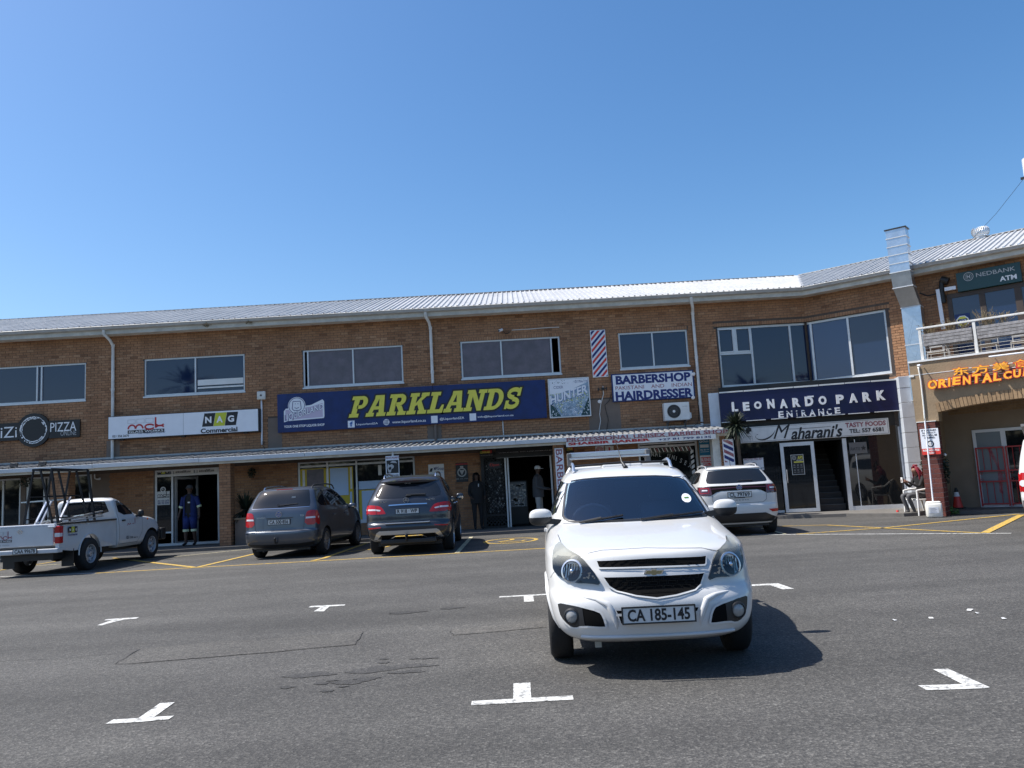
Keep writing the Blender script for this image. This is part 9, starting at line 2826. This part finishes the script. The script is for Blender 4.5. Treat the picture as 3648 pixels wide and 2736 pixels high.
for s_,nm in((-1,'l'),(1,'r')):
 P,rr7=sleeve_tube(J,'sh'+nm,'el'+nm,.078,.070,1.08);jk.tube(P,.07,10,rr=rr7,cap=False)
jk.build('open_jacket','cloth_blue',p1_)
for s_,nm in((-1,'l'),(1,'r')):
 A=Vector(J['sh'+nm][:3]);B=Vector(J['el'+nm][:3]);mb=MB();mb.tube([tuple(A.lerp(B,.92)),tuple(A.lerp(B,1.12))],.075,10);mb.build('reflective_cuff','reflective',p1_)
 A=Vector(J['kn'+nm][:3]);mb=MB();mb.tube([(A.x,A.y,A.z-.07),(A.x,A.y,A.z-.0)],.092,12);mb.build('reflective_hem','reflective',p1_)
 A2_=Vector(J['hp'+nm][:3]);mb=MB();mb.smooth=True;mb.tube([(A2_.x,A2_.y,A2_.z),(A.x,A.y,A.z-.0)],.12,12,rr=[.125,.088]);mb.build('trouser_leg','cloth_blue',p1_)
mb=MB();mb.smooth=True;mb.lathe([(.098,0),(.10,.03),(.085,.075),(.05,.10),(.001,.108)],16,Matrix.Translation((0,-.012,1.71*k)));mb.bbox(-.06,.06,-.17,-.09,1.71*k,1.71*k+.012,.005);mb.build('cap','cloth_grey',p1_)
mb=MB();mb.box(.03,.10,-.178,-.172,1.27*k,1.31*k);mb.build('badge','cloth_white',p1_)
# dark figure by the lattice gate
gp_=MAIN.px(D1(440,1200),.5)
J,E_,k=standing(1.74,1.05,arms=((.03,-.03,.16),(-.03,-.03,.16)),legs=((.02,0),(-.0,.05)))
p2_=person((gp_[0],25.0,FL),rad(12),'person in black hooded jacket and trousers standing against the brick beside the lattice gate',J,E_,['skin_dark','cloth_black','cloth_black','cloth_black'],(0,-.015,1.70*k),.10,(0,-1,0),'skin_dark')
mb=MB();mb.smooth=True;vs,fs=shell([(0,.02,1.50*k,.12,.11),(0,.01,1.62*k,.118,.13),(0,.0,1.72*k,.118,.135),(0,-.005,1.80*k,.08,.09),(0,-.005,1.825*k,.01,.01)],-math.pi*.72,math.pi*.72);mb.add(vs,fs);mb.build('hood','cloth_black',p2_)
mb=MB();mb.smooth=True;vs,fs=shell([(0,0,z*k,rx,ry)for z,rx,ry in((.84,.21,.17),(1.0,.215,.17),(1.2,.21,.17),(1.4,.21,.16),(1.52,.12,.1))],-math.pi,math.pi,20);mb.add(vs,fs);mb.build('jacket','cloth_black',p2_)
mb=MB();mb.box(.02,.05,-.182,-.175,1.36*k,1.46*k);mb.build('phone','text_grey',p2_)
# man with white cap in the liquor shop doorway, seen from the side, facing right
gp_=MAIN.px(D1(1400,1000),.1)
J,E_,k=standing(1.86,1.1,arms=((.0,-.04,.22),(.0,-.04,.22)),legs=((0,.02),(0,-.04)))
p3_=person((gp_[0],25.42,FL),rad(78),'person in white cap, dark jacket and pale trousers standing in the liquor shop doorway',J,E_,['skin_dark','cloth_grey','cloth_light','cloth_black'],(0,-.015,1.70*k),.10,(0,-1,0),'skin_dark')
mb=MB();mb.smooth=True;mb.lathe([(.100,0),(.104,.04),(.09,.085),(.05,.112),(.001,.118)],16,Matrix.Translation((0,-.012,1.71*k)));mb.build('cap','cloth_white',p3_)
mb=MB();mb.bbox(-.065,.065,-.20,-.09,1.715*k,1.725*k,.004);mb.build('cap_peak','cloth_white',p3_)
mb=MB();mb.smooth=True;vs,fs=shell([(0,0,z*k,rx,ry)for z,rx,ry in((.86,.205,.175),(1.0,.215,.18),(1.2,.215,.18),(1.4,.215,.165),(1.52,.12,.1))],-math.pi,math.pi,20);mb.add(vs,fs);mb.build('jacket','cloth_grey',p3_)
# seated woman on the white plastic chair, facing left
cg=ground(D6(915,1318),0.0)
print('chair at',cg)
ch_loc=Vector((cg.x+.27,cg.y+.12,0))
ch=thing('plastic_chair','white plastic garden armchair beside the red brick pier','chair',ch_loc,rad(-80))
# chair: front faces -y (turned to face left)
def ctube(pts,r,nm,m='plastic_chair',rr=None,par=ch):
 mb=MB();mb.smooth=True;mb.tube(pts,r,8,rr=rr);return mb.build(nm,m,par,auto=60)
for sx in(-1,1):
 ctube([(sx*.29,-.27,0),(sx*.27,-.24,.42),(sx*.27,-.24,.66)],.024,'front_leg',rr=[.020,.028,.026])
 ctube([(sx*.28,.33,0),(sx*.25,.24,.42)],.024,'rear_leg',rr=[.020,.028])
 ctube([(sx*.27,-.25,.66),(sx*.29,-.10,.68),(sx*.27,.14,.70),(sx*.22,.30,.84)],.026,'arm')
mb=MB();mb.bbox(-.25,.25,-.25,.24,.40,.435,.015);mb.build('seat','plastic_chair',ch)
for i in range(5):
 x=-.18+i*.09;mb=MB();mb.bar((x,.22,.43),(x*1.05,.335,.86),.055,.014,up=(0,1,0));mb.build('back_slat','plastic_chair',ch)
ctube([(-.24,.33,.84),(-.12,.355,.89),(.12,.355,.89),(.24,.33,.84)],.026,'back_rail')
J={'pelvis':(0,.10,.54,(.16,.14)),'belly':(0,.12,.68,(.15,.13)),'chest':(0,.10,.88,(.155,.125)),'neck0':(0,.05,1.03,.07),'neck':(0,.01,1.08,.05),'head0':(0,-.03,1.14,.072),'head':(0,-.045,1.21,.086),'crown':(0,-.03,1.255,.066)}
E_=[('pelvis','belly',1),('belly','chest',1),('chest','neck0',1),('neck0','neck',0),('neck','head0',0),('head0','head',0),('head','crown',0)]
for s_,nm in((-1,'l'),(1,'r')):
 sh=Vector((s_*.17,.06,.98));el=Vector((s_*.20,-.10,.76));wr=Vector((s_*.07,-.33,.90))
 J['sh'+nm]=(*sh,.058);J['el'+nm]=(*el,.045);J['wr'+nm]=(*wr,.029)
 E_+=[('neck0','sh'+nm,1),('sh'+nm,'el'+nm,1),('el'+nm,'wr'+nm,1)]
 hand(J,E_,wr,'wr'+nm,'h'+nm,0,(-s_*.3,-1,.5),(0,.3,.8),(-s_,0,0))
 hp=Vector((s_*.10,.06,.52));kn=Vector((s_*.12,-.42,.55));an=Vector((s_*.07,-.22 if s_>0 else -.30,.10));to=an+Vector((s_*.02,-.15,-.05))
 J['hp'+nm]=(*hp,.095);J['kn'+nm]=(*kn,.068);J['an'+nm]=(*an,.045);J['to'+nm]=(*to,(.042,.035))
 E_+=[('pelvis','hp'+nm,2),('hp'+nm,'kn'+nm,2),('kn'+nm,'an'+nm,2),('an'+nm,'to'+nm,3)]
p4_=person(ch_loc,rad(-80),'person with long red braids seated in the plastic armchair looking at a phone',J,E_,['skin_brown','cloth_black','cloth_grey','cloth_black'],(0,-.045,1.20),.098,(0,-1,-.25),'skin_brown')
mb=MB();mb.smooth=True
random.seed(8)
for i in range(46):
 a=random.uniform(-math.pi*.62,math.pi*.62);st=Vector((.092*math.sin(a),-.03+.092*math.cos(a),1.24+random.uniform(-.02,.05)))
 e=st+Vector((.05*math.sin(a),.06+.05*math.cos(a),-random.uniform(.16,.36)))
 mb.tube([(0+st.x*.4,-.03+(st.y+.03)*.4,1.305),tuple(st),tuple(st.lerp(e,.5)+Vector((.02*math.sin(a),.02,0))),tuple(e)],.011,5,rr=[.012,.013,.012,.007])
mb.build('braids','hair_red',p4_,auto=60)
mb=MB();mb.smooth=True
for i in range(10):
 a=2*math.pi*i/10;mb.lathe([(.001,-.03),(.03,0),(.001,.03)],8,Matrix.Translation((.04*math.cos(a),-.01+.04*math.sin(a),1.32+.01*(i%2))))
mb.build('hair_bun','hair_red',p4_)
mb=MB();mb.bbox(-.075,.075,-.115,-.108,1.14,1.17,.002);
ph=thing('mobile_phone','white mobile phone held up by the seated person with red braids','phone',tuple(Matrix.Translation(ch_loc)@Matrix.Rotation(rad(-80),4,'Z')@Vector((0,-.455,.96))),rad(-80))
mb=MB();mb.bbox(-.04,.04,-.006,.006,-.07,.07,.005);mb.build('phone_body','cloth_white',ph)
mb=MB();mb.box(-.034,.034,.0062,.0075,-.06,.06);mb.build('screen','glass_dark',ph)
for s_ in(-1,1):
 mb=MB();mb.bbox(s_*.09-.045,s_*.09+.045,-.42 if s_<0 else -.34,-.20 if s_<0 else -.12,.005,.06,.015);mb.build('shoe','cloth_white',p4_)
 # ========================== SMALL THINGS BY THE PIER
jc=ground(D6(1140,1322),0.0)
jc=ground((3330,1838))*.972;jc=Vector((jc.x,jc.y-.13,0))
t=thing('jerrycan','stained white plastic jerrycan at the foot of the red brick pier','jerrycan',(jc.x,jc.y+.13,0),rad(-20))
mb=MB();mb.bbox(-.185,.185,-.13,.13,.0,.37,.045);mb.build('can_body','plastic_can',t,auto=50)
mb=MB();mb.bbox(-.165,.165,-.11,.11,.34,.41,.03);mb.build('shoulder','plastic_can',t,auto=50)
mb=MB();mb.box(-.13,.09,-.134,-.129,.12,.27);mb.build('label_sheet','sign_white',t)
mb=MB()
for i in range(4):mb.box(-.10,.05-.03*(i%2),-.136,-.134,.145+i*.03,.155+i*.03)
mb.build('label_print','text_grey',t)
jp=Vector((jc.x-.0,jc.y+.13,.38))
top_pt=BLK.px(D6(1040,300),.09);tp_=BLK.loc(top_pt[0],top_pt[1],.09)
t=thing('drain_hose','thin white drain pipe leading down the pier into the jerrycan','pipe',jp)
mb=MB();mb.smooth=True;mb.tube([(0,0,0),tuple(((tp_-jp)*.5)),tuple(tp_-jp)],.020,8);mb.build('pipe_run','sign_white',t,auto=60)
sc=ground(D6(757,1315),0.0)
t=thing('drink_can','small red drink can on the ground left of the plastic chair','can',(sc.x,sc.y+.03,0))
mb=MB();mb.smooth=True;mb.lathe([(.024,0),(.033,.012),(.033,.125),(.026,.142)],14);mb.build('can_body','red_bright',t,auto=40)
mb=MB();mb.lathe([(.026,.142),(.027,.146),(.023,.144)],14);mb.build('can_rim','alu_bright',t)
cn=BLK.px(E2(375,1180),-1.9)
t=fthing(BLK,cn[0],FL,-1.9,'traffic_cone','orange traffic cone with white band and dark tip in the shaded arcade','cone')
mb=MB();mb.bbox(-.16,.16,-.16,.16,0,.03,.01);mb.build('cone_base','black_iron',t)
mb=MB();mb.smooth=True;mb.lathe([(.13,.03),(.075,.33)],18);mb.build('cone_body','red_bright',t,auto=50)
mb=MB();mb.smooth=True;mb.lathe([(.0765,.33),(.055,.45)],18);mb.build('cone_band','sign_white',t,auto=50)
mb=MB();mb.smooth=True;mb.lathe([(.056,.45),(.03,.56),(.028,.57)],18);mb.build('cone_tip','black_iron',t,auto=50)
def leafy(name,label,loc,n,spread,h,m,size=.05,cat='plant',droop=0.0,group=None):
 t=thing(name,label,cat,loc,0,group)
 mb=MB()
 for i in range(n):
  d=Vector((random.gauss(0,1),random.gauss(0,1),random.gauss(0,1))).normalized()*random.uniform(.2,1)**.5
  c=Vector((d.x*spread,d.y*spread,h/2+d.z*h/2));a=Vector((random.gauss(0,1),random.gauss(0,1),random.gauss(-droop,1))).normalized()*size;b=a.cross(Vector((random.gauss(0,1),random.gauss(0,1),random.gauss(0,1)))).normalized()*size*.35
  mb.add([c,c+a*.5+b,c+a,c+a*.5-b],[(0,1,2,3)])
 mb.build('leaves',m,t)
 return t
wd_=ground(E2(330,1275),0.0)
leafy('weed','small green weed sprouting at the foot of the red brick pier',(wd_.x,wd_.y+.02,.0),90,.16,.18,'leaf_green',.06)
hp_=BLK.px(E2(320,900),-.42)
t=leafy('hanging_plant','dark trailing plant with a pale flower on the shaded side of the pier',BLK.loc(pw1+.06,hp_[1],-.30),160,.07,.75,'leaf_dark',.07,droop=1.0)
mb=MB();mb.smooth=True;mb.lathe([(.001,-.04),(.045,0),(.001,.05)],10,Matrix.Translation((0,-.03,.74)));mb.build('flower','sign_cream',t)
fp_=BLK.px(D6(975,800),-.2)
leafy('hanging_plant','leafy plant with red flowers behind the head of the seated person',BLK.loc(pw0-.02,fp_[1]-.12,-.25),90,.09,.35,'leaf_dark',.05)
# spiky plants: rosettes of long blades on a stem
def rosette(name,label,loc,r,n,stem_h,m='leaf_dark',cat='palm plant',pot=None,stem_r=.05):
 t=thing(name,label,cat,loc)
 if stem_h>0:
  mb=MB();mb.smooth=True;mb.tube([(0,0,0),(.03,0,stem_h*.5),(.0,0,stem_h)],stem_r,8);mb.build('trunk','bark',t,auto=60)
 mb=MB()
 for i in range(n):
  az=random.uniform(0,2*math.pi);el=random.uniform(-.75,1.4);L=r*random.uniform(.75,1.1);wd=.05*r/.5*random.uniform(.7,1.1)
  dv=Vector((math.cos(az)*math.cos(el),math.sin(az)*math.cos(el),math.sin(el)));sv=dv.cross(Vector((0,0,1))).normalized()*wd/2
  P=[]
  for k in range(6):
   q=k/5;c=Vector((0,0,stem_h))+dv*L*q-Vector((0,0,1))*L*.22*q*q;ww=sv*(1-q)**.6*(1 if q>.1 else .6);P+=[c-ww,c+ww]
  mb.add(P,[(2*k,2*k+1,2*k+3,2*k+2)for k in range(5)])
 mb.build('leaves',m,t)
 if pot:
  mb=MB();mb.smooth=True;mb.lathe([(pot*.7,0),(pot,pot*1.4),(pot*.9,pot*1.4),(pot*.85,pot*1.2),(.001,pot*1.2)],20);mb.build('pot','plaster_brown',t,auto=50)
 return t
dp=CAN.px(D5(560,190),.1)
rosette('spiky_palm','tall spiky-leaved palm with a bare trunk in front of the entrance sign',CAN.loc(dp[0]+.02,FL,.1),.60,260,dp[1]-FL-.05,pot=.24)
sp0=CAN.px(A4(1600,1180),-.45)
rosette('spiky_shrub','dark spiky shrub in the planter right of the glazed entrance pillar',CAN.loc(sp0[0],.85,-.75),.75,130,.25)
px0=CAN.px(A4(1492,1400),-.3)[0];px1=CAN.px(A4(1700,1400),-.3)[0]+.5
t=thing('planter','brown plastered planter box with pale top edge beside the grey people carrier','planter',CAN.loc((px0+px1)/2,FL,-.3))
hw=(px1-px0)/2
mb=MB();mb.box(-hw,hw,0,.9,0,.74);mb.build('planter_wall','plaster_brown',t)
mb=MB();mb.bbox(-hw-.03,hw+.03,-.03,.93,.74,.79,.006);mb.build('planter_coping','plaster_tan',t)
# hanging dark plants on the walls
for i,(k_,x,y,o_,lb)in enumerate(((A4,1755,590,.05,'small dark wall plant on the shaded brick right of the glazed entrance'),(E4,500,430,.9,'dark leafy basket hanging from the canopy above the white work pickup'))):
 a,z=MAIN.px(k_(x,y),o_);leafy('hanging_plant',lb,MAIN.loc(a,z-.15,o_),120,.12 if i==0 else .22,.3,'leaf_dark',.07,group='hanging plants under the canopy')
 # tufts growing in the main gutter
for i,(x,y)in enumerate(((430,185),(915,158))):
 a,z=MAIN.px(A3(x,y),GO+.05)
 leafy('gutter_weed',['dry tuft of grass in the gutter above the second window, the left one','dry tuft of grass in the gutter, the right one of two'][i],MAIN.loc(a,z-.04,GO+.05),60,.12,.10,'leaf_dry',.05,group='grass tufts in the gutter')
 # small pipe stub on the shaded wall
t=fthing(MAIN,*MAIN.px(E4(1940,370),-.06),-.06,'vent_elbow','small white elbow pipe on the shaded wall above the white work pickup','pipe')
mb=MB();mb.smooth=True;mb.tube([(-.12,0,.25),(-.12,0,.03),(-.05,0,0),(.03,-.02,.0)],.022,8);mb.tube([(.02,-.02,0),(.07,-.03,.01)],.035,8);mb.build('elbow_pipe','sign_white',t,auto=60)
# litter
for i,(x,y)in enumerate(((1213,749),(1487,734),(1775,674),(1822,697),(2020,737))):
 v=ground((2600+x/2.0735,1850+y/2.0735));t=thing('paper_scrap',['white paper scrap, leftmost of the five on the right asphalt','white paper scrap, second from the left on the right asphalt','longest white paper scrap on the right asphalt','white paper scrap just below the longest one','white paper scrap, rightmost on the asphalt'][i],'litter',(v.x,v.y,0),random.uniform(0,3),'paper scraps on the asphalt')
 mb=MB();l_=.04 if i==2 else .020;mb.add([(-l_,-.02,.006),(l_,-.018,.012),(l_*.9,.02,.005),(0,.022,.016),(-l_*.9,.02,.006)],[(0,1,3,4),(1,2,3)]);mb.build('scrap','sign_cream',t)
 # ========================== ACROSS THE CAR PARK (seen only in reflections)
random.seed(31)
def palm(loc,h,r,label):
 t=thing('palm_tree',label,'tree',loc)
 mb=MB();mb.smooth=True;mb.tube([(0,0,0),(.15,0,h*.5),(0,0,h)],.22,10,rr=[.30,.22,.2]);mb.build('trunk','bark',t,auto=60)
 mb=MB()
 for i in range(46):
  az=random.uniform(0,2*math.pi);el=random.uniform(-.7,1.3);L=r*random.uniform(.8,1.05)
  dv=Vector((math.cos(az)*math.cos(el),math.sin(az)*math.cos(el),math.sin(el)));sv=dv.cross(Vector((0,0,1))).normalized()
  for k in range(14):
   q=.25+.75*k/14;c=Vector((0,0,h))+dv*L*q-Vector((0,0,1))*L*.3*q*q
   for s_ in(-1,1):
    e=c+sv*s_*L*.22*(1.1-q)+dv*L*.12-Vector((0,0,.1));mb.add([c-dv*.04,c+dv*.04,e],[(0,1,2)])
 mb.build('crown','leaf_dark',t)
palm((-25.5,-11,0),10.4,2.6,'tall fan palm across the car park, mirrored in the second upper window')
palm((20,-16,0),8.2,2.4,'fan palm across the car park behind the camera on the right')
def tree(loc,h,r,label):
 t=thing('leafy_tree',label,'tree',loc,0,'trees across the car park')
 mb=MB();mb.tube([(0,0,0),(.1,.05,h*.5),(0,0,h*.75)],.16,8,rr=[.2,.15,.08]);mb.build('trunk','bark',t)
 mb=MB()
 for i in range(900):
  d=Vector((random.gauss(0,1),random.gauss(0,1),random.gauss(0,.7)));d=d.normalized()*random.uniform(.4,1)*r;c=Vector((0,0,h*.68))+d
  a=Vector((random.gauss(0,1),random.gauss(0,1),random.gauss(0,1))).normalized()*.35;b=a.cross(Vector((0,.3,1))).normalized()*.18;mb.add([c,c+a*.5+b,c+a,c+a*.5-b],[(0,1,2,3)])
 mb.build('crown','leaf_dark',t)
for i,(x,y,h,r)in enumerate(((-34,-20,5.5,3),(-14,-22,5,2.8),(-4,-20,4.2,2.4),(8,-21,4.6,2.6),(30,-22,5.5,3.2))):
 tree((x,y,0),h,r,['broad dark tree across the car park, far left of the row','round dark tree across the car park, second of the row','smallest dark tree across the car park','dark tree across the car park, fourth of the row','broad dark tree across the car park, far right of the row'][i])
t=thing('hedge','long dark hedge added out of view to darken the shop window reflections','hedge',(0,-30,0),kind='stuff')  # unseen, added so the shop windows reflect something dark
mb=MB();mb.box(-80,80,-1,1,0,3.6)
for i in range(7000):
 c=Vector((random.uniform(-80,80),random.uniform(.9,1.8),random.uniform(.2,5.2)*random.uniform(.7,1)));a=Vector((random.gauss(0,1),random.gauss(0,1),random.gauss(0,1))).normalized()*.8;b=a.cross(Vector((0,.3,1))).normalized()*.4;mb.add([c,c+a*.5+b,c+a,c+a*.5-b],[(0,1,2,3)])
mb.build('foliage','leaf_dark',t,kind='stuff')
t=thing('palisade_fence','white palisade fence with capped pillars across the car park behind the camera','fence',(0,-15,0))
for i in range(13):
 x=-48+i*8;mb=MB();mb.box(x-.25,x+.25,-.25,.25,0,1.7);mb.lathe([(.38,1.7),(.001,2.0)],4,Matrix.Translation((x,0,0))@Matrix.Rotation(rad(45),4,'Z'));mb.build('pillar','plaster_brown',t)
mb=MB()
for i in range(480):
 x=-48+i*.2
 mb.box(x-.03,x+.03,-.01,.01,.1,1.6)
mb.box(-48,48,.012,.03,.4,.45);mb.box(-48,48,.012,.03,1.2,1.25);mb.build('pales','sign_cream',t,kind='stuff')
